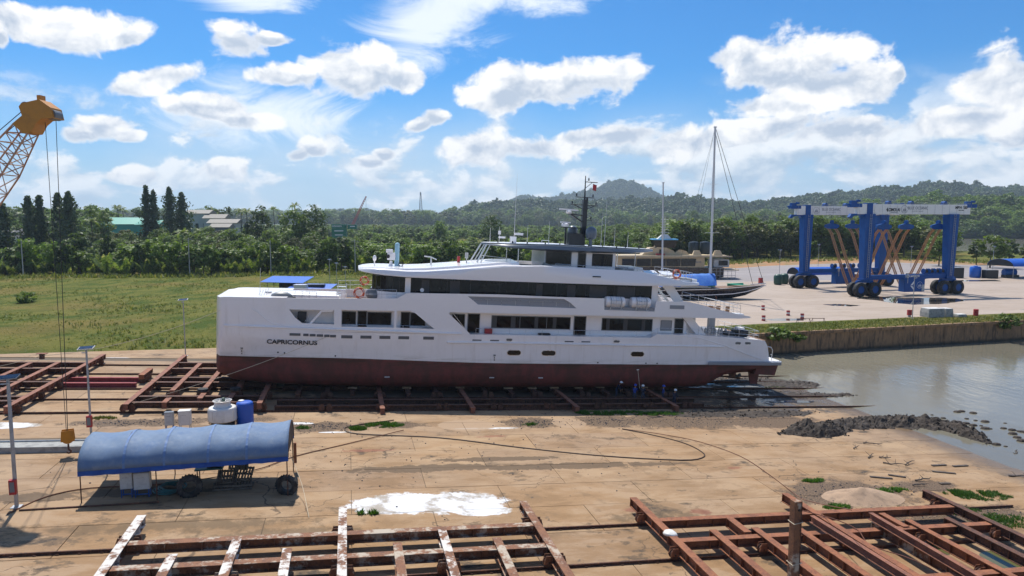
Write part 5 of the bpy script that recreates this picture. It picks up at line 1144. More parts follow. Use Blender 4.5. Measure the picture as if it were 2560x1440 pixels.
# loose gear aboard
def lifebuoy(M, label):
    b = MB(); N = 24; rr = []
    for i in range(N):
        a = 2*math.pi*i/N; rr.append([((.36+.085*math.cos(t))*math.cos(a), .085*math.sin(t), (.36+.085*math.cos(t))*math.sin(a)) for t in [k*math.pi/4 for k in range(8)]])
    rr.append(rr[0]); b.loft(rr, cap0=False, cap1=False); o = tag(b.build('lifebuoy', 'orange_buoy', smooth=50, M=M), label, 'lifebuoy', 'orange lifebuoys on the yacht rails')
    c = MB()
    for k in range(4):
        a0 = k*math.pi/2+.5
        for s_ in (-.14, 0, .14): a = a0+s_; c.box((.36*math.cos(a), 0, .36*math.sin(a)), (.06, .19, .19), Matrix.Rotation(-a, 3, 'Y'))
    c.build('reflective_band', 'gel_white', o)
YM = yacht.matrix_world
lifebuoy(YM @ Matrix.Translation((X(-13.9), -4.86, 10.3)) @ Matrix.Diagonal((1.25, 1, 1.25, 1)), 'orange lifebuoy on the near foredeck rail of the white yacht')
lifebuoy(YM @ Matrix.Translation((X(-13.2), 4.7, 10.7)) @ Matrix.Diagonal((1.2, 1, 1.2, 1)), 'orange lifebuoy on the far foredeck rail of the white yacht')
lifebuoy(YM @ Matrix.Translation((X(19.9), -4.0, 13.3)) @ Matrix.Diagonal((1.2, 1, 1.2, 1)), 'orange and white lifebuoy on the aft sun deck rail of the white yacht')
def fender(M, label):
    o = MB().lathe([(.08, -1.05), (.3, -.9), (.47, -.5), (.5, 0), (.47, .5), (.3, .9), (.08, 1.05)], (0, 0, 0), 14, rot=Matrix.Rotation(math.pi/2, 3, 'Y')).build('fender', 'trim_grey', smooth=60, M=M); tag(o, label, 'fender', 'dark fenders on the foredeck')
    MB().tube((1.0, 0, 0), (1.3, 0, 0), .06, n=6).build('fender_eye', 'letter_black', o)
fender(YM @ Matrix.Translation((X(-21.2), -3.2, 9.5)), 'dark grey fender lying on the foredeck near the bow')
fender(YM @ Matrix.Translation((X(-12.4), -2.4, 9.95)) @ Matrix.Rotation(.2, 4, 'Y') @ Matrix.Diagonal((.8, 1, 1.2, 1)), 'black covered buoy in front of the wheelhouse windows')
# ------------------------------------------------------------------ the blue travel lift
LA = R(13.8); lift = thing('travel_lift', 'huge blue travel lift with white girders on the quay', 'boat hoist', WM(86.7, 167.8, ZQ, LA))
def part(mb, name, m, parent=lift, **k): return mb.build(name, m, parent, **k)
HX, HY = 11.2, 10.45
def leg(x, y, sx):
    b = MB(); b.loft([[(x-a, y-c, z), (x+a, y-c, z), (x+a, y+c, z), (x-a, y+c, z)] for a, c, z in ((.92, .75, 3.7), (1.3, 1.0, 18.25))]); return part(b, 'leg', 'blue_steel', bevel=.04)
for sy in (-1, 1):
    y = sy*HY
    for sx in (-1, 1): leg(sx*HX, y, sx)
    g = part(MB().box((.75, y, 19.3), (30.1, 1.25, 2.2)), 'girder', 'girder_white', bevel=.03)
    b = MB(); b.bar((-14.2, y-.55, 20.75), (15.7, y-.55, 20.75), .05, .05); b.bar((-14.2, y-.55, 20.55), (15.7, y-.55, 20.55), .04, .04)
    for k in range(21): b.tube((-14.2+k*1.5, y-.55, 20.4), (-14.2+k*1.5, y-.55, 20.75), .03, n=4)
    part(b, 'girder_rail', 'galvanised', g)
    b = MB(); [b.box((-14+k*2.0, y-.64, 19.3), (.03, .03, 2.1)) for k in range(16)]; o = part(b, 'weld_seam', 'galvanised', g); o['kind'] = 'stuff'
    part(MB().box((-HX, y, 19.4), (1.5, 1.4, 2.5)), 'leg_head', 'blue_steel', bevel=.04)
    part(MB().box((0, y, 4.2), (2*HX+1.8, .95, 1.0)), 'lower_beam', 'blue_steel', bevel=.04)
    # trolley gear at the left end, sheaves along the top
    for xx in (-14.6, 16.2):
        b = MB().box((xx, y, 20.1), (2.8, 1.3, .8)).box((xx-.5, y, 20.8), (1.4, .9, .7)).tube((xx-2.0, y, 20.3), (xx+1.4, y, 20.3), .2, n=8).box((xx+.6, y-.3, 21.1), (.8, .5, .5)); part(b, 'trolley', 'blue_steel', bevel=.05)
    b = MB().prism([(-16.2, 17.6), (-15.6, 18.3), (-12.6, 18.3), (-12.0, 17.6), (-12.5, 17.5), (-13.3, 17.9), (-14.9, 17.9), (-15.7, 17.3)], -.4, .4, lambda a, c, t: (a, y+t, c)); part(b, 'claw', 'blue_steel')
    for xx in (-6, 0, 9):
        b = MB().tube((xx, y-.5, 20.75), (xx, y+.5, 20.75), .42, n=14).box((xx, y, 20.5), (1.3, .8, .25)); part(b, 'sheave', 'blue_steel')
    # bogies: two axles with twin tyres
    for sx in (-1, 1):
        x = sx*HX; b = MB().box((x, y, 3.35), (3.9, .9, .55)).box((x, y, 3.75), (1.6, 1.2, .5))
        for dx in (-1.87, 1.87): b.box((x+dx, y, 2.6), (.7, .6, 1.5)).tube((x+dx, y-1.25, 1.62), (x+dx, y+1.25, 1.62), .28, n=8)
        bg = part(b, 'bogie', 'blue_steel', bevel=.05)
        for dx in (-1.87, 1.87):
            for dy in (-.95, .95):
                rt_ = Matrix.Rotation(math.pi/2, 3, 'X')
                w_ = MB().lathe([(.85, -.5), (1.3, -.52), (1.55, -.42), (1.63, -.2), (1.63, .2), (1.55, .42), (1.3, .52), (.85, .5)], (0, 0, 0), 28, rot=rt_, caps=False).build('tyre', 'black_rubber', lift, smooth=35, M=Matrix.Translation((x+dx, y+dy, 1.62)))
                r_ = MB().lathe([(.2, -.38), (.86, -.36), (.86, .36), (.2, .38)], (0, 0, 0), 20, rot=rt_)
                for k in range(8): a = k*math.pi/4; r_.tube((.6*math.cos(a), -.42, .6*math.sin(a)), (.6*math.cos(a), -.36, .6*math.sin(a)), .06, n=5)
                part(r_, 'rim', 'blue_steel', w_)
    # winch drums
    for k in range(4):
        xx = (4.4+k*1.5) if sy < 0 else (-3.2+k*2.7); b = MB().tube((xx, y, 5.35), (xx+1.0, y, 5.35), .42, n=14, mi=1)
        for e in (0, 1.0): b.tube((xx+e-.05, y, 5.35), (xx+e+.05, y, 5.35), .62, n=14, mi=0)
        b.box((xx+.5, y, 4.85), (.9, .6, .3)); b.build('winch', ['blue_steel', 'dark_plastic'], lift)
for (lx, ly) in ((-HX, -HY), (HX, -HY), (-HX, HY)):
    b = MB()
    for dx in (-.22, .22): b.bar((lx+dx-.1, ly-.95, 4.2), (lx+dx, ly-1.12, 18.2), .05, .05)
    for k in range(26): b.bar((lx-.3+.004*k, ly-.96-.006*k, 4.5+k*.53), (lx+.2+.004*k, ly-.96-.006*k, 4.5+k*.53), .04, .04)
    part(b, 'ladder', 'galvanised'); part(MB().box((lx, ly, 3.9), (2.3, 1.9, .35)).box((lx, ly, 17.6), (2.9, 2.3, .2)), 'leg_flange', 'blue_steel')
part(MB().box((HX+2.2, 0, 19.2), (1.2, 2*HY-1, 1.6)), 'cross_beam', 'girder_white', bevel=.03)
for (x, y) in ((1.4, -HY), (.2, HY)):
    e = part(MB().box((x, y, 2.35), (5.4, 1.9, 3.1)), 'engine_house', 'blue_steel', bevel=.08)
    part(MB().box((x+2.2, y-1.0, 1.7), (.7, .12, 1.4)), 'hatch', 'cabinet_grey', e); part(MB().box((x-2.3, y-1.2, 4.4), (.3, .3, .8)).tube((x-2.3, y-1.3, 2.8), (x-2.3, y-1.3, 4.6), .06, n=5), 'exhaust', 'galvanised', e)
# hook blocks and slings
for i, x in enumerate((-5.2, .8, 9.6)):
    for sy in (-1, 1):
        y = sy*8.6; b = MB().prism([(-2.0, 15.2), (-1.9, 15.75), (-.5, 16.1), (.5, 16.1), (1.9, 15.75), (2.0, 15.2), (1.2, 14.8), (-1.2, 14.8)], -.25, .25, lambda a, c, t: (x+a, y+t, c)); b.tube((x-.25, y, 16.4), (x+.25, y, 16.4), .5, n=12)
        part(b, 'hook_block', 'blue_steel'); b = MB()
        for dx in (-.2, .2): b.tube((x+dx, y, 16.3), (x+dx, y*1.1, 18.4), .04, n=4)
        part(b, 'hoist_cable', 'cable_black')
    for dx in (-1.25, -.75, .75, 1.25):
        b = MB(); pts = []
        for k in range(25):
            t = -1+k/12; pts.append(Vector((x+dx, 8.6*t*(.93 if abs(t) < .999 else 1), 1.0+14.0*(math.sqrt(t*t+.02)-.1414)/(1.00995-.1414))))
        for p, q in zip(pts, pts[1:]): b.bar(p, q, .34, .05, up=(0, 0, 1))
        part(b, 'sling', 'sling_tan')
def front(x, y, z): return Matrix.Translation((x, y, z)) @ Matrix.Rotation(math.pi/2, 4, 'X')
def circle_logo(x, y, z, r, m):
    b = MB()
    for k in range(22): a0, a1 = .25+k*.262, .25+(k+1)*.262; b.tube((x+r*math.cos(a0), y, z+r*math.sin(a0)), (x+r*math.cos(a1), y, z+r*math.sin(a1)), r*.035, n=4)
    b.add([(x-.1*r, y, z-.45*r), (x+.15*r, y, z+.55*r), (x+.2*r, y, z-.4*r)], [(0, 1, 2)]); b.add([(x+.28*r, y, z-.4*r), (x+.3*r, y, z+.25*r), (x+.6*r, y, z-.45*r)], [(0, 1, 2)]); b.add([(x-.55*r, y, z-.4*r), (x-.2*r, y, z+.3*r), (x-.2*r, y, z-.42*r)], [(0, 1, 2)]); b.bar((x-.8*r, y, z-.62*r), (x+.8*r, y, z-.68*r), .02, r*.06)
    part(b, 'sail_emblem', m)
yf = -HY-.66
text_part('lettering', 'CIMOLAI', .95, 'letter_black', lift, front(-4.9, yf, 19.15), .03, 3.0); text_part('lettering', 'technology', .3, 'letter_grey', lift, front(-4.9, yf, 18.6), .004, 1.9)
part(MB().add([(-7.0, yf, 19.2), (-6.55, yf, 19.75), (-6.55, yf, 18.65)], [(0, 1, 2)]).add([(-6.5, yf, 19.2), (-6.5, yf, 18.7), (-6.9, yf, 19.15)], [(0, 1, 2)]), 'triangle_emblem', 'letter_black')
circle_logo(-2.2, yf, 19.3, .85, 'letter_grey'); text_part('lettering', 'BLUE OCEANIC', .92, 'letter_grey', lift, front(1.4, yf, 19.55), .0, 5.3); text_part('lettering', 'S H I P Y A R D', .32, 'letter_grey', lift, front(1.4, yf, 18.85), .002, 2.8)
text_part('lettering', 'MBH 600', .85, 'letter_black', lift, front(13.2, yf, 19.7), .03, 3.3); text_part('lettering', 'MAX 600t', .3, 'letter_black', lift, front(13.2, yf, 19.1), .006, 1.4)
yr = HY-.66; circle_logo(-8.9, yr, 19.3, .85, 'letter_grey'); text_part('lettering', 'BLUE OCEANIC', .92, 'letter_grey', lift, front(-4.6, yr, 19.55), .0, 5.3); text_part('lettering', 'S H I P Y A R D', .32, 'letter_grey', lift, front(-4.6, yr, 18.85), .002, 2.8)
text_part('lettering', 'CIMOLAI MBH 600', .6, 'letter_white', lift, front(1.0, -HY-.5, 4.3), .02, 3.9)
ye = -HY-.97; part(MB().add([(.2, ye, 2.3), (1.1, ye, 3.3), (1.1, ye, 2.75), (.7, ye, 2.3)], [(0, 1, 2, 3)]).add([(.2, ye, 2.15), (.7, ye, 2.15), (1.1, ye, 1.7), (1.1, ye, 1.2)], [(0, 1, 2, 3)]), 'triangle_emblem', 'letter_white'); circle_logo(2.7, ye, 2.3, .75, 'letter_white')

# ------------------------------------------------------------------ things on the quay
def drum(x, y, lab, red_only=False, s=1.0, grp='red and white marker drums on the quay'):
    o = thing('oil_drum', lab, 'drum', WM(x, y, ZQ+.014), None if red_only else grp)
    for k in range(3): z0, z1 = k*.3*s, (k+1)*.3*s; MB().lathe([(.29*s, z0+.002), (.31*s, z0+.02), (.31*s, z1-.02), (.29*s, z1-.002)], (0, 0, 0), 18).build('drum_band', 'drum_white' if (k == 1 and not red_only) else 'red_paint', o, smooth=40)
    MB().tube((0, 0, .895*s), (0, 0, .91*s), .27*s, n=16).build('lid', 'rust_dark' if not red_only else 'red_paint', o)
drum(47.3, 130.9, 'red and white drum, farthest of the marker drums beside the yacht stern'); drum(49.0, 123.2, 'red and white drum right of the small blue puddle'); drum(42.3, 116.7, 'red and white drum standing in the small blue puddle'); drum(49.8, 119.1, 'red and white drum behind the low trestles')
drum(82.1, 122.9, 'plain red drum near the grass verge at the right', True, 1.3)
def trestle(x, y, lab):
    o = thing('trestle', lab, 'trestle', WM(x, y, ZQ+.014, .1), 'low steel trestles by the marker drums'); MB().bar((-1.15, 0, .72), (1.15, 0, .72), .08, .08).build('top_bar', 'rust_dark', o)
    for sx in (-1, 1):
        for sy in (-1, 1): MB().bar((sx*.95, 0, .7), (sx*1.15, sy*.4, 0), .05, .05).build('leg', 'rust_dark', o)
trestle(47.9, 113.9, 'left one of two rusty trestles on the quay'); trestle(50.5, 114.4, 'right one of two rusty trestles on the quay')
def solar_post(x, y, z, h, lab, M=None, box=None, r=.07, rz=0, g='solar lamp posts'):
    o = thing('solar_lamp_post', lab, 'lamp post', M if M is not None else WM(x, y, z, rz), g); MB().tube((0, 0, 0), (0, 0, h), r, r*.8, 10).build('pole', 'galvanised', o)
    MB().box((0, 0, .03), (.5, .5, .05)).build('base_plate', 'galvanised', o); MB().box((0, 0, h+.12), (1.05, .6, .05), Matrix.Rotation(.22, 3, 'X') @ Matrix.Rotation(-.06, 3, 'Y')).build('solar_panel', 'galvanised', o)
    MB().box((0, -.01, h+.155), (.95, .5, .02), Matrix.Rotation(.22, 3, 'X') @ Matrix.Rotation(-.06, 3, 'Y')).build('solar_cells', 'panel_dark', o)
    MB().bar((0, 0, h-.25), (-.0, -.75, h-.1), .14, .07).build('lamp_head', 'cabinet_grey', o)
    if box: b = MB().box((box[0], -.16, box[1]), (.36, .24, .85)); k = b.build('extinguisher_box', 'red_paint', o, bevel=.02); MB().box((box[0], -.285, box[1]+.02), (.24, .012, .58)).build('box_window', 'trim_grey', k)
    return o
solar_post(69.0, 119.6, ZQ, 7.2, 'solar lamp post standing on the verge in front of the blue lift'); solar_post(143.8, 252, ZQ, 7.5, 'far solar lamp post seen between the lift slings'); solar_post(80, 208.9, ZQ, 8, 'far solar lamp post left of the blue lift'); solar_post(113.3, 258.7, ZQ, 8, 'far solar lamp post at the back of the asphalt yard, behind the lift'); solar_post(145.3, 211.2, ZQ, 9, 'far solar lamp post beside the blue shelter at the right edge')
o = thing('fire_cabinet', 'red box beside the lamp post on the verge', 'fire cabinet', WM(69.6, 121.6, ZQ+.014)); MB().box((0, 0, .75), (.7, .4, .95)).build('cabinet', 'red_paint', o, bevel=.03); MB().box((0, 0, .13), (.4, .3, .27)).build('foot', 'galvanised', o)
for (x, y, w_, d_, h_, lab, nm) in ((73.6, 121.6, 3.1, 2.2, 1.5, 'wide grey concrete block near the lamp post on the verge', 0), (76.1, 121.9, 1.5, 1.9, 1.45, 'narrower grey block against the wide concrete block', 0), (78.2, 121.2, 1.7, 1.3, .5, 'low white-topped slab right of the grey concrete blocks', 1)):
    o = thing('concrete_block', lab, 'block', WM(x, y, ZQ+.014, .15), 'grey blocks on the quay'); MB().loft([[(-w_/2*k, -d_/2*k, z), (w_/2*k, -d_/2*k, z), (w_/2*k, d_/2*k, z), (-w_/2*k, d_/2*k, z)] for k, z in ((1, 0), (1, h_*.55), (.93, h_))]).build('block_body', 'concrete_block', o, bevel=.04); MB().box((0, 0, h_+.03), (w_*.9, d_*.9, .06)).build('block_top', 'tank_white', o)
def shelter(x, y, w_, d_, h0, h1, lab, rz=0, m='blue_plastic'):
    o = thing('arched_shelter', lab, 'shelter', WM(x, y, ZQ+.014, rz), 'blue arched shelters on the quay'); b = MB(); n = 12
    r0 = [(-w_/2, -d_/2*math.cos(math.pi*k/n), h0+(h1-h0)*math.sin(math.pi*k/n)) for k in range(n+1)]; r1 = [(w_/2, p[1], p[2]) for p in r0]
    b.loft([r0, r1, [(p[0], p[1], p[2]-.05) for p in r1], [(p[0], p[1], p[2]-.05) for p in r0], r0], closed=False, cap0=False, cap1=False); b.build('tarpaulin', m, o, smooth=50)
    for sx in (-1, 1):
        for sy in (-1, 1): MB().tube((sx*(w_/2-.1), sy*(d_/2-.05), 0), (sx*(w_/2-.1), sy*(d_/2-.05), h0+.1), .06, n=6).build('post', 'galvanised', o)
    MB().prism([(p[1], p[2]) for p in r0], -w_/2+.2, -w_/2+.25, lambda a, c, t: (t, a, c)).build('end_cloth', 'dark_plastic', o) if w_ > 10 else None
    return o
shelter(82.5, 189, 14.5, 5.5, 2.4, 4.3, 'blue arched shelter half hidden behind the blue lift', .22); shelter(152, 208, 17, 8.5, 3.6, 5.6, 'blue arched shelter at the right edge of the picture', .25)
def box_thing(name, lab, cat, x, y, size, m, rz=0, grp=None, m2='galvanised'):
    o = thing(name, lab, cat, WM(x, y, ZQ+.02, rz), grp); MB().box((0, 0, size[2]/2), size).build('body', m, o, bevel=.08); MB().box((0, 0, size[2]+.04), (size[0]*.8, size[1]*.8, .08)).build('lid', m2, o); return o
for i, (x, y, s_, lab) in enumerate(((70.0, 183.6, (2.0, 2.0, 2.6), 'left one of two dark green bins left of the lift'), (72.6, 186, (2.0, 2.0, 2.6), 'right one of two dark green bins left of the lift'))):
    o = thing('waste_bin', lab, 'bin', WM(x, y, ZQ+.02), 'dark green bins'); MB().lathe([(.85, 0), (1.05, .4), (1.1, 2.0), (.9, 2.5)], (0, 0, 0), 14).build('body', 'bin_green', o, smooth=40); MB().lathe([(.92, 2.5), (.6, 2.75)], (0, 0, 0), 14).build('lid', 'bin_green', o)
box_thing('pump_trailer', 'red and white pump on a stand at the edge of the asphalt', 'pump', 66.3, 186, (.9, .9, 1.6), 'red_paint', .2)
box_thing('orange_cabinet', 'yellow-brown cabinet under the blue shelter behind the lift', 'cabinet', 77.5, 187, (2.0, 1.5, 2.8), 'crane_yellow'); box_thing('crate_stack', 'rust-red crates stacked behind the lift', 'crates', 91, 188.5, (6, 1.6, 2.4), 'rust_red')
box_thing('black_case', 'black angular case on the far quay right of the lift', 'case', 117.5, 203, (5, 2, 1.5), 'dark_plastic', .1); box_thing('water_tank', 'black square tank on the far quay', 'tank', 131, 206, (3.2, 2.5, 3.0), 'dark_plastic'); box_thing('machine_box', 'black machine box beside the blue barrel', 'machine', 140, 204.5, (3.4, 2.4, 2.4), 'dark_plastic')
box_thing('covered_boat', 'low bundle of blue and white gear right of the lift', 'gear', 113, 199, (6, 2, .9), 'sky_blue_roof'); box_thing('plastic_table', 'small white table on the far quay', 'table', 126, 204, (1.6, 1.2, 1.9), 'tank_white')
o = thing('blue_barrel', 'big blue barrel near the right shelter', 'barrel', WM(137, 206.5, ZQ+.02)); MB().lathe([(1.3, 0), (1.5, .3), (1.5, 2.9), (1.2, 3.3)], (0, 0, 0), 18).build('body', 'tank_blue', o, smooth=40); MB().lathe([(.6, 3.3), (.55, 3.5)], (0, 0, 0), 14).build('lid', 'tank_blue', o)
o = thing('winch_machine', 'blue winch machine beneath the right-hand shelter', 'winch', WM(147, 206, ZQ+.02)); MB().tube((-2, 0, 1.6), (1.4, 0, 1.6), 1.0, n=14).build('drum', 'blue_steel', o); MB().box((0, 0, .5), (4, 2, .8)).build('skid', 'dark_plastic', o)
# blue lean-to roofs behind the bow
for (x, y, w_, d_, z0, z1, lab) in ((-51.5, 160, 9.5, 6, 5.0, 5.9, 'larger blue sheet roof of the open shed behind the bow'), (-45.2, 157, 9.5, 5, 3.6, 4.6, 'lower blue sheet roof beside the open shed behind the bow')):
    o = thing('open_shed', lab, 'shed', WM(x, y, field_z(x, y), .05), 'blue roofed sheds behind the bow'); b = MB(); z0 -= 2.6; z1 -= 2.6
    b.add([(-w_/2-.6, -d_/2, z0), (w_/2-.6, -d_/2, z0-.3), (w_/2+.6, d_/2, z1-.2), (-w_/2+.6, d_/2, z1), (-w_/2-.6, -d_/2, z0-.06), (w_/2-.6, -d_/2, z0-.36), (w_/2+.6, d_/2, z1-.26), (-w_/2+.6, d_/2, z1-.06)], [(0, 1, 2, 3), (7, 6, 5, 4), (0, 4, 5, 1), (1, 5, 6, 2), (2, 6, 7, 3), (3, 7, 4, 0)]); b.build('roof_sheet', 'tank_blue', o)
    for sx in (-.8, 0, .8):
        for sy in (-.8, .8): MB().tube((sx*w_/2, sy*d_/2, -.2), (sx*w_/2, sy*d_/2, z0-.25), .06, n=5).build('post', 'rust_dark', o)
    MB().box((.5, .5, 1.0), (w_*.5, 1.5, 1.8)).build('stored_gear', 'dark_plastic', o)
o = thing('white_container', 'small white cabin between the blue roofs behind the bow', 'cabin', WM(-46.8, 154.5, 1.25)); MB().box((0, 0, 1.3), (2.6, 2, 2.6)).build('body', 'tank_white', o); MB().box((0, 0, 2.66), (2.8, 2.2, .12)).build('roof', 'gel_white', o)

# ------------------------------------------------------------------ sailing ketch and beige ferry on the hard
ketch = thing('sailing_ketch', 'dark blue two-masted sailing yacht standing behind the white yacht stern', 'sailing yacht', WM(37, 150, ZQ, 0))
st = [(17.65, .05, 3.05, 2.9), (15.5, .9, 2.95, 1.75), (13, 1.7, 2.8, .75), (10, 2.4, 2.6, .15), (5, 3.0, 2.35, 0), (-4, 3.2, 2.15, 0), (-12, 2.8, 2.1, .2), (-17, 2.0, 2.2, .9)]
rings = []
for x, hb, dk, kl in st: half = [(0, kl), (hb*.45, kl+.12), (hb*.85, kl+(dk-kl)*.45), (hb, dk)]; rings.append([(x, -y, z) for y, z in half[::-1]]+[(x, y, z) for y, z in half[1:]])
MB().loft(rings, closed=True).build('hull', 'navy_hull', ketch, smooth=50)
b = MB()
for (a, c) in zip(st, st[1:]):
    for sg in (-1, 1): b.bar((a[0], sg*(a[1]*.86+.06), a[3]+(a[2]-a[3])*.48), (c[0], sg*(c[1]*.86+.06), c[3]+(c[2]-c[3])*.48), .05, .16); b.bar((a[0], sg*a[1], a[2]), (c[0], sg*c[1], c[2]), .1, .1)
b.build('boot_stripe', 'gel_white', ketch)
MB().loft([[(x, -hb*.95, dk+.02), (x, hb*.95, dk+.02), (x, hb*.9, dk+.05), (x, -hb*.9, dk+.05)] for x, hb, dk, kl in st]).build('deck', 'teak', ketch)
b = MB().box((1, 0, 2.75), (9, 2.6, .7)).box((-9, 0, 2.7), (5, 2.4, .7)); b.build('coachroof', 'gel_white', ketch, bevel=.15)
MB().tube((5.6, 0, 2.2), (5.8, 0, 36.4), .27, .2, 10).box((5.8, 0, 36.4), (.6, .3, .25)).build('main_mast', 'mast_alloy', ketch); MB().tube((-4.7, 0, 2.2), (-4.9, 0, 24.8), .2, .16, 10).box((-4.9, 0, 24.8), (.5, .3, .2)).build('mizzen_mast', 'mast_alloy', ketch)
b = MB()
for (z, w_) in ((14.2, 1.9), (24.5, 1.4)): b.bar((5.7, -w_, z), (5.7, w_, z), .1, .06); b.bar((5.7-w_*.9, -.6, z), (5.7+w_*.9, .6, z), .1, .06)
b.build('spreader', 'mast_alloy', ketch)
b = MB()
for (p, q, r) in (((17.2, 0, 3.2), (5.9, 0, 36.2), .05), ((14.8, 0, 3.1), (5.9, 0, 35.0), .05), ((-4.9, 0, 24.4), (5.7, 0, 36.2), .0), ((5.6, -3, 2.4), (5.7, -1.9, 14.2), .02), ((5.7, -1.9, 14.2), (5.8, -.1, 36), .02), ((5.6, 3, 2.4), (5.7, 1.9, 14.2), .02), ((5.7, 1.9, 14.2), (5.8, .1, 36), .02), ((0, 0, 4), (5.7, 0, 36), .02), ((-2.2, 0, 3.0), (5.7, 0, 35.6), .02), ((-4.6, -2.8, 2.2), (-4.9, 0, 24), .02), ((-4.6, 2.8, 2.2), (-4.9, 0, 24), .02)):
    if r: b.tube(p, q, r, n=4)
b.build('rigging', 'cable_black', ketch)
b = MB(); b.tube((5.5, 0, 4.6), (-5, 0, 5.0), .2, n=8); b.tube((14, -1, 3.2), (17.6, -.1, 3.4), .1, n=6); b.build('boom', 'mast_alloy', ketch)
for sx in (-11, -3, 6):
    for sg in (-1, 1): MB().bar((sx, sg*3.1, 1.0), (sx, sg*4.2, -.0), .12, .12).build('prop_stand', 'rust', ketch)
def drape(name, pts, w_, sag, m, parent, seed):
    b = MB(); r = random.Random(seed); n = 14; rows = 9; g = []
    for i in range(n+1):
        t = i/n; c = Vector(pts[0]).lerp(Vector(pts[1]), t); row = []
        for j in range(rows+1):
            s_ = -1+2*j/rows; row.append((c.x+r.uniform(-.12, .12), c.y+s_*w_, c.z-abs(s_)**1.4*sag+.28*noise.noise((c.x*1.1+seed, s_*2.3, seed))))
        g.append(row)
    b.loft(g, closed=False, cap0=False, cap1=False); return b.build(name, m, parent, smooth=60)
mat('tarp_blue', (.02, .14, .52), .6, c2=(.05, .20, .55), s2=1.0, bump=.5, bs=2)
drape('boom_tarpaulin', ((6.4, 0, 5.6), (-6, 0, 5.2)), 2.6, 2.4, 'tarp_blue', ketch, 3); drape('boom_tarpaulin', ((-6.4, 0, 5.4), (-16, 0, 5.2)), 2.4, 2.0, 'tarp_blue', ketch, 5)
b = MB(); b.tube((9.2, -.6, 3.1), (12.6, -.4, 3.3), .3, .22, 8); b.add([(8.5, -1, 3.5), (11, -1.4, 3.1), (14.6, -.8, 3.0), (11, .6, 3.1)], [(0, 1, 2, 3)]); b.box((5.6, -.6, 3.2), (1.6, 1.5, .9)); b.build('sail_cover', 'green_cloth', ketch)
ferry = thing('beige_ferry', 'beige passenger boat with dark windows and blue wheelhouse canopy', 'boat', WM(44, 205, ZQ, 0))
rings = [[(x, -y, z0), (x, y, z0), (x, y*1.05, z1), (x, -y*1.05, z1)] for x, y, z0, z1 in ((-26, 1.0, 1.2, 4.2), (-20, 3.4, .3, 3.8), (-5, 3.8, .1, 3.5), (14, 3.8, .1, 3.3), (17, 3.6, .6, 3.3))]
MB().loft(rings).build('hull', 'navy_hull', ferry); MB().loft([[(x, -y, 3.3), (x, y, 3.3), (x, y*.95, 6.3), (x, -y*.95, 6.3)] for x, y in ((-17, 3.5), (11.5, 3.7))]).build('cabin', 'beige_boat', ferry)
for k in range(5): MB().prism([(-12.3+k*4.25, 3.75), (-8.3+k*4.25, 3.75), (-8.3+k*4.25+(.3 if k == 4 else 0), 5.85), (-12.3+k*4.25-(.0), 5.85)], -3.78, -3.66, lambda a, c, t: (a, t, c)).build('window', 'boat_glass', ferry)
MB().loft([[(x, -y, 6.3), (x, y, 6.3), (x, y*.97, 6.3+h_), (x, -y*.97, 6.3+h_)] for x, y, h_ in ((-19, 2.5, .3), (-14, 4.2, .55), (12, 4.3, .6), (18, 3.8, .5), (19.7, 3.0, .2))]).build('upper_deck', 'beige_boat', ferry); MB().box((16.5, 0, 4.5), (4.5, 6, 2.2)).build('aft_cabin', 'cabinet_grey', ferry); MB().box((19, 0, 2.6), (5, 7, .3)).build('aft_platform', 'beige_boat', ferry)
MB().box((17, -3.05, 4.6), (2.6, .1, 1.4)).build('aft_opening', 'boat_glass', ferry)
MB().prism([(-6.5, 6.8), (4, 6.8), (2.6, 8.2), (.8, 9.0), (-2.0, 9.2), (-2.2, 9.0), (-4, 9.0)], -2.2, 2.2, lambda a, c, t: (a, t, c)).build('wheelhouse_base', 'beige_boat', ferry); MB().loft([[(a-k, -2.0-k*.3, z), (c+k, -2.0-k*.3, z), (c+k, 2+k*.3, z), (a-k, 2+k*.3, z)] for a, c, k, z in ((-2.4, 3.2, 0, 8.9), (-2.4, 3.2, .8, 11.2))]).build('wheelhouse', 'boat_glass', ferry)
MB().box((.4, 0, 11.35), (7.3, 5.2, .3)).build('canopy', 'sky_blue_roof', ferry, bevel=.1); b = MB()
b.loft([[(-1.6, -1.2, 11.5), (2.4, -1.2, 11.5), (2.4, 1.2, 11.5), (-1.6, 1.2, 11.5)], [(-.2, -.5, 12.8), (1.4, -.5, 12.8), (1.4, .5, 12.8), (-.2, .5, 12.8)]]); b.build('radar_base', 'tank_white', ferry)
b = MB().tube((.6, 0, 12.7), (.6, 0, 18), .12, .06, 6)
for k in range(6): b.bar((-.6, 0, 13.4+k*.75), (1.8, 0, 13.4+k*.75), .3, .1)
b.build('aerial_mast', 'tank_white', ferry)
for (x, lab) in ((10.2, ''), (13.6, '')): MB().lathe([(1.45, 0), (1.5, .2), (1.5, 3.2), (1.3, 3.55), (.5, 3.7)], (x, 4.2, 6.9), 18).build('water_tank', 'tank_dark', ferry, smooth=40)
for x in (9.5, 15.5): MB().loft([[(x-1.3, -3, 6.85), (x+1.3, -3, 6.85), (x+1.3, -1.5, 6.85), (x-1.3, -1.5, 6.85)], [(x-.8, -2.6, 8.2), (x+.7, -2.6, 8.2), (x+.7, -1.9, 8.2), (x-.8, -1.9, 8.2)]]).build('vent_box', 'beige_boat', ferry)
MB().box((-.9, -2.25, 7.7), (.9, .08, 1.6)).build('door', 'boat_glass', ferry); MB().box((-1.2, -3, 7.1), (2.6, .8, .5)).build('red_cover', 'red_paint', ferry, bevel=.1); MB().prism([(2.5, 6.85), (7.5, 6.85), (6.6, 8.0), (5.2, 8.4), (4.4, 8.4)], -1.9, -1.7, lambda a, c, t: (a, t, c)).build('side_fairing', 'beige_boat', ferry)
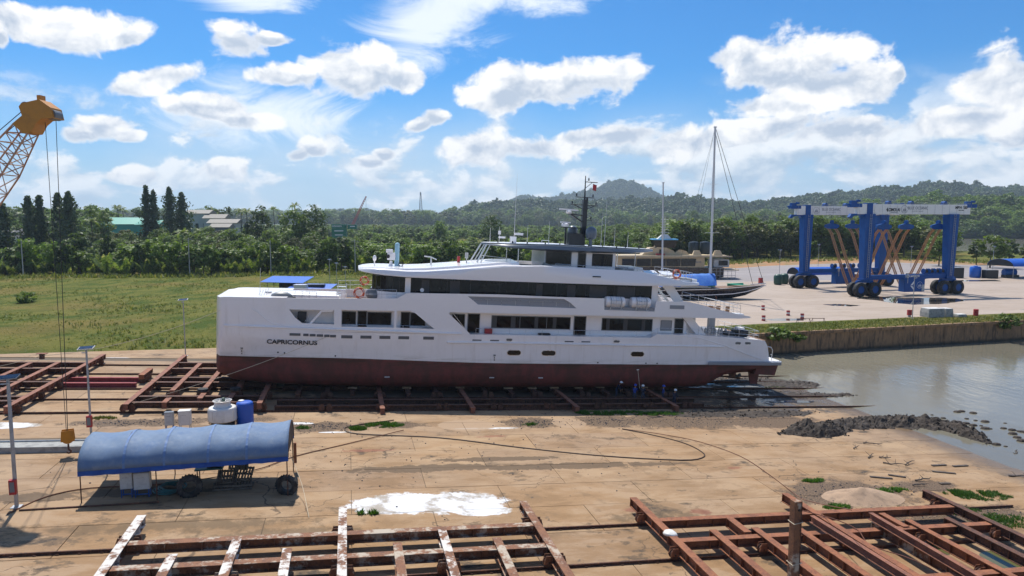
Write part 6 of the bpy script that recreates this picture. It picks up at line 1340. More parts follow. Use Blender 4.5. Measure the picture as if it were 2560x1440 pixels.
text_part('lettering', 'TELUK', .55, 'letter_grey', ferry, front(9.5, -3.75, 4.9), .01, 2.0)
b = MB()
for k in range(8):
    b.tube((12+k*1.1, -6, 0), (12+k*1.1, -6, 3.4), .05, n=4)
for z in (1.2, 2.4, 3.3): b.tube((12, -6, z), (19.7, -6, z), .05, n=4)
b.build('scaffold', 'galvanised', ferry)
# ------------------------------------------------------------------ distant buildings, crane, tower, poles
def house(x, y, z, w_, d_, h_, rh, lab, rm, wm='house_wall', rz=0, g='far farm and factory roofs'):
    o = thing('far_building', lab, 'building', WM(x, y, z, rz), g); MB().box((0, 0, h_/2), (w_, d_, h_)).build('wall', wm, o)
    MB().prism([(-d_/2-.8, h_), (0, h_+rh), (d_/2+.8, h_)], -w_/2-.8, w_/2+.8, lambda a, c, t: (t, a, c)).build('roof', rm, o)
    for k in range(3): MB().box((-w_/3+k*w_/3, -d_/2-.05, h_*.55), (w_*.12, .12, h_*.35)).build('window', 'boat_glass', o)
house(-205, 380, 1, 24, 14, 15.2, 3.6, 'long green roofed shed among the trees on the left', 'roof_green', 'roof_green', .08); house(-190, 372, 1, 12, 10, 15.0, 2.4, 'smaller green roofed shed right of the long one', 'roof_green', 'roof_green', -.1)
house(-186, 420, 1, 14, 10, 21.3, 2.2, 'pale house with flat grey roof left of the farm roofs', 'roof_grey'); house(-174, 415, 1, 12, 9, 18.5, 2.4, 'brown roofed farm house on the left skyline', 'roof_grey'); house(-165, 405, 1, 16, 10, 15.8, 2.2, 'lower grey roof right of the farm house', 'roof_grey')
house(-160, 388, 1, 10, 8, 13.5, 2.0, 'dark walled shed right of the farm houses', 'roof_grey', 'trim_grey'); house(-125, 350, 1, 10, 7, 7.5, 1.5, 'small white roof glimpsed among trees left of the container', 'tank_white')
o = thing('container_stack', 'green shipping containers among trees left of centre', 'container', WM(-118, 480, 1))
for (x, z, w_) in ((0, 5.5, 10), (0, 8.6, 10), (0, 11.7, 10), (9, 11.4, 6)): MB().box((x, 0, z+1.5), (w_, 3, 3.0)).build('container', 'container_green', o, bevel=.05)
MB().box((0, 0, 2.8), (10, 3, 5.4)).build('lower_tier', 'container_green', o)
text_part('lettering', 'EVERGREEN', 1.5, 'letter_white', o, Matrix.Translation((-1.2, -1.56, 13.3)) @ Matrix.Rotation(math.pi/2, 4, 'X'), .03, 6.4)
for (x, z, w_) in ((0, 10.2, 6.2), (0, 7.4, 5.5), (9.3, 13.2, 3.4)): MB().box((x, -1.55, z), (w_, .05, .7)).build('white_band', 'letter_white', o)
def lattice(b, p, q, w0, w1, n, r=.06, mi=0, diag=True):
    rot, L, c = b.frame(p, q); p, q = Vector(p), Vector(q); prev = None
    for i in range(n+1):
        t = i/n; w_ = (w0+(w1-w0)*t)/2; cur = [p.lerp(q, t)+rot @ Vector((0, a*w_, d*w_)) for a, d in ((-1, -1), (1, -1), (1, 1), (-1, 1))]
        for k in range(4):
            b.tube(cur[k], cur[(k+1) % 4], r*.7, n=4, mi=mi)
            if prev: b.tube(prev[k], cur[k], r*1.3, n=4, mi=mi); b.tube(prev[k], cur[(k+1) % 4], r*.7, n=4, mi=mi)
        prev = cur
o = thing('far_crane', 'small red lattice crane far beyond the palms', 'crane', WM(-205, 900, 1)); b = MB(); lattice(b, (0, 0, 10), (19, 0, 48), 2.4, 1.2, 14, .16); b.build('boom', 'crane_red', o); MB().box((-1, 0, 6), (9, 4, 8)).box((0, 0, 1), (10, 5, 2)).build('crane_body', 'crane_red', o); MB().tube((18.6, 0, 46), (18.6, 0, 24), .12, n=4).build('hoist_cable', 'cable_black', o)
o = thing('lattice_tower', 'slender lattice radio tower on the skyline', 'radio tower', WM(-259, 2000, 1)); b = MB(); lattice(b, (0, 0, 0), (0, 0, 98), 13, 2.2, 18, .38); b.box((0, 0, 92), (3.5, 1.5, 8)); b.build('tower_frame', 'galvanised', o)
def pole(x, y, z, h, lab, arm=2.0):
    o = thing('utility_pole', lab, 'utility pole', WM(x, y, z), 'concrete utility poles before the tree belt'); MB().tube((0, 0, -.2), (0, 0, h), .17, .11, 7).build('pole', 'pole_concrete', o)
    if arm: MB().bar((-arm/2, 0, h-.4), (arm/2, 0, h-.4), .12, .12).build('crossarm', 'pole_concrete', o)
pole(-140, 200, 1, 11.5, 'concrete pole among the bushes at the far left', 0); pole(-94.6, 205, 1, 12.0, 'concrete power pole left of the bow'); pole(-72.8, 211, 1, 11.2, 'concrete power pole right above the blue shed', 0); pole(-48, 214, 1, 11.2, 'concrete power pole behind the foredeck')
for i, (x, y, zt) in enumerate(((-44.4, 170, 8.7), (-42.7, 170, 7.8), (-40.6, 170, 6.9))): solar_post(x, y, 1.25, zt-1.4, ('left', 'middle', 'right')[i]+' one of three lamp posts behind the foredeck rail', rz=1.2)
b = MB()
P_ = [(-140, 200, 12), (-94.6, 205, 12.6), (-48, 214, 11.8), (20, 226, 12)]
for p, q in zip(P_, P_[1:]):
    for dx in (-.8, .8):
        pts = [Vector(p).lerp(Vector(q), k/8)+Vector((0, dx, -1.2*4*(k/8)*(1-k/8))) for k in range(9)]; b.path(pts, .03, 3)
tag(b.build('overhead_wire', 'cable_black'), 'thin overhead power wires strung between the concrete poles', 'power line')
# gravel heaps behind white hoarding
o = thing('gravel_heap', 'grey gravel heap behind a white hoarding at the far left', 'gravel heap', WM(-232, 335, 1)); rings = []
for k, (x, h_) in enumerate(((-40, .5), (-28, 8), (-12, 12), (0, 13.2), (10, 11), (26, 9.6), (36, .5))): rings.append([(x, -14, 0), (x, -6, h_*.7), (x, 0, h_), (x, 8, h_*.7), (x, 16, 0)])
MB().loft(rings, closed=False).build('heap', 'heap_grey', o, smooth=60); MB().box((2, -18, 5.5), (70, .3, 8.5)).build('hoarding', 'tank_white', o)
# ------------------------------------------------------------------ slip cradles of rusty beams on wheels
def ibeam(L, w_=.5, h_=.55, stiff=.9, solid=False):
    """beam along +x from 0 to L, top at z = 0"""
    b = MB()
    if solid: b.box((L/2, 0, -h_/2), (L, w_, h_)); return b
    b.box((L/2, 0, -.02), (L, w_, .04)); b.box((L/2, 0, -h_+.02), (L, w_*.94, .04)); b.box((L/2, 0, -h_/2), (L-.004, .05, h_-.08))
    n_ = max(1, int(L/stiff))
    for k in range(n_+1): b.box((min(L-.03, max(.03, k*L/n_)), 0, -h_/2), (.03, w_*.86, h_-.08))
    return b
def wheel_mb():
    b = MB(); rt_ = Matrix.Rotation(math.pi/2, 3, 'X')
    b.lathe([(.10, -.12), (.27, -.11), (.27, -.07), (.21, -.06), (.21, .06), (.27, .07), (.27, .11), (.10, .12)], (0, 0, 0), 16, rot=rt_); b.tube((0, -.2, 0), (0, .2, 0), .06, n=8); return b
WHEEL = {}
def cradle(label, crosses, longs, wheels, top=.95, m='rust', mc=None, lw=.46, grp='rusty slipway cradles', extra=(), solid=True, ml=None):
    uc = sum(c[0] for c in crosses)/len(crosses); vc = sum((c[1]+c[2])/2 for c in crosses)/len(crosses)
    o = thing('slip_cradle', label, 'cradle', SM(uc, vc, 0), grp); r = random.Random(int(uc*10))
    for c in crosses:
        u, v0, v1 = c[:3]; mm = c[3] if len(c) > 3 else (mc or m); tp = top+(c[4] if len(c) > 4 else 0)
        ibeam(v1-v0, .45, .55, 1.05, False).build('cross_beam', mm, o, M=Matrix.Translation((u-uc, v0-vc, tp)) @ Matrix.Rotation(math.pi/2+r.uniform(-.004, .004), 4, 'Z'))
    us_ = sorted(c[0] for c in crosses)
    for v, u0, u1 in longs: ibeam(u1-u0, lw, .5, 1.6).build('long_beam', ml or m, o, M=Matrix.Translation((u0-uc, v-vc, top-.09)))
    if m not in WHEEL: WHEEL[m] = wheel_mb().mesh('wheel', 'rust_dark'); WHEEL[m+'f'] = MB().box((0, -.16, .12), (.55, .04, .42), taper=.6).box((0, .16, .12), (.55, .04, .42), taper=.6).mesh('wheel_fork', m)
    for u, v in wheels:
        for du in (-.33, .33):
            w_ = bpy.data.objects.new('wheel', WHEEL[m]); COL.objects.link(w_); w_.parent = o; w_.matrix_local = Matrix.Translation((u-uc+du, v-vc, .40 if top > .7 else .30))
            f_ = bpy.data.objects.new('wheel_fork', WHEEL[m+'f']); COL.objects.link(f_); f_.parent = w_; f_.matrix_local = Matrix.Translation((0, 0, .02))
    return o
def grid(us_, vs_): return [(u, v) for u in us_ for v in vs_]
RV = (-2.3, 2.2, 6.2, 9.6, 12.9, 17.5)
# foreground left, flaking white paint
cradle('flaking white and rusty cradle frame in the left foreground', [(-25.4, -42, -26.5, 'rust_white'), (-14.9, -42, -26.4, 'rust_white'), (-4.3, -42, -26.6, 'rust_cream')]+[(u, -42, -31.4, 'rust_white' if u < -15 or u == -9.75 else 'rust_cream', .04) for u in (-22.8, -20.1, -17.5, -12.2, -9.75, -7.0)]+[(-20.1, -31.42, -29.9, 'rust_white', -.02), (-9.7, -31.42, -29.9, 'rust_white', -.02)],
       [(-29.7, -25.2, -4.5), (-32.3, -25.2, -4.5), (-37.5, -25.2, -4.5)], grid((-25.4, -14.9, -4.3), (-28.7, -33.2, -37.2))+grid((-20.1, -9.75), (-33.2,)), m='rust_cream', ml='rust_cream', lw=.5)
# foreground right, red rust
cradle('red-brown rusty cradle frame in the right foreground', [(2.7, -46, -26.7), (13.3, -46, -27.0), (23.8, -46, -27.4, 'rust_dark')]+[(u, -46, -31.8, mm, .04) for u, mm in ((5.35, 'rust'), (8.0, 'rust'), (10.65, 'rust'), (16.0, 'rust_cream'), (18.4, 'rust'), (21.2, 'rust_dark'))]+[(7.35, -32.2, -30.2, 'rust', -.02), (17.6, -32.6, -30.6, 'rust', -.02)],
       [(-29.9, 3.0, 23.6), (-32.6, 3.0, 23.6), (-38, 3, 23.6)], grid((2.7, 13.3, 23.8), (-28.7, -33.2, -37.2))+grid((8, 18.4), (-33.2, -37.2)), m='rust')
for u, lab in ((15.3, 'loose red-brown steel beam lying across the right foreground cradle'), (12.0, 'second loose red-brown beam on the right foreground cradle, left of the other')):
    o = thing('loose_beam', lab, 'steel beam', SM(u, -46, 1.5, math.pi/2+(.02 if u < 13 else -.03)), 'loose beams on the cradle'); MB().box((7.1, 0, .02), (14.2, .3, .03)).build('flange', 'rust_red', o); MB().box((7.1, 0, -.17), (14.2, .04, .36)).build('web', 'rust_red', o); MB().box((7.1, 0, -.36), (14.2, .3, .03)).build('flange', 'rust_red', o)
o = thing('cloth_bundle', 'dirty white cloth tied round the left beam of the right cradle', 'cloth', SM(2.75, -31.9, .95)); b = MB().ball((0, 0, -.02), (.42, .38, .16), 14); b.v = [tuple(Vector(v)*(1+.25*noise.noise(Vector(v)*4))) for v in b.v]; b.build('cloth_wrap', 'tank_white', o, smooth=70); MB().box((.3, 0, -.3), (.04, .5, .55)).build('cloth_tail', 'tank_white', o)
# cradles of the yacht slip
cradle('rust-red cradle at the left edge beyond the lamp post', [(-41.3, -3.6, 19.4, 'rust_red'), (-44.1, -3.0, 14.7, 'rust_red'), (-46.6, -3.0, 14.3, 'rust_red'), (-49.5, -3, 14.3, 'rust_red'), (-52, -3.5, 19, 'rust_red')], [(15.0, -60, -41.5), (11.9, -60, -41.5), (5.9, -60, -41.5), (.3, -60, -41.5), (-1.2, -60, -41.5)], grid((-41.3, -52), RV)+grid((-46.6,), RV[1:5]), m='rust_dark', mc='rust_red')
o = thing('winch_bollard', 'short brown bollard on the far side of the left cradle', 'bollard', SM(-46.2, 16.2, .95)); MB().tube((0, 0, 0), (0, 0, .55), .26, n=12).build('stem', 'rust_dark', o); MB().box((0, 0, .58), (.95, .6, .06)).build('cap', 'rust_red', o)
cradle('rust-red cradle just in front of the yacht bow', [(-32.8, -3.0, 19.4, 'rust_red'), (-30.3, 2.0, 14.7, 'rust_red'), (-27.7, 1.8, 12.4, 'rust_red'), (-24.8, 2.2, 12.4, 'rust_red'), (-22.2, -2.8, 18.6, 'rust_red')]+[(u, -2.6, -.9, 'rust_red', .04) for u in (-29.9,)]+[(-27.4, -1.0, 1.0, 'rust_red'), (-24.9, -1.0, 1.0, 'rust_red')], [(15.3, -32.6, -22), (12.2, -32.6, -22), (7.9, -32.6, -22), (5.8, -32.6, -22), (.2, -32.6, -22), (-1.9, -32.6, -22)], grid((-32.8, -22.2), RV)+grid((-30.3, -27.7, -24.8), RV[1:3]), m='rust_dark', mc='rust_red')
cr_ = cradle('long dark cradle carrying the white yacht', [(u, -3.4, 18.8, 'rust_red', -.02) for u in (-11.6, -3.3, 6.9, 17.35)]+[(u, 2.0+(i % 3)*.7, 13.5, 'rust_dark', -.02) for i, u in enumerate((-19.3, -16.6, -14.2, -8.8, -6, -.8, 1.8, 4.4, 9.6, 12.2, 14.8))], [(15.3, -21, 21), (12.2, -21, 21), (7.9, -21, 21), (5.8, -21, 21), (.2, -21, 21), (-1.9, -21, 21)], grid((-16.6, -11.6, -6, -.8, 4.4, 9.6, 14.8, 19), RV), m='rust_dark', top=.56)  # short beams take the darker rust to deepen the shade under the hull
for u, v in ((-14.2, 4.6), (-8.8, 4.6), (-3.3, 4.7), (1.8, 4.4), (4.4, 4.4), (6.9, 4.6), (9.6, 4.5), (12.2, 4.8), (17.3, 4.8), (-19.3, 6.5), (-22.2, 7.9), (-16.6, 7.9), (-11.6, 7.9), (-6, 7.9), (-.8, 7.9), (5, 7.9), (10, 7.9), (15, 7.9), (20, 7.9)):
    MB().box((0, 0, .06), (.9, .45, .14)).build('timber_block', 'timber_block', cr_, M=Matrix.Translation((u, v, .52)) @ Matrix.Translation(-Vector(SLIP.inverted() @ cr_.matrix_world.translation)))
o = thing('push_beams', 'pair of crimson painted beams lying between the two left cradles', 'steel beams', SM(-38, 8, 0))
for dv in (-1.05, 1.3): ibeam(6.8, .42, .45, 9).build('beam', 'paint_crimson', o, M=Matrix.Translation((-3.4, dv, .52)))
o = thing('spacer_beam', 'short rust-brown beam end resting beside the bow cradle', 'steel beam', SM(-34.6, 10.2, .0)); ibeam(3.4, .55, .45, 5).build('beam', 'rust', o, M=Matrix.Translation((0, -1.7, .95)) @ Matrix.Rotation(math.pi/2, 4, 'Z')); MB().box((0, 0, .26), (.45, 2.6, .5)).build('packing', 'rust_dark', o)
for (u, v, lab) in ((-27.6, 1.5, 'old tyre hanging on the left beam end under the bow'), (-24.85, 1.9, 'old tyre hanging on the right beam end under the bow')):
    o = thing('old_tyre', lab, 'tyre', SM(u, v, 1.1), 'old tyres on beam ends'); MB().lathe([(.24, -.1), (.44, -.12), (.48, 0), (.44, .12), (.24, .1)], (0, 0, 0), 16).build('tread', 'black_rubber', o, smooth=50); MB().lathe([(.235, -.08), (.235, .08)], (0, 0, 0), 16).build('rim_hole', 'dark_plastic', o)

# ------------------------------------------------------------------ blue canopy with the gear beneath
can = thing('blue_canopy', 'long arched blue tarpaulin shelter in the left foreground', 'canopy', SV(-24.0, -19.8)); CL, CD, CH0, CH1 = 11.7, 4.6, 1.88, 3.45
mat('canopy_cloth', (.125, .19, .29), .75, c2=(.085, .155, .285), s2=.8, a2=(.4, .75), c3=(.17, .225, .31), s3=2.2, a3=(.5, .75), bump=.25, bs=60, jitter=.08); mat('canopy_seam', (.09, .175, .36), .7, c2=(.13, .21, .36), s2=3); mat('canopy_hem', (.008, .07, .30), .7, c2=(.006, .05, .24), s2=1.5)
slope_ = -math.tan(TH)
def cz(x): return .30
nx, ny = 48, 20; g = []
for i in range(nx+1):
    x = -CL/2+CL*i/nx; row = []
    rib = abs(math.sin(math.pi*5*(i/nx)))
    for j in range(ny+1):
        a = math.pi*j/ny; s_ = math.sin(a)**.85; y = -CD/2*math.cos(a); z = CH0+(CH1-CH0)*s_-.16*rib*s_-.015*math.sin(9*a+i*.7)*s_
        z += .045*noise.noise((x*1.4, y*2.2, 4))+.02*noise.noise((x*4.5, y*3, 9)); row.append((x, y, z+cz(x)*1.0))
    g.append(row)
b = MB().loft(g, closed=False, cap0=False, cap1=False); cl = b.build('tarpaulin', 'canopy_cloth', can, smooth=60); sd_ = cl.modifiers.new('thick', 'SOLIDIFY'); sd_.thickness = .015
for sy in (-1, 1):
    hg = [[(x, sy*(CD/2+.01), CH0+cz(x)+.02), (x, sy*(CD/2+.03), CH0-.26+cz(x)+.02*math.sin(i*2.1))] for i, x in enumerate([-CL/2+CL*k/30 for k in range(31)])]; h_ = MB().loft(hg, closed=False, cap0=False, cap1=False).build('hem', 'canopy_hem', can); h_.modifiers.new('thick', 'SOLIDIFY').thickness = .012
MB().prism([(-CD/2*math.cos(math.pi*j/12), CH0+(CH1-CH0)*math.sin(math.pi*j/12)**.85-.02) for j in range(13)], CL/2-.06, CL/2-.05, lambda a, c, t: (t, a, c+cz(CL/2))).build('end_cloth', 'driftwood', can)
for x in (-CL/2+.1, -1.7, CL/2-.1):
    for sy in (-1, 1):
        if x == -1.7 and sy > 0: pass
        MB().tube((x, sy*(CD/2-.06), slope_*x-.03), (x, sy*(CD/2-.06), CH0+cz(x)), .035, n=6).build('post', 'rust_dark', can)
for x in [-CL/2+CL*k/5 for k in range(6)]:
    b = MB(); pts = [(x, -(CD/2-.05)*math.cos(math.pi*j/10), CH0-.04+(CH1-CH0)*math.sin(math.pi*j/10)**.85+cz(x)) for j in range(11)]; b.path(pts, .022, 4); b.build('hoop', 'rust_dark', can)
MB().box((CL/2+.05, CD/2-.1, .95), (.18, .18, 1.4)).build('weighted_post', 'rust', can)
for k in range(1, 5):
    i0 = round(nx*k/5); st_ = [[(g[i0][j][0]-.07, g[i0][j][1]*1.004, g[i0][j][2]+.016), (g[i0][j][0]+.07, g[i0][j][1]*1.004, g[i0][j][2]+.016)] for j in range(ny+1)]; MB().loft(st_, closed=False, cap0=False, cap1=False).build('seam_strip', 'canopy_seam', can)
# slab edge step in front, steel pipe
o = thing('steel_pipe', 'long dark red pipe lying along the slab edge in front of the canopy', 'pipe', SM(-29, -22.7, .05)); MB().tube((-3.6, -.25, 0), (3.4, .25, 0), .055, n=8).build('pipe_wall', 'rust_dark', o); MB().tube((3.4, .25, 0), (3.5, .255, 0), .07, n=8).build('collar', 'rust', o)
# switch cabinets
def cabinet(u, v, w_, h_, d_, z, lab, m='cabinet_grey', leg=True):
    o = thing('switch_cabinet', lab, 'electrical cabinet', SV(u, v), 'grey electrical cabinets'); k = MB().box((0, 0, z+h_/2), (w_, d_, h_)).build('case', m, o, bevel=.015); MB().box((0, -d_/2-.012, z+h_/2), (w_*.9, .02, h_*.92)).build('door', m, k); MB().box((0, 0, z+h_+.02), (w_*1.06, d_*1.1, .035)).build('cabinet_top', 'trim_grey' if leg else 'tank_white', o)
    b = MB(); [b.tube((-w_*.25+w_*.12*i, -d_/2-.03, z+h_*.72), (-w_*.25+w_*.12*i, -d_/2-.015, z+h_*.72), .018, n=6) for i in range(4)]; b.build('buttons', 'letter_black', k)['kind'] = 'stuff'
    for sx in (-1, 1):
        for sy in (-1, 1): MB().bar((sx*w_*.42, sy*d_*.4, 0), (sx*w_*.42, sy*d_*.4, z), .05, .05).build('leg', 'blue_steel' if leg else 'galvanised', o)
    MB().bar((-w_*.42, -d_*.4, z*.4), (w_*.42, -d_*.4, z*.4), .05, .05).build('brace', 'blue_steel' if leg else 'galvanised', o)
cabinet(-27.5, -21.3, .68, .98, .45, .55, 'left one of two grey cabinets under the blue canopy'); cabinet(-26.65, -21.3, .88, 1.02, .5, .5, 'right one of two grey cabinets under the blue canopy, wider')
cabinet(-28.05, -8.6, .62, 1.0, .4, .75, 'grey cabinet with blue frame behind the canopy ridge', 'cabinet_grey'); cabinet(-26.95, -8.5, .85, 1.1, .6, .75, 'beige cabinet beside the blue framed one behind the canopy', 'tank_white', False)
def torus(R_, r, n=28, k=7, wob=0, seed=0):
    rr = []
    for i in range(n):
        a = 2*math.pi*i/n; w_ = wob*noise.noise((math.cos(a)*2+seed, math.sin(a)*2, seed)); rr.append([((R_+w_+r*math.cos(t))*math.cos(a), (R_+w_+r*math.cos(t))*math.sin(a), r*math.sin(t)+w_*.2) for t in [2*math.pi*j/k for j in range(k)]])
    rr.append(rr[0]); return MB().loft(rr, cap0=False, cap1=False)
o = thing('hose_coil', 'coil of dark teal hose lying under the blue canopy', 'hose', SM(-25.3, -20.6, .05))
for k in range(5): torus(.78-.05*(k % 3), .045, 26, 5, .14, k+3).build('hose_loop', 'hose_teal', o, M=Matrix.Translation((.1*k-.2, .06*(k % 2), .05+.055*k)))
def tyre(M, lab, R_=.62, w_=.34):
    o = thing('truck_tyre', lab, 'tyre', M, 'big tyres standing on the canopy edge'); rt_ = Matrix.Rotation(math.pi/2, 3, 'X')
    MB().lathe([(R_*.55, -w_*.42), (R_*.85, -w_*.5), (R_*.97, -w_*.38), (R_, 0), (R_*.97, w_*.38), (R_*.85, w_*.5), (R_*.55, w_*.42), (R_*.53, 0), (R_*.55, -w_*.42)], (0, 0, 0), 28, rot=rt_, caps=False).build('tread', 'black_rubber', o, smooth=35)
    b = MB()
    for k in range(24): a = k*2*math.pi/24; b.box((R_*math.cos(a), 0, R_*math.sin(a)), (.05, w_*.8, .07), Matrix.Rotation(-a, 3, 'Y'))
    b.build('lug', 'black_rubber', o)['kind'] = 'stuff'
tyre(SV(-24.0, -21.7, .66) @ Matrix.Rotation(.15, 4, 'Z'), 'large old tyre standing at the middle post of the canopy', .72); tyre(SV(-18.35, -21.85, .6) @ Matrix.Rotation(-.25, 4, 'Z') @ Matrix.Rotation(.1, 4, 'X'), 'old tyre leaning at the right front post of the canopy', .66)
def pallet(M, lab):
    o = thing('pallet', lab, 'pallet', M, 'stacked dark wooden pallets')
    for k in range(7): MB().box((-.55+k*.183, 0, .13), (.11, 1.1, .025)).build('slat', 'pallet_wood', o)
    for k in range(3): MB().box((0, -.5+k*.5, .065), (1.2, .1, .1)).build('bearer', 'pallet_wood', o)
    for k in range(3): MB().box((-.5+k*.5, 0, .008), (.11, 1.1, .02)).build('slat', 'pallet_wood', o)
for i, (u, v, w_, rx, ry, rz, lab) in enumerate(((-22.3, -20.3, .0, 0, 0, .1, 'bottom pallet of the stack beneath the canopy'), (-21.1, -20.2, .0, 0, 0, -.05, 'pallet on the ground right of the stack'), (-22.2, -20.2, .17, 0, 0, .0, 'second pallet of the stack beneath the canopy'), (-21.2, -20.1, .17, .05, 0, .12, 'upper pallet on the right of the stack'), (-22.1, -20.0, .55, .42, .0, .05, 'tilted pallet leaning on the stack, slats toward the viewer'), (-21.2, -19.7, .62, .5, .06, -.1, 'tilted pallet right of the leaning one'), (-21.6, -18.9, .9, .15, .12, .1, 'uppermost pallet at the back of the stack'))): pallet(SM(u, v, w_) @ Matrix.Rotation(rz, 4, 'Z') @ Matrix.Rotation(rx, 4, 'X') @ Matrix.Rotation(ry, 4, 'Y'), lab)
o = thing('work_bench', 'dark blue machine bench behind the middle tyre under the canopy', 'bench', SV(-23.3, -18.9)); MB().box((0, 0, .85), (1.7, .9, .1)).build('bench_top', 'hose_teal', o); MB().box((.3, 0, 1.2), (.9, .6, .6)).build('machine', 'dark_plastic', o, bevel=.05)
for sx in (-.7, .7):
    for sy in (-.35, .35): MB().bar((sx, sy, 0), (sx, sy, .82), .06, .06).build('leg', 'rust_dark', o)
# cooling tower and barrel
ct = thing('cooling_tower', 'squat white cooling tower on a dark stand beside the blue barrel', 'cooling tower', SV(-24.5, -6.7) @ Matrix.Diagonal((.92, .92, .88, 1))); MB().lathe([(1.12, .62), (1.2, .70), (1.2, 1.72), (1.12, 1.86), (.98, 1.92), (.72, 1.95)], (0, 0, 0), 36).build('tank_shell', 'tank_white', ct, smooth=35); MB().lathe([(.74, 1.93), (.70, 2.0), (.66, 2.32), (.80, 2.50), (.76, 2.52), (.62, 2.34)], (0, 0, 0), 32).build('fan_collar', 'tank_white', ct, smooth=35)
b = MB()
for k in range(16): a = k*math.pi/8; b.tube((1.08*math.cos(a), 1.08*math.sin(a), -.05), (1.08*math.cos(a), 1.08*math.sin(a), .65), .03, n=5)
b.lathe([(1.0, .1), (1.0, .5)], (0, 0, 0), 20); b.build('stand', 'dark_plastic', ct); MB().box((.1, 0, 2.52), (.26, .26, .42)).build('fan_motor', 'bin_green', ct, bevel=.05)
b = MB(); [b.bar((0, 0, 2.36), (.66*math.cos(a), .66*math.sin(a), 2.42), .16, .02) for a in (.3, 1.87, 3.44, 5.0)]; b.build('fan_blade', 'dark_plastic', ct); b = MB(); [b.tube((.68*math.cos(a), .68*math.sin(a), 2.5), (.3*math.cos(a+.6), .3*math.sin(a+.6), 2.62), .015, n=4) for a in [k*.785 for k in range(8)]]; b.build('fan_guard', 'trim_grey', ct)['kind'] = 'stuff'
b = MB(); [b.tube((1.21*math.cos(a), 1.21*math.sin(a), .7), (1.21*math.cos(a), 1.21*math.sin(a), 1.75), .02, n=4) for a in [k*.785+.2 for k in range(8)]]; b.build('shell_rib', 'tank_white', ct)['kind'] = 'stuff'
bb = thing('blue_drum_tank', 'tall blue plastic water barrel beside the cooling tower', 'barrel', SV(-22.85, -6.3) @ Matrix.Diagonal((.92, .92, .92, 1))); prof = [(.66, 0), (.72, .06)]
for k in range(7): prof += [(.72, .12+k*.27), (.735, .2+k*.27), (.72, .3+k*.27)]
MB().lathe(prof+[(.70, 2.05), (.60, 2.14), (.2, 2.2)], (0, 0, 0), 28).build('barrel_body', 'blue_plastic', bb, smooth=30); MB().lathe([(.24, 2.19), (.26, 2.24), (.2, 2.27)], (-.3, .15, 0), 16).build('barrel_lid', 'tank_white', bb)
# lamp posts of the slip
solar_post(0, 0, 0, 7.4, 'solar lamp post at the left edge with a red extinguisher box', SV(-32.96, -22.36), (-.05, 1.25), .11, g=None); solar_post(0, 0, 0, 6.9, 'solar lamp post behind the left end of the canopy with a red box', SV(-33.0, -10.25), (-.02, 1.6), .085, g=None); solar_post(0, 0, 0, 6.7, 'solar lamp post at the grass edge left of the bow', SV(-33.65, 23.54), None, .07, g=None)
# low concrete kerb behind the left lamp post with a pipe on it
o = thing('concrete_kerb', 'low dark concrete kerb wall at the left with a grey pipe on top', 'kerb', SM(-39.5, -11.2, 0)); MB().box((0, -.6, .16), (13.6, 1.5, .5)).build('kerb_body', 'concrete_block', o, bevel=.03); MB().box((0, .5, .10), (13.6, .5, .62)).build('upstand', 'joint_dark', o); MB().tube((-6.8, -.15, .48), (6.6, -.05, .46), .06, n=6).build('water_pipe', 'cabinet_grey', o)
# steel post in the near foreground
o = thing('steel_post', 'tall grey-brown steel post rising in the right foreground', 'post', WM(11.35, 27.0, .1, .25)); b = MB().box((0, 0, 3.25), (.34, .34, 7.1)); b.build('post_body', 'rust_cream', o, bevel=.02); MB().box((.13, -.18, 3.25), (.03, .02, 7.0)).build('seam', 'rust_dark', o); MB().tube((.02, -.20, 6.45), (.02, -.16, 6.45), .05, n=8).build('bolt_hole', 'letter_black', o); b = MB()
for z in (5.9, 4.2): b.path([(-.2, -.2, z), (.2, -.21, z+.05), (.2, .2, z), (-.2, .2, z+.02), (-.2, -.2, z)], .015, 4)
b.build('lashing', 'rope_pale', o)

# ------------------------------------------------------------------ the yellow crane reaching in from the left
hook = S(-33.4, -13.4, 0); hx, hy = hook.x, hook.y
crane = thing('crawler_crane', 'yellow lattice boom crane reaching into the top left with its hook hanging down', 'crane', WM(hx-17.2, hy, 3.0))
def cw(x, z, y=0): return (x+17.2, y, z-3.0)               # offsets from the hook line, world heights
k_ = hy/1750
def pxz(px, py):
    cy_ = (720-py)/1750; sc_ = hy/(math.cos(PITCH)+cy_*math.sin(PITCH)); return ((px-1280)/1750*sc_-hx, 18+(cy_*math.cos(PITCH)-math.sin(PITCH))*sc_)
head = [(px, py) for px, py in ((147, 298), (140, 272), (112, 252), (68, 262), (62, 270), (70, 292), (46, 312), (72, 336), (92, 334), (104, 312), (118, 300))]
hp = [cw(*pxz(*q))[0::2] for q in head]
for sg in (-1, 1): MB().prism(hp, sg*.55-.04, sg*.55+.04, lambda a, c, t: (a, t, c)).build('head_plate', 'crane_yellow', crane)
b = MB().prism(hp, -.5, .5, lambda a, c, t: (a, t, c)); b.build('head_box', 'crane_yellow', crane)
x0, z0 = pxz(66, 323); x1, z1 = pxz(0, 419); dx, dz = x1-x0, z1-z0; L_ = math.hypot(dx, dz); f_ = (z0-4.6)/(z0-z1)
foot = (x0+dx*f_, z0+dz*f_); b = MB(); lattice(b, cw(x0, z0), cw(x1, z1), 1.05, 1.7, 4, .05); lattice(b, cw(x1, z1), cw(*foot), 1.7, 1.9, 14, .05); b.build('lattice_boom', 'boom_orange', crane)
def shv(px, py, r, m, nm='sheave'): x, z = pxz(px, py); MB().tube(cw(x, z, -.4), cw(x, z, .4), r, n=16).build(nm, m, crane)
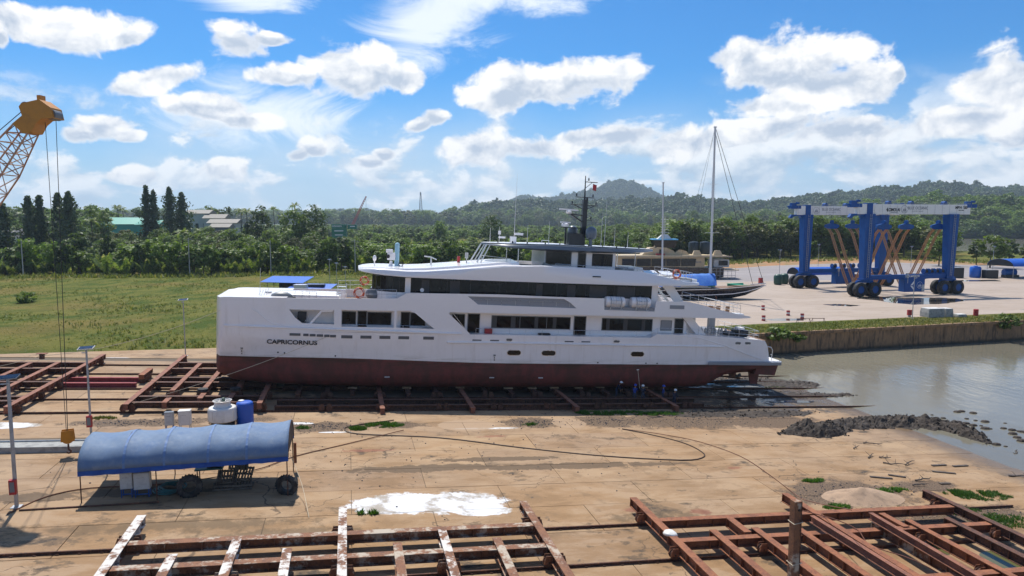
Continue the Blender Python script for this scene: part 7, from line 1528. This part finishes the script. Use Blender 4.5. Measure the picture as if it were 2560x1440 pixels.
shv(136, 288, .34, 'trim_grey'); shv(72, 268, .3, 'trim_grey'); shv(68, 318, .24, 'tank_white', 'lightening_hole'); x, z = pxz(103, 246); MB().box(cw(x, z), (.25, .5, .35)).build('pin_lug', 'crane_yellow', crane)
b = MB()
for sg in (-.35, .35): x, z = pxz(62, 282); b.path([cw(x, z, sg), cw(*pxz(20, 318), sg), cw(*pxz(-160, 470), sg), cw(foot[0]-6, 9, sg)], .03, 4)
b.build('pendant', 'cable_black', crane)
bz = S(-33.4, -13.4, 0).z+.75
for dxp, top in ((-.55, 302), (.02, 298), (.10, 298)):
    x, z = pxz(113 if dxp < -.3 else 140, top+4); MB().tube(cw(x+.0, z, 0), cw(.0+dxp*.15, bz+1.0, 0), .022, n=4).build('hoist_cable', 'cable_black', crane)
hb_ = thing('hook_block', 'yellow pulley block of the crane hanging just above the ground', 'hook block', WM(hx, hy, bz+.55, .5)); 
for dy in (-.16, .16): MB().tube((0, dy-.05, 0), (0, dy+.05, 0), .38, n=18).build('sheave', 'crane_yellow', hb_)
MB().prism([(-.42, -.2), (.42, -.2), (.36, .55), (-.36, .55)], -.26, -.22, lambda a, c, t: (a, t, c)).prism([(-.42, -.2), (.42, -.2), (.36, .55), (-.36, .55)], .22, .26, lambda a, c, t: (a, t, c)).build('cheek_plate', 'crane_yellow', hb_); MB().path([(0, 0, -.45), (0, 0, -.8), (.16, 0, -.98), (.02, 0, -1.1), (-.12, 0, -1.0)], .06, 6).build('hook', 'rust_dark', hb_)
MB().box(cw(foot[0]-2.0, 6.0), (6, 3.2, 3.0)).build('engine_house', 'crane_yellow', crane, bevel=.1); MB().box(cw(foot[0]+.6, 5.9, -1.7), (2, 1.2, 2.2)).build('cab', 'boat_glass', crane, bevel=.1); MB().box(cw(foot[0]-5.6, 5.2), (1.6, 3.4, 2.0)).build('counterweight', 'crane_yellow', crane)
for sg in (-1, 1): MB().box(cw(foot[0]-1.5, 3.55, sg*2.0), (6.4, .9, 1.3)).build('crawler_track', 'dark_plastic', crane, bevel=.3)
MB().tube(cw(foot[0]-1.5, 3.6), cw(foot[0]-1.5, 4.6), 1.2, n=16).build('slew_ring', 'dark_plastic', crane)
# bent ropes and hoses
def rope(name, lab, pts, r, m, cat='rope', sub=4, frame=S):
    P_ = [Vector(p) for p in pts]; out = []
    for i in range(len(P_)-1):
        p0, p1, p2, p3 = P_[max(0, i-1)], P_[i], P_[i+1], P_[min(len(P_)-1, i+2)]
        for k in range(sub): t = k/sub; out.append(.5*((2*p1)+(p2-p0)*t+(2*p0-5*p1+4*p2-p3)*t*t+(3*p1-p0-3*p2+p3)*t**3))
    out.append(P_[-1]); return tag(MB().path([frame(*p) for p in out], r, 5).build(name, m), lab, cat)
def sagged(p, q, sag, n=14): p, q = Vector(p), Vector(q); return [tuple(p.lerp(q, k/n)-Vector((0, 0, sag*4*(k/n)*(1-k/n)))) for k in range(n+1)]
rope('mooring_line', 'pale line running from the yacht pocket down to the bow cradle', sagged((-16.9, 2.98, 5.9), (-32.2, -2.9, 1.0), .35), .022, 'rope_pale', sub=1)
rope('mooring_line', 'pale line running from the bow to the bollard on the left cradle', sagged((-26.6, 3.5, 8.2), (-46.2, 16.2, 1.3), .8), .022, 'rope_pale', sub=1)
rope('mooring_line', 'thin pale line lying from the left cradle toward the grass', sagged((-46.2, 16.2, 1.3), (-51, 8, 1.0), .2), .02, 'rope_pale', sub=1)
rope('rust_cable', 'rusty cable stretched across the apron from the weeds and under the canopy', [(-10.1, -8.7, .1), (-14.6, -11.9, .05), (-18.4, -14.7, .05), (-21, -17.6, .08), (-26, -19.5, .05), (-30, -19.8, .05), (-32, -21, .04), (-33, -23.4, .04)], .035, 'rope_rust', 'cable')
rope('black_hose', 'dark hose curving across the apron in a long loop', [(-10.7, -5.5, .06), (-14.0, -6.9, .04), (-14.9, -8.0, .04), (-13.7, -9.4, .04), (-7.3, -10.8, .04), (-1.3, -13.7, .04), (4.5, -16.1, .04), (10.6, -17.6, .04), (12.9, -17.0, .04), (13.4, -15.4, .04), (12.9, -13.2, .04), (11.2, -11.0, .04), (9.2, -9.1, .05)], .045, 'hose_dark', 'hose')
rope('shore_line', 'thin brown line running from the loop of hose to the steel post', [(9.2, -9.1, .05), (12.2, -10.9, .04), (14.6, -13.2, .04), (16.1, -17, .04), (16.0, -21, .04), (15.4, -25, .1), (14.2, -28, .8), (11.2, -35.5, 3.4)], .025, 'rope_rust')
rope('pink_rope', 'faded pink rope trailing over the right cradle', [(11.8, -29.6, 1.1), (13.6, -31.2, 1.0), (14.2, -32.6, .9), (14.0, -34.0, .6), (14.6, -36.5, .9), (15.5, -39, .5)], .03, 'rope_rust')
rope('tent_guy', 'pale guy rope from the right canopy post to the ground', [(-18.3, -20.0, 1.9), (-17.4, -22.6, .9), (-16.8, -25.6, .05)], .016, 'rope_pale')
# ------------------------------------------------------------------ mud, debris, weeds, water films
mat('mud_dark', (.030, .021, .015), .85, c2=(.062, .045, .032), s2=1.6, a2=(.45, .62), c3=(.11, .082, .06), s3=6, a3=(.58, .72), bump=1.0, bs=5)
rnd = random.Random(77)
def mud_heap(name, label, spine, seed, stones=520):
    """ridge of dredged mud along (u, v, half width, height) points"""
    N = 130; M_ = 26; g = []
    for i in range(N+1):
        t = i/N*(len(spine)-1); k = min(len(spine)-2, int(t)); f = t-k; a, c = spine[k], spine[k+1]; u, v, w_, h_ = (a[q]+(c[q]-a[q])*f for q in range(4)); d = Vector((c[0]-a[0], c[1]-a[1], 0)).normalized(); n_ = Vector((-d.y, d.x, 0)); row = []
        e = min(1, 6*min(i/N, 1-i/N)+.12)
        for j in range(M_+1):
            s_ = -1+2*j/M_; ww = w_*(1+.35*noise.noise((i*.17, seed, s_)))*e; q = Vector((u, v, 0))+n_*s_*ww
            z = h_*e*(1-abs(s_)**1.7)*(1+.55*noise.noise((q.x*.9, q.y*.9, seed)))+min(.30, h_*.35+.03)*e*noise.noise((q.x*2.2, q.y*2.2, seed+3))+min(.16, h_*.2+.02)*e*noise.noise((q.x*5.2, q.y*5.2, seed+9))*(1-abs(s_)**3)-.04
            row.append(S(q.x, q.y, max(-.04, z)))
        g.append(row)
    b = MB().loft(g, closed=False, cap0=False, cap1=False); r = random.Random(seed)
    for k in range(stones):
        i, j = r.randrange(N), r.randrange(M_+1); p = g[i][j]; q = r.uniform(.03, .11)*(1 if r.random() < .9 else 1.8); o = len(b.v); b.ball(p+Vector((r.uniform(-.2, .2), r.uniform(-.2, .2), q*.2)), (q, q*r.uniform(.6, 1.1), q*r.uniform(.5, .9)), 5)
        for n2 in range(o, len(b.v)): v = Vector(b.v[n2]); b.v[n2] = tuple(v+rdir(r)*q*.3)
    return tag(b.build(name, 'mud_dark'), label, 'mud heap', kind='stuff')
mud_heap('mud_heap', 'dark heap of dredged mud on the ramp at the water edge', [(23.4, -11.2, 1.3, .4), (25.6, -11.0, 1.9, .95), (28, -10.8, 2.0, .85), (30.6, -9.6, 1.6, .5), (33.5, -8.6, 1.7, .55), (37, -8.4, 1.9, .7), (40, -8.8, 2.0, .8), (42.4, -10.2, 1.9, .9), (42.8, -12.6, 1.6, .9), (42.0, -15, 1.2, .7), (41.2, -17, .8, .4)], 3)
mud_heap('mud_bank', 'low wet mud bank around the rails behind the stern', [(27, 11.5, 2.0, .05), (33, 10.5, 3.0, .08), (39, 9.0, 3.0, .22), (43, 7.5, 2.4, .42)], 5, 90); mud_heap('mud_bank', 'narrow mud bank between the rails beside the stern', [(30, 4.2, 1.5, .04), (36, 3.6, 1.6, .08), (41, 2.6, 1.4, .25), (43, 2.0, .8, .35)], 8, 60)
mud_heap('mud_bank', 'mud and rubble strip below the near side of the stern', [(15, -4.6, 1.0, .1), (21, -4.4, 1.4, .16), (27, -4.6, 1.5, .14), (33, -4.0, 1.2, .1)], 9, 160)
# shining water films left on the ramp
for i, (u, v, ru, rv) in enumerate(((27.5, 1.6, 3.2, .5), (33.6, .2, 2.2, .5), (36.5, 7.0, 2.6, .7), (31, 7.4, 2.0, .4), (26.3, 8.9, 2.0, .4))):
    pts = []
    for k in range(22): a = k*2*math.pi/22; q = 1+.3*noise.noise((math.cos(a)*1.5, math.sin(a)*1.5, i*3.)); p = S(u+ru*q*math.cos(a), v+rv*q*math.sin(a), .02); pts.append(tuple(p))
    b = MB(); b.add(pts, [tuple(range(22))]); tag(b.build('water_film', 'puddle_water'), kind='structure')
for i, (u, v, ru, rv) in enumerate(((18.5, -33.5, 1.2, 1.0), (21.8, -35.8, 1.6, 1.5), (19.5, -30.9, .9, .6))):
    b = MB(); b.add([tuple(S(u+ru*math.cos(k*.3142)*(1+.2*noise.noise((k*.9, i, 0))), v+rv*math.sin(k*.3142), .012)) for k in range(20)], [tuple(range(20))]); tag(b.build('green_pool', 'green_pool'), kind='structure')
# clods and stones in the shallows
b = MB()
for k in range(60):
    u, v = rnd.uniform(41, 50), rnd.uniform(-22, -6); q = rnd.uniform(.12, .38); p = S(u, v); b.ball((p.x, p.y, ZW+.02), (q*1.4, q, q*.5), 6)
tag(b.build('shallow_clods', 'mud_dark'), 'dark clods of mud showing above the shallow water beyond the ramp', 'mud', kind='stuff')
# driftwood and planks
DW = [(27.9, -15.8, .6, 'curled driftwood nearest the mud heap'), (30.4, -14.9, 1.5, 'straight stick lying right of the curled driftwood'), (27.6, -18.0, 1.2, 'tangled roots on the ramp below the mud heap'), (28.6, -18.4, .9, 'small stick beside the tangled roots'), (28.2, -19.8, 1.6, 'larger driftwood piece left of centre on the ramp'), (29.6, -20.1, 1.3, 'forked driftwood on the ramp'), (32.0, -20.4, 1.4, 'dark plank lying along the ramp'), (33.8, -20.7, 1.5, 'dark plank nearer the water'), (30.9, -22.0, 1.7, 'diagonal dark plank on the ramp'), (37.0, -23.3, 2.4, 'black log at the water edge by the right border'), (27.6, -23.4, 1.5, 'bleached branch near the right cradle'), (26.4, -24.4, 1.2, 'short branch beside the right cradle beam'), (28.8, -24.2, .9, 'small dark board right of the cradle beam'), (24.6, -22.6, 1.6, 'flat weathered board above the sand heap'), (26.2, -22.4, 1.2, 'splintered board above the sand heap'), (41.8, -18.3, 1.8, 'stick floating at the ramp edge')]
for i, (u, v, L_, lab) in enumerate(DW):
    r = random.Random(i); a = r.uniform(-.7, .7) if i not in (6, 7) else .05; o = thing('driftwood', lab, 'driftwood', SM(u, v, .05, a), 'driftwood scattered on the ramp')
    if 'plank' in lab or 'board' in lab: MB().box((0, 0, 0), (L_, .22, .06)).build('wood', 'driftwood', o)
    else:
        b = MB(); p = Vector((-L_/2, 0, .02)); 
        for k in range(6): q = p+Vector((L_/6, r.uniform(-.12, .12), r.uniform(-.03, .06))); b.tube(p, q, .06*(1-.1*k), .06*(1-.1*(k+1)), 6); p = q
        for k in range(3): c = Vector((r.uniform(-.3, .3)*L_, 0, .04)); b.tube(c, c+Vector((r.uniform(-.3, .3), r.uniform(-.5, .5), r.uniform(.05, .3))), .03, .012, 5)
        b.build('wood', 'driftwood', o)
# pebbles and litter on the apron
b = MB()
for k in range(1500):
    c = rnd.choice(((-17, -7, 3.4, 1.5), (1.6, -6.6, 2.6, 1.5), (9, -6.4, 4, 1.8), (18, -6.6, 7, 2.3), (20, -25.4, 4.5, 2.6), (25, -29.5, 5, 2), (-31, -5.2, 5, 1), (-10, -15, 22, 9))); q = rnd.uniform(.015, .07); p = S(c[0]+rnd.gauss(0, .5)*c[2], c[1]+rnd.gauss(0, .5)*c[3], q*.3); b.ball(p, (q, q*.8, q*.6), 5)
tag(b.build('pebbles', 'heap_grey'), 'pebbles and crumbs of concrete strewn on the apron', 'pebbles', kind='stuff')
# sand heap
mat('sand_pile', (.36, .245, .16), .95, c2=(.26, .18, .12), s2=2, bump=.8, bs=5); g = []
for i in range(25):
    row = []
    for j in range(17): a, c = -1+2*i/24, -1+2*j/16; q = max(0, 1-math.hypot(a, c)); row.append(S(20.2+a*3.2, -26.0+c*1.7, .75*q**1.1*(1+.6*noise.noise((a*3, c*3, 1)))-.03))
    g.append(row)
tag(MB().loft(g, closed=False, cap0=False, cap1=False).build('sand_heap', 'sand_pile', smooth=50), 'low heap of pinkish sand behind the right cradle', 'sand heap')
# weeds
def weed(name, lab, blobs, m='grass_green', n=500, s=(.15, .34)):
    pts = []
    for (u, v, ru, rv) in blobs:
        for k in range(n):
            a = rnd.uniform(0, 6.28); q = rnd.random()**.55; uu, vv = u+ru*q*math.cos(a), v+rv*q*math.sin(a)
            if noise.noise((uu*1.3, vv*1.3, 6)) < -.12: continue
            p = S(uu, vv, 0); pts.append((p.x, p.y, p.z-.02, rnd.uniform(*s)*(1.15-q*.5), 5))
    return tufts(name, lab, pts, m, 'weeds')
weed('weeds', 'bright green weeds at the end of the rusty cable before the yacht', [(-11.6, -6.8, 1.7, .8), (-13.8, -7.8, .7, .5)]); weed('weeds', 'grass strip in the shadow of the yacht', [(11, -3.8, 4.2, .8), (15, -4.2, 2.6, .7), (8, -3.5, 1.5, .5)], n=700); weed('weeds', 'grass clump on the ramp at the right edge', [(29.8, -26.6, 2.3, .9), (28, -26.0, 1.0, .5)], n=600); weed('weeds', 'weeds around the far corner of the right cradle', [(27.0, -30.6, 2.6, 1.2), (25.5, -29, 1.4, .6)], n=500)
weed('weeds', 'weed tufts round the sand heap', [(17.0, -27.4, 1.0, .45), (21.4, -28.4, 1.6, .5), (18.7, -22.7, .9, .3), (23.4, -25.0, 1.4, .4)], n=260); weed('weeds', 'two small tufts at the corner of the white cement patch', [(-13.9, -25.3, .3, .16), (-13.1, -25.3, .25, .14)], n=40, s=(.2, .4)); weed('weeds', 'dry weeds beside the middle lamp post', [(-34.2, -3.9, 1.0, .45)], 'grass_blade', 200); weed('weeds', 'tiny weeds in the gravel before the yacht bow', [(-18.2, -7.4, .6, .4), (1.4, -7.3, 1.0, .3)], n=70)

# ------------------------------------------------------------------ shipyard workers under the stern
def person(M, label, top, legs, helmet, pose):
    o = thing('person', label, 'person', M, 'workers beneath the hull'); J = pose
    me = bpy.data.meshes.new('body'); names = list(J); ed = [('pel', 'waist'), ('waist', 'chest'), ('chest', 'neck'), ('neck', 'head'), ('head', 'crown'), ('chest', 'shL'), ('shL', 'elL'), ('elL', 'haL'), ('chest', 'shR'), ('shR', 'elR'), ('elR', 'haR'), ('pel', 'hipL'), ('hipL', 'knL'), ('knL', 'anL'), ('anL', 'toL'), ('pel', 'hipR'), ('hipR', 'knR'), ('knR', 'anR'), ('anR', 'toR')]
    me.from_pydata([J[n_] for n_ in names], [(names.index(a), names.index(c)) for a, c in ed], [])
    rad = dict(pel=.15, waist=.135, chest=.165, neck=.06, head=.10, crown=.085, sh=.075, el=.052, ha=.042, hip=.10, kn=.068, an=.048, to=.045)
    bo = bpy.data.objects.new('body', me); COL.objects.link(bo); bo.parent = o; KIDS.setdefault(o.name, []).append(bo)
    sk = bo.modifiers.new('skin', 'SKIN'); sv = me.skin_vertices[0].data
    for i, n_ in enumerate(names): k = n_ if n_ in rad else n_[:-1]; sv[i].radius = (rad[k], rad[k]*.85); sv[i].use_root = (n_ == 'pel')
    ss_ = bo.modifiers.new('sub', 'SUBSURF'); ss_.levels = 2; ss_.render_levels = 2
    for m in (top, legs, 'skin', 'boot_black'): me.materials.append(MATS[m])
    dg = bpy.context.evaluated_depsgraph_get(); bpy.context.view_layer.update(); ev = bpy.data.meshes.new_from_object(bo.evaluated_get(dg)); bo.modifiers.clear(); bo.data = ev; ev.materials.clear()
    for m in (top, legs, 'skin', 'boot_black'): ev.materials.append(MATS[m])
    pz = J['pel'][2]+.04
    for p in ev.polygons:
        c = p.center; near = min(J, key=lambda n_: (Vector(J[n_])-c).length); p.use_smooth = True
        p.material_index = 2 if near in ('head', 'crown', 'neck', 'haL', 'haR') else 3 if near in ('anL', 'anR', 'toL', 'toR') and c.z < .14 else 1 if near in ('hipL', 'hipR', 'knL', 'knR', 'anL', 'anR', 'pel') and c.z < pz else 0
    hc = Vector(J['crown']); b = MB().lathe([(.165, -.02), (.15, .0), (.145, .06), (.11, .12), (.03, .15)], hc+Vector((0, 0, .0)), 14); b.box(hc+Vector((J['toL'][0]*.0, -.15, -.01)), (.17, .12, .015)); b.build('helmet', helmet, o, smooth=50)
    for sgn in ('L', 'R'):
        h = Vector(J['ha'+sgn]); d = (h-Vector(J['el'+sgn])).normalized(); b = MB(); b.ball(h+d*.05, (.045, .03, .055), 8)
        for k in range(4): s_ = h+d*.08+Vector((-.03+k*.02, 0, 0)); b.tube(s_, s_+d*(.07 if k in (1, 2) else .055)+Vector((0, -.015, -.01)), .011, .008, 5)
        t_ = h+d*.03+Vector((.035 if sgn == 'L' else -.035, -.02, 0)); b.tube(t_, t_+d*.05+Vector((0, -.03, 0)), .012, .009, 5); b.build('hand', 'skin', o, smooth=60)
    b = MB(); hd = Vector(J['head']); b.box(hd+Vector((0, -.105, .0)), (.02, .03, .045)); [b.ball(hd+Vector((x, -.095, .03)), .012, 6) for x in (-.035, .035)]; b.box(hd+Vector((0, -.1, -.05)), (.045, .012, .01)); b.build('face', 'skin', o)
    return o
def stand(lean=0, armL=(.25, -.05, .95), armR=(-.25, -.05, .95), twist=0, bend=0, kn=0):
    c = lambda x, y, z: (x, y, z); f = -lean
    return dict(pel=c(0, 0, .95), waist=c(0, f*.2, 1.08), chest=c(0, f*.55, 1.32), neck=c(0, f*.85, 1.48), head=c(0, f*1.05-.01, 1.60), crown=c(0, f*1.15-.005, 1.70), shL=c(.19, f*.65, 1.40), elL=c(.26, f*.5+armL[1]*.5, (1.40+armL[2])/2+.02), haL=armL, shR=c(-.19, f*.65, 1.40), elR=c(-.26, f*.5+armR[1]*.5, (1.40+armR[2])/2+.02), haR=armR, hipL=c(.10, 0, .90), knL=c(.12, -.02-kn, .50), anL=c(.12, .03, .09), toL=c(.13, -.14, .045), hipR=c(-.10, 0, .90), knR=c(-.12, -.01, .50), anR=c(-.13, .05, .09), toR=c(-.14, -.12, .045))
person(SV(14.45, .55, .0) @ Matrix.Rotation(2.4, 4, 'Z'), 'worker in a blue football shirt leaning toward the hull', 'cloth_blue', 'cloth_denim', 'helmet_blue', stand(.25, (.3, -.45, 1.15), (-.15, -.45, 1.05)))
person(SV(15.35, .4, .0) @ Matrix.Rotation(2.9, 4, 'Z'), 'worker in dark clothes and white helmet holding a tool up to the hull', 'cloth_navy', 'cloth_denim', 'helmet_white', stand(.08, (.2, -.35, 1.65), (-.25, -.2, 1.0)))
person(SV(17.6, .4, .0) @ Matrix.Rotation(1.2, 4, 'Z'), 'worker in blue overalls and blue helmet standing near the stern', 'cloth_blue', 'cloth_denim', 'helmet_blue', stand(.05, (.28, -.1, .95), (-.28, -.15, 1.0)))
person(SV(17.9, -1.6, .0) @ Matrix.Rotation(2.2, 4, 'Z'), 'worker in navy clothes and white helmet nearest the camera', 'cloth_navy', 'cloth_navy', 'helmet_white', stand(.2, (.3, -.3, .9), (-.2, -.3, .85)))
person(SV(13.2, 2.4, .0) @ Matrix.Rotation(.8, 4, 'Z'), 'worker in dark clothes bending under the hull left of the others', 'cloth_navy', 'cloth_denim', 'helmet_white', stand(.45, (.2, -.55, .8), (-.2, -.55, .75)))
o = thing('roller_pole', 'long thin pole held up against the red hull by a worker', 'pole', SV(15.2, .9, 0)); MB().tube((0, 0, 1.3), (0, .6, 3.2), .02, n=5).build('shaft', 'rope_pale', o); MB().tube((-.12, .6, 3.2), (.12, .6, 3.2), .05, n=6).build('roller', 'tank_white', o)

# ------------------------------------------------------------------ distant haze
m = bpy.data.materials.new('haze_air'); m.use_nodes = True; t = NT(m.node_tree); t.n.clear(); out = t.new('ShaderNodeOutputMaterial'); pv = t.new('ShaderNodeVolumePrincipled'); pv.inputs['Color'].default_value = (.70, .86, 1.0, 1); pv.inputs['Density'].default_value = .00011; pv.inputs['Anisotropy'].default_value = .2; t.l.new(pv.outputs[0], out.inputs['Volume'])
b = MB().box((0, 2900, 146), (9000, 6600, 310)); hz = b.build('haze', m); tag(hz, kind='stuff')
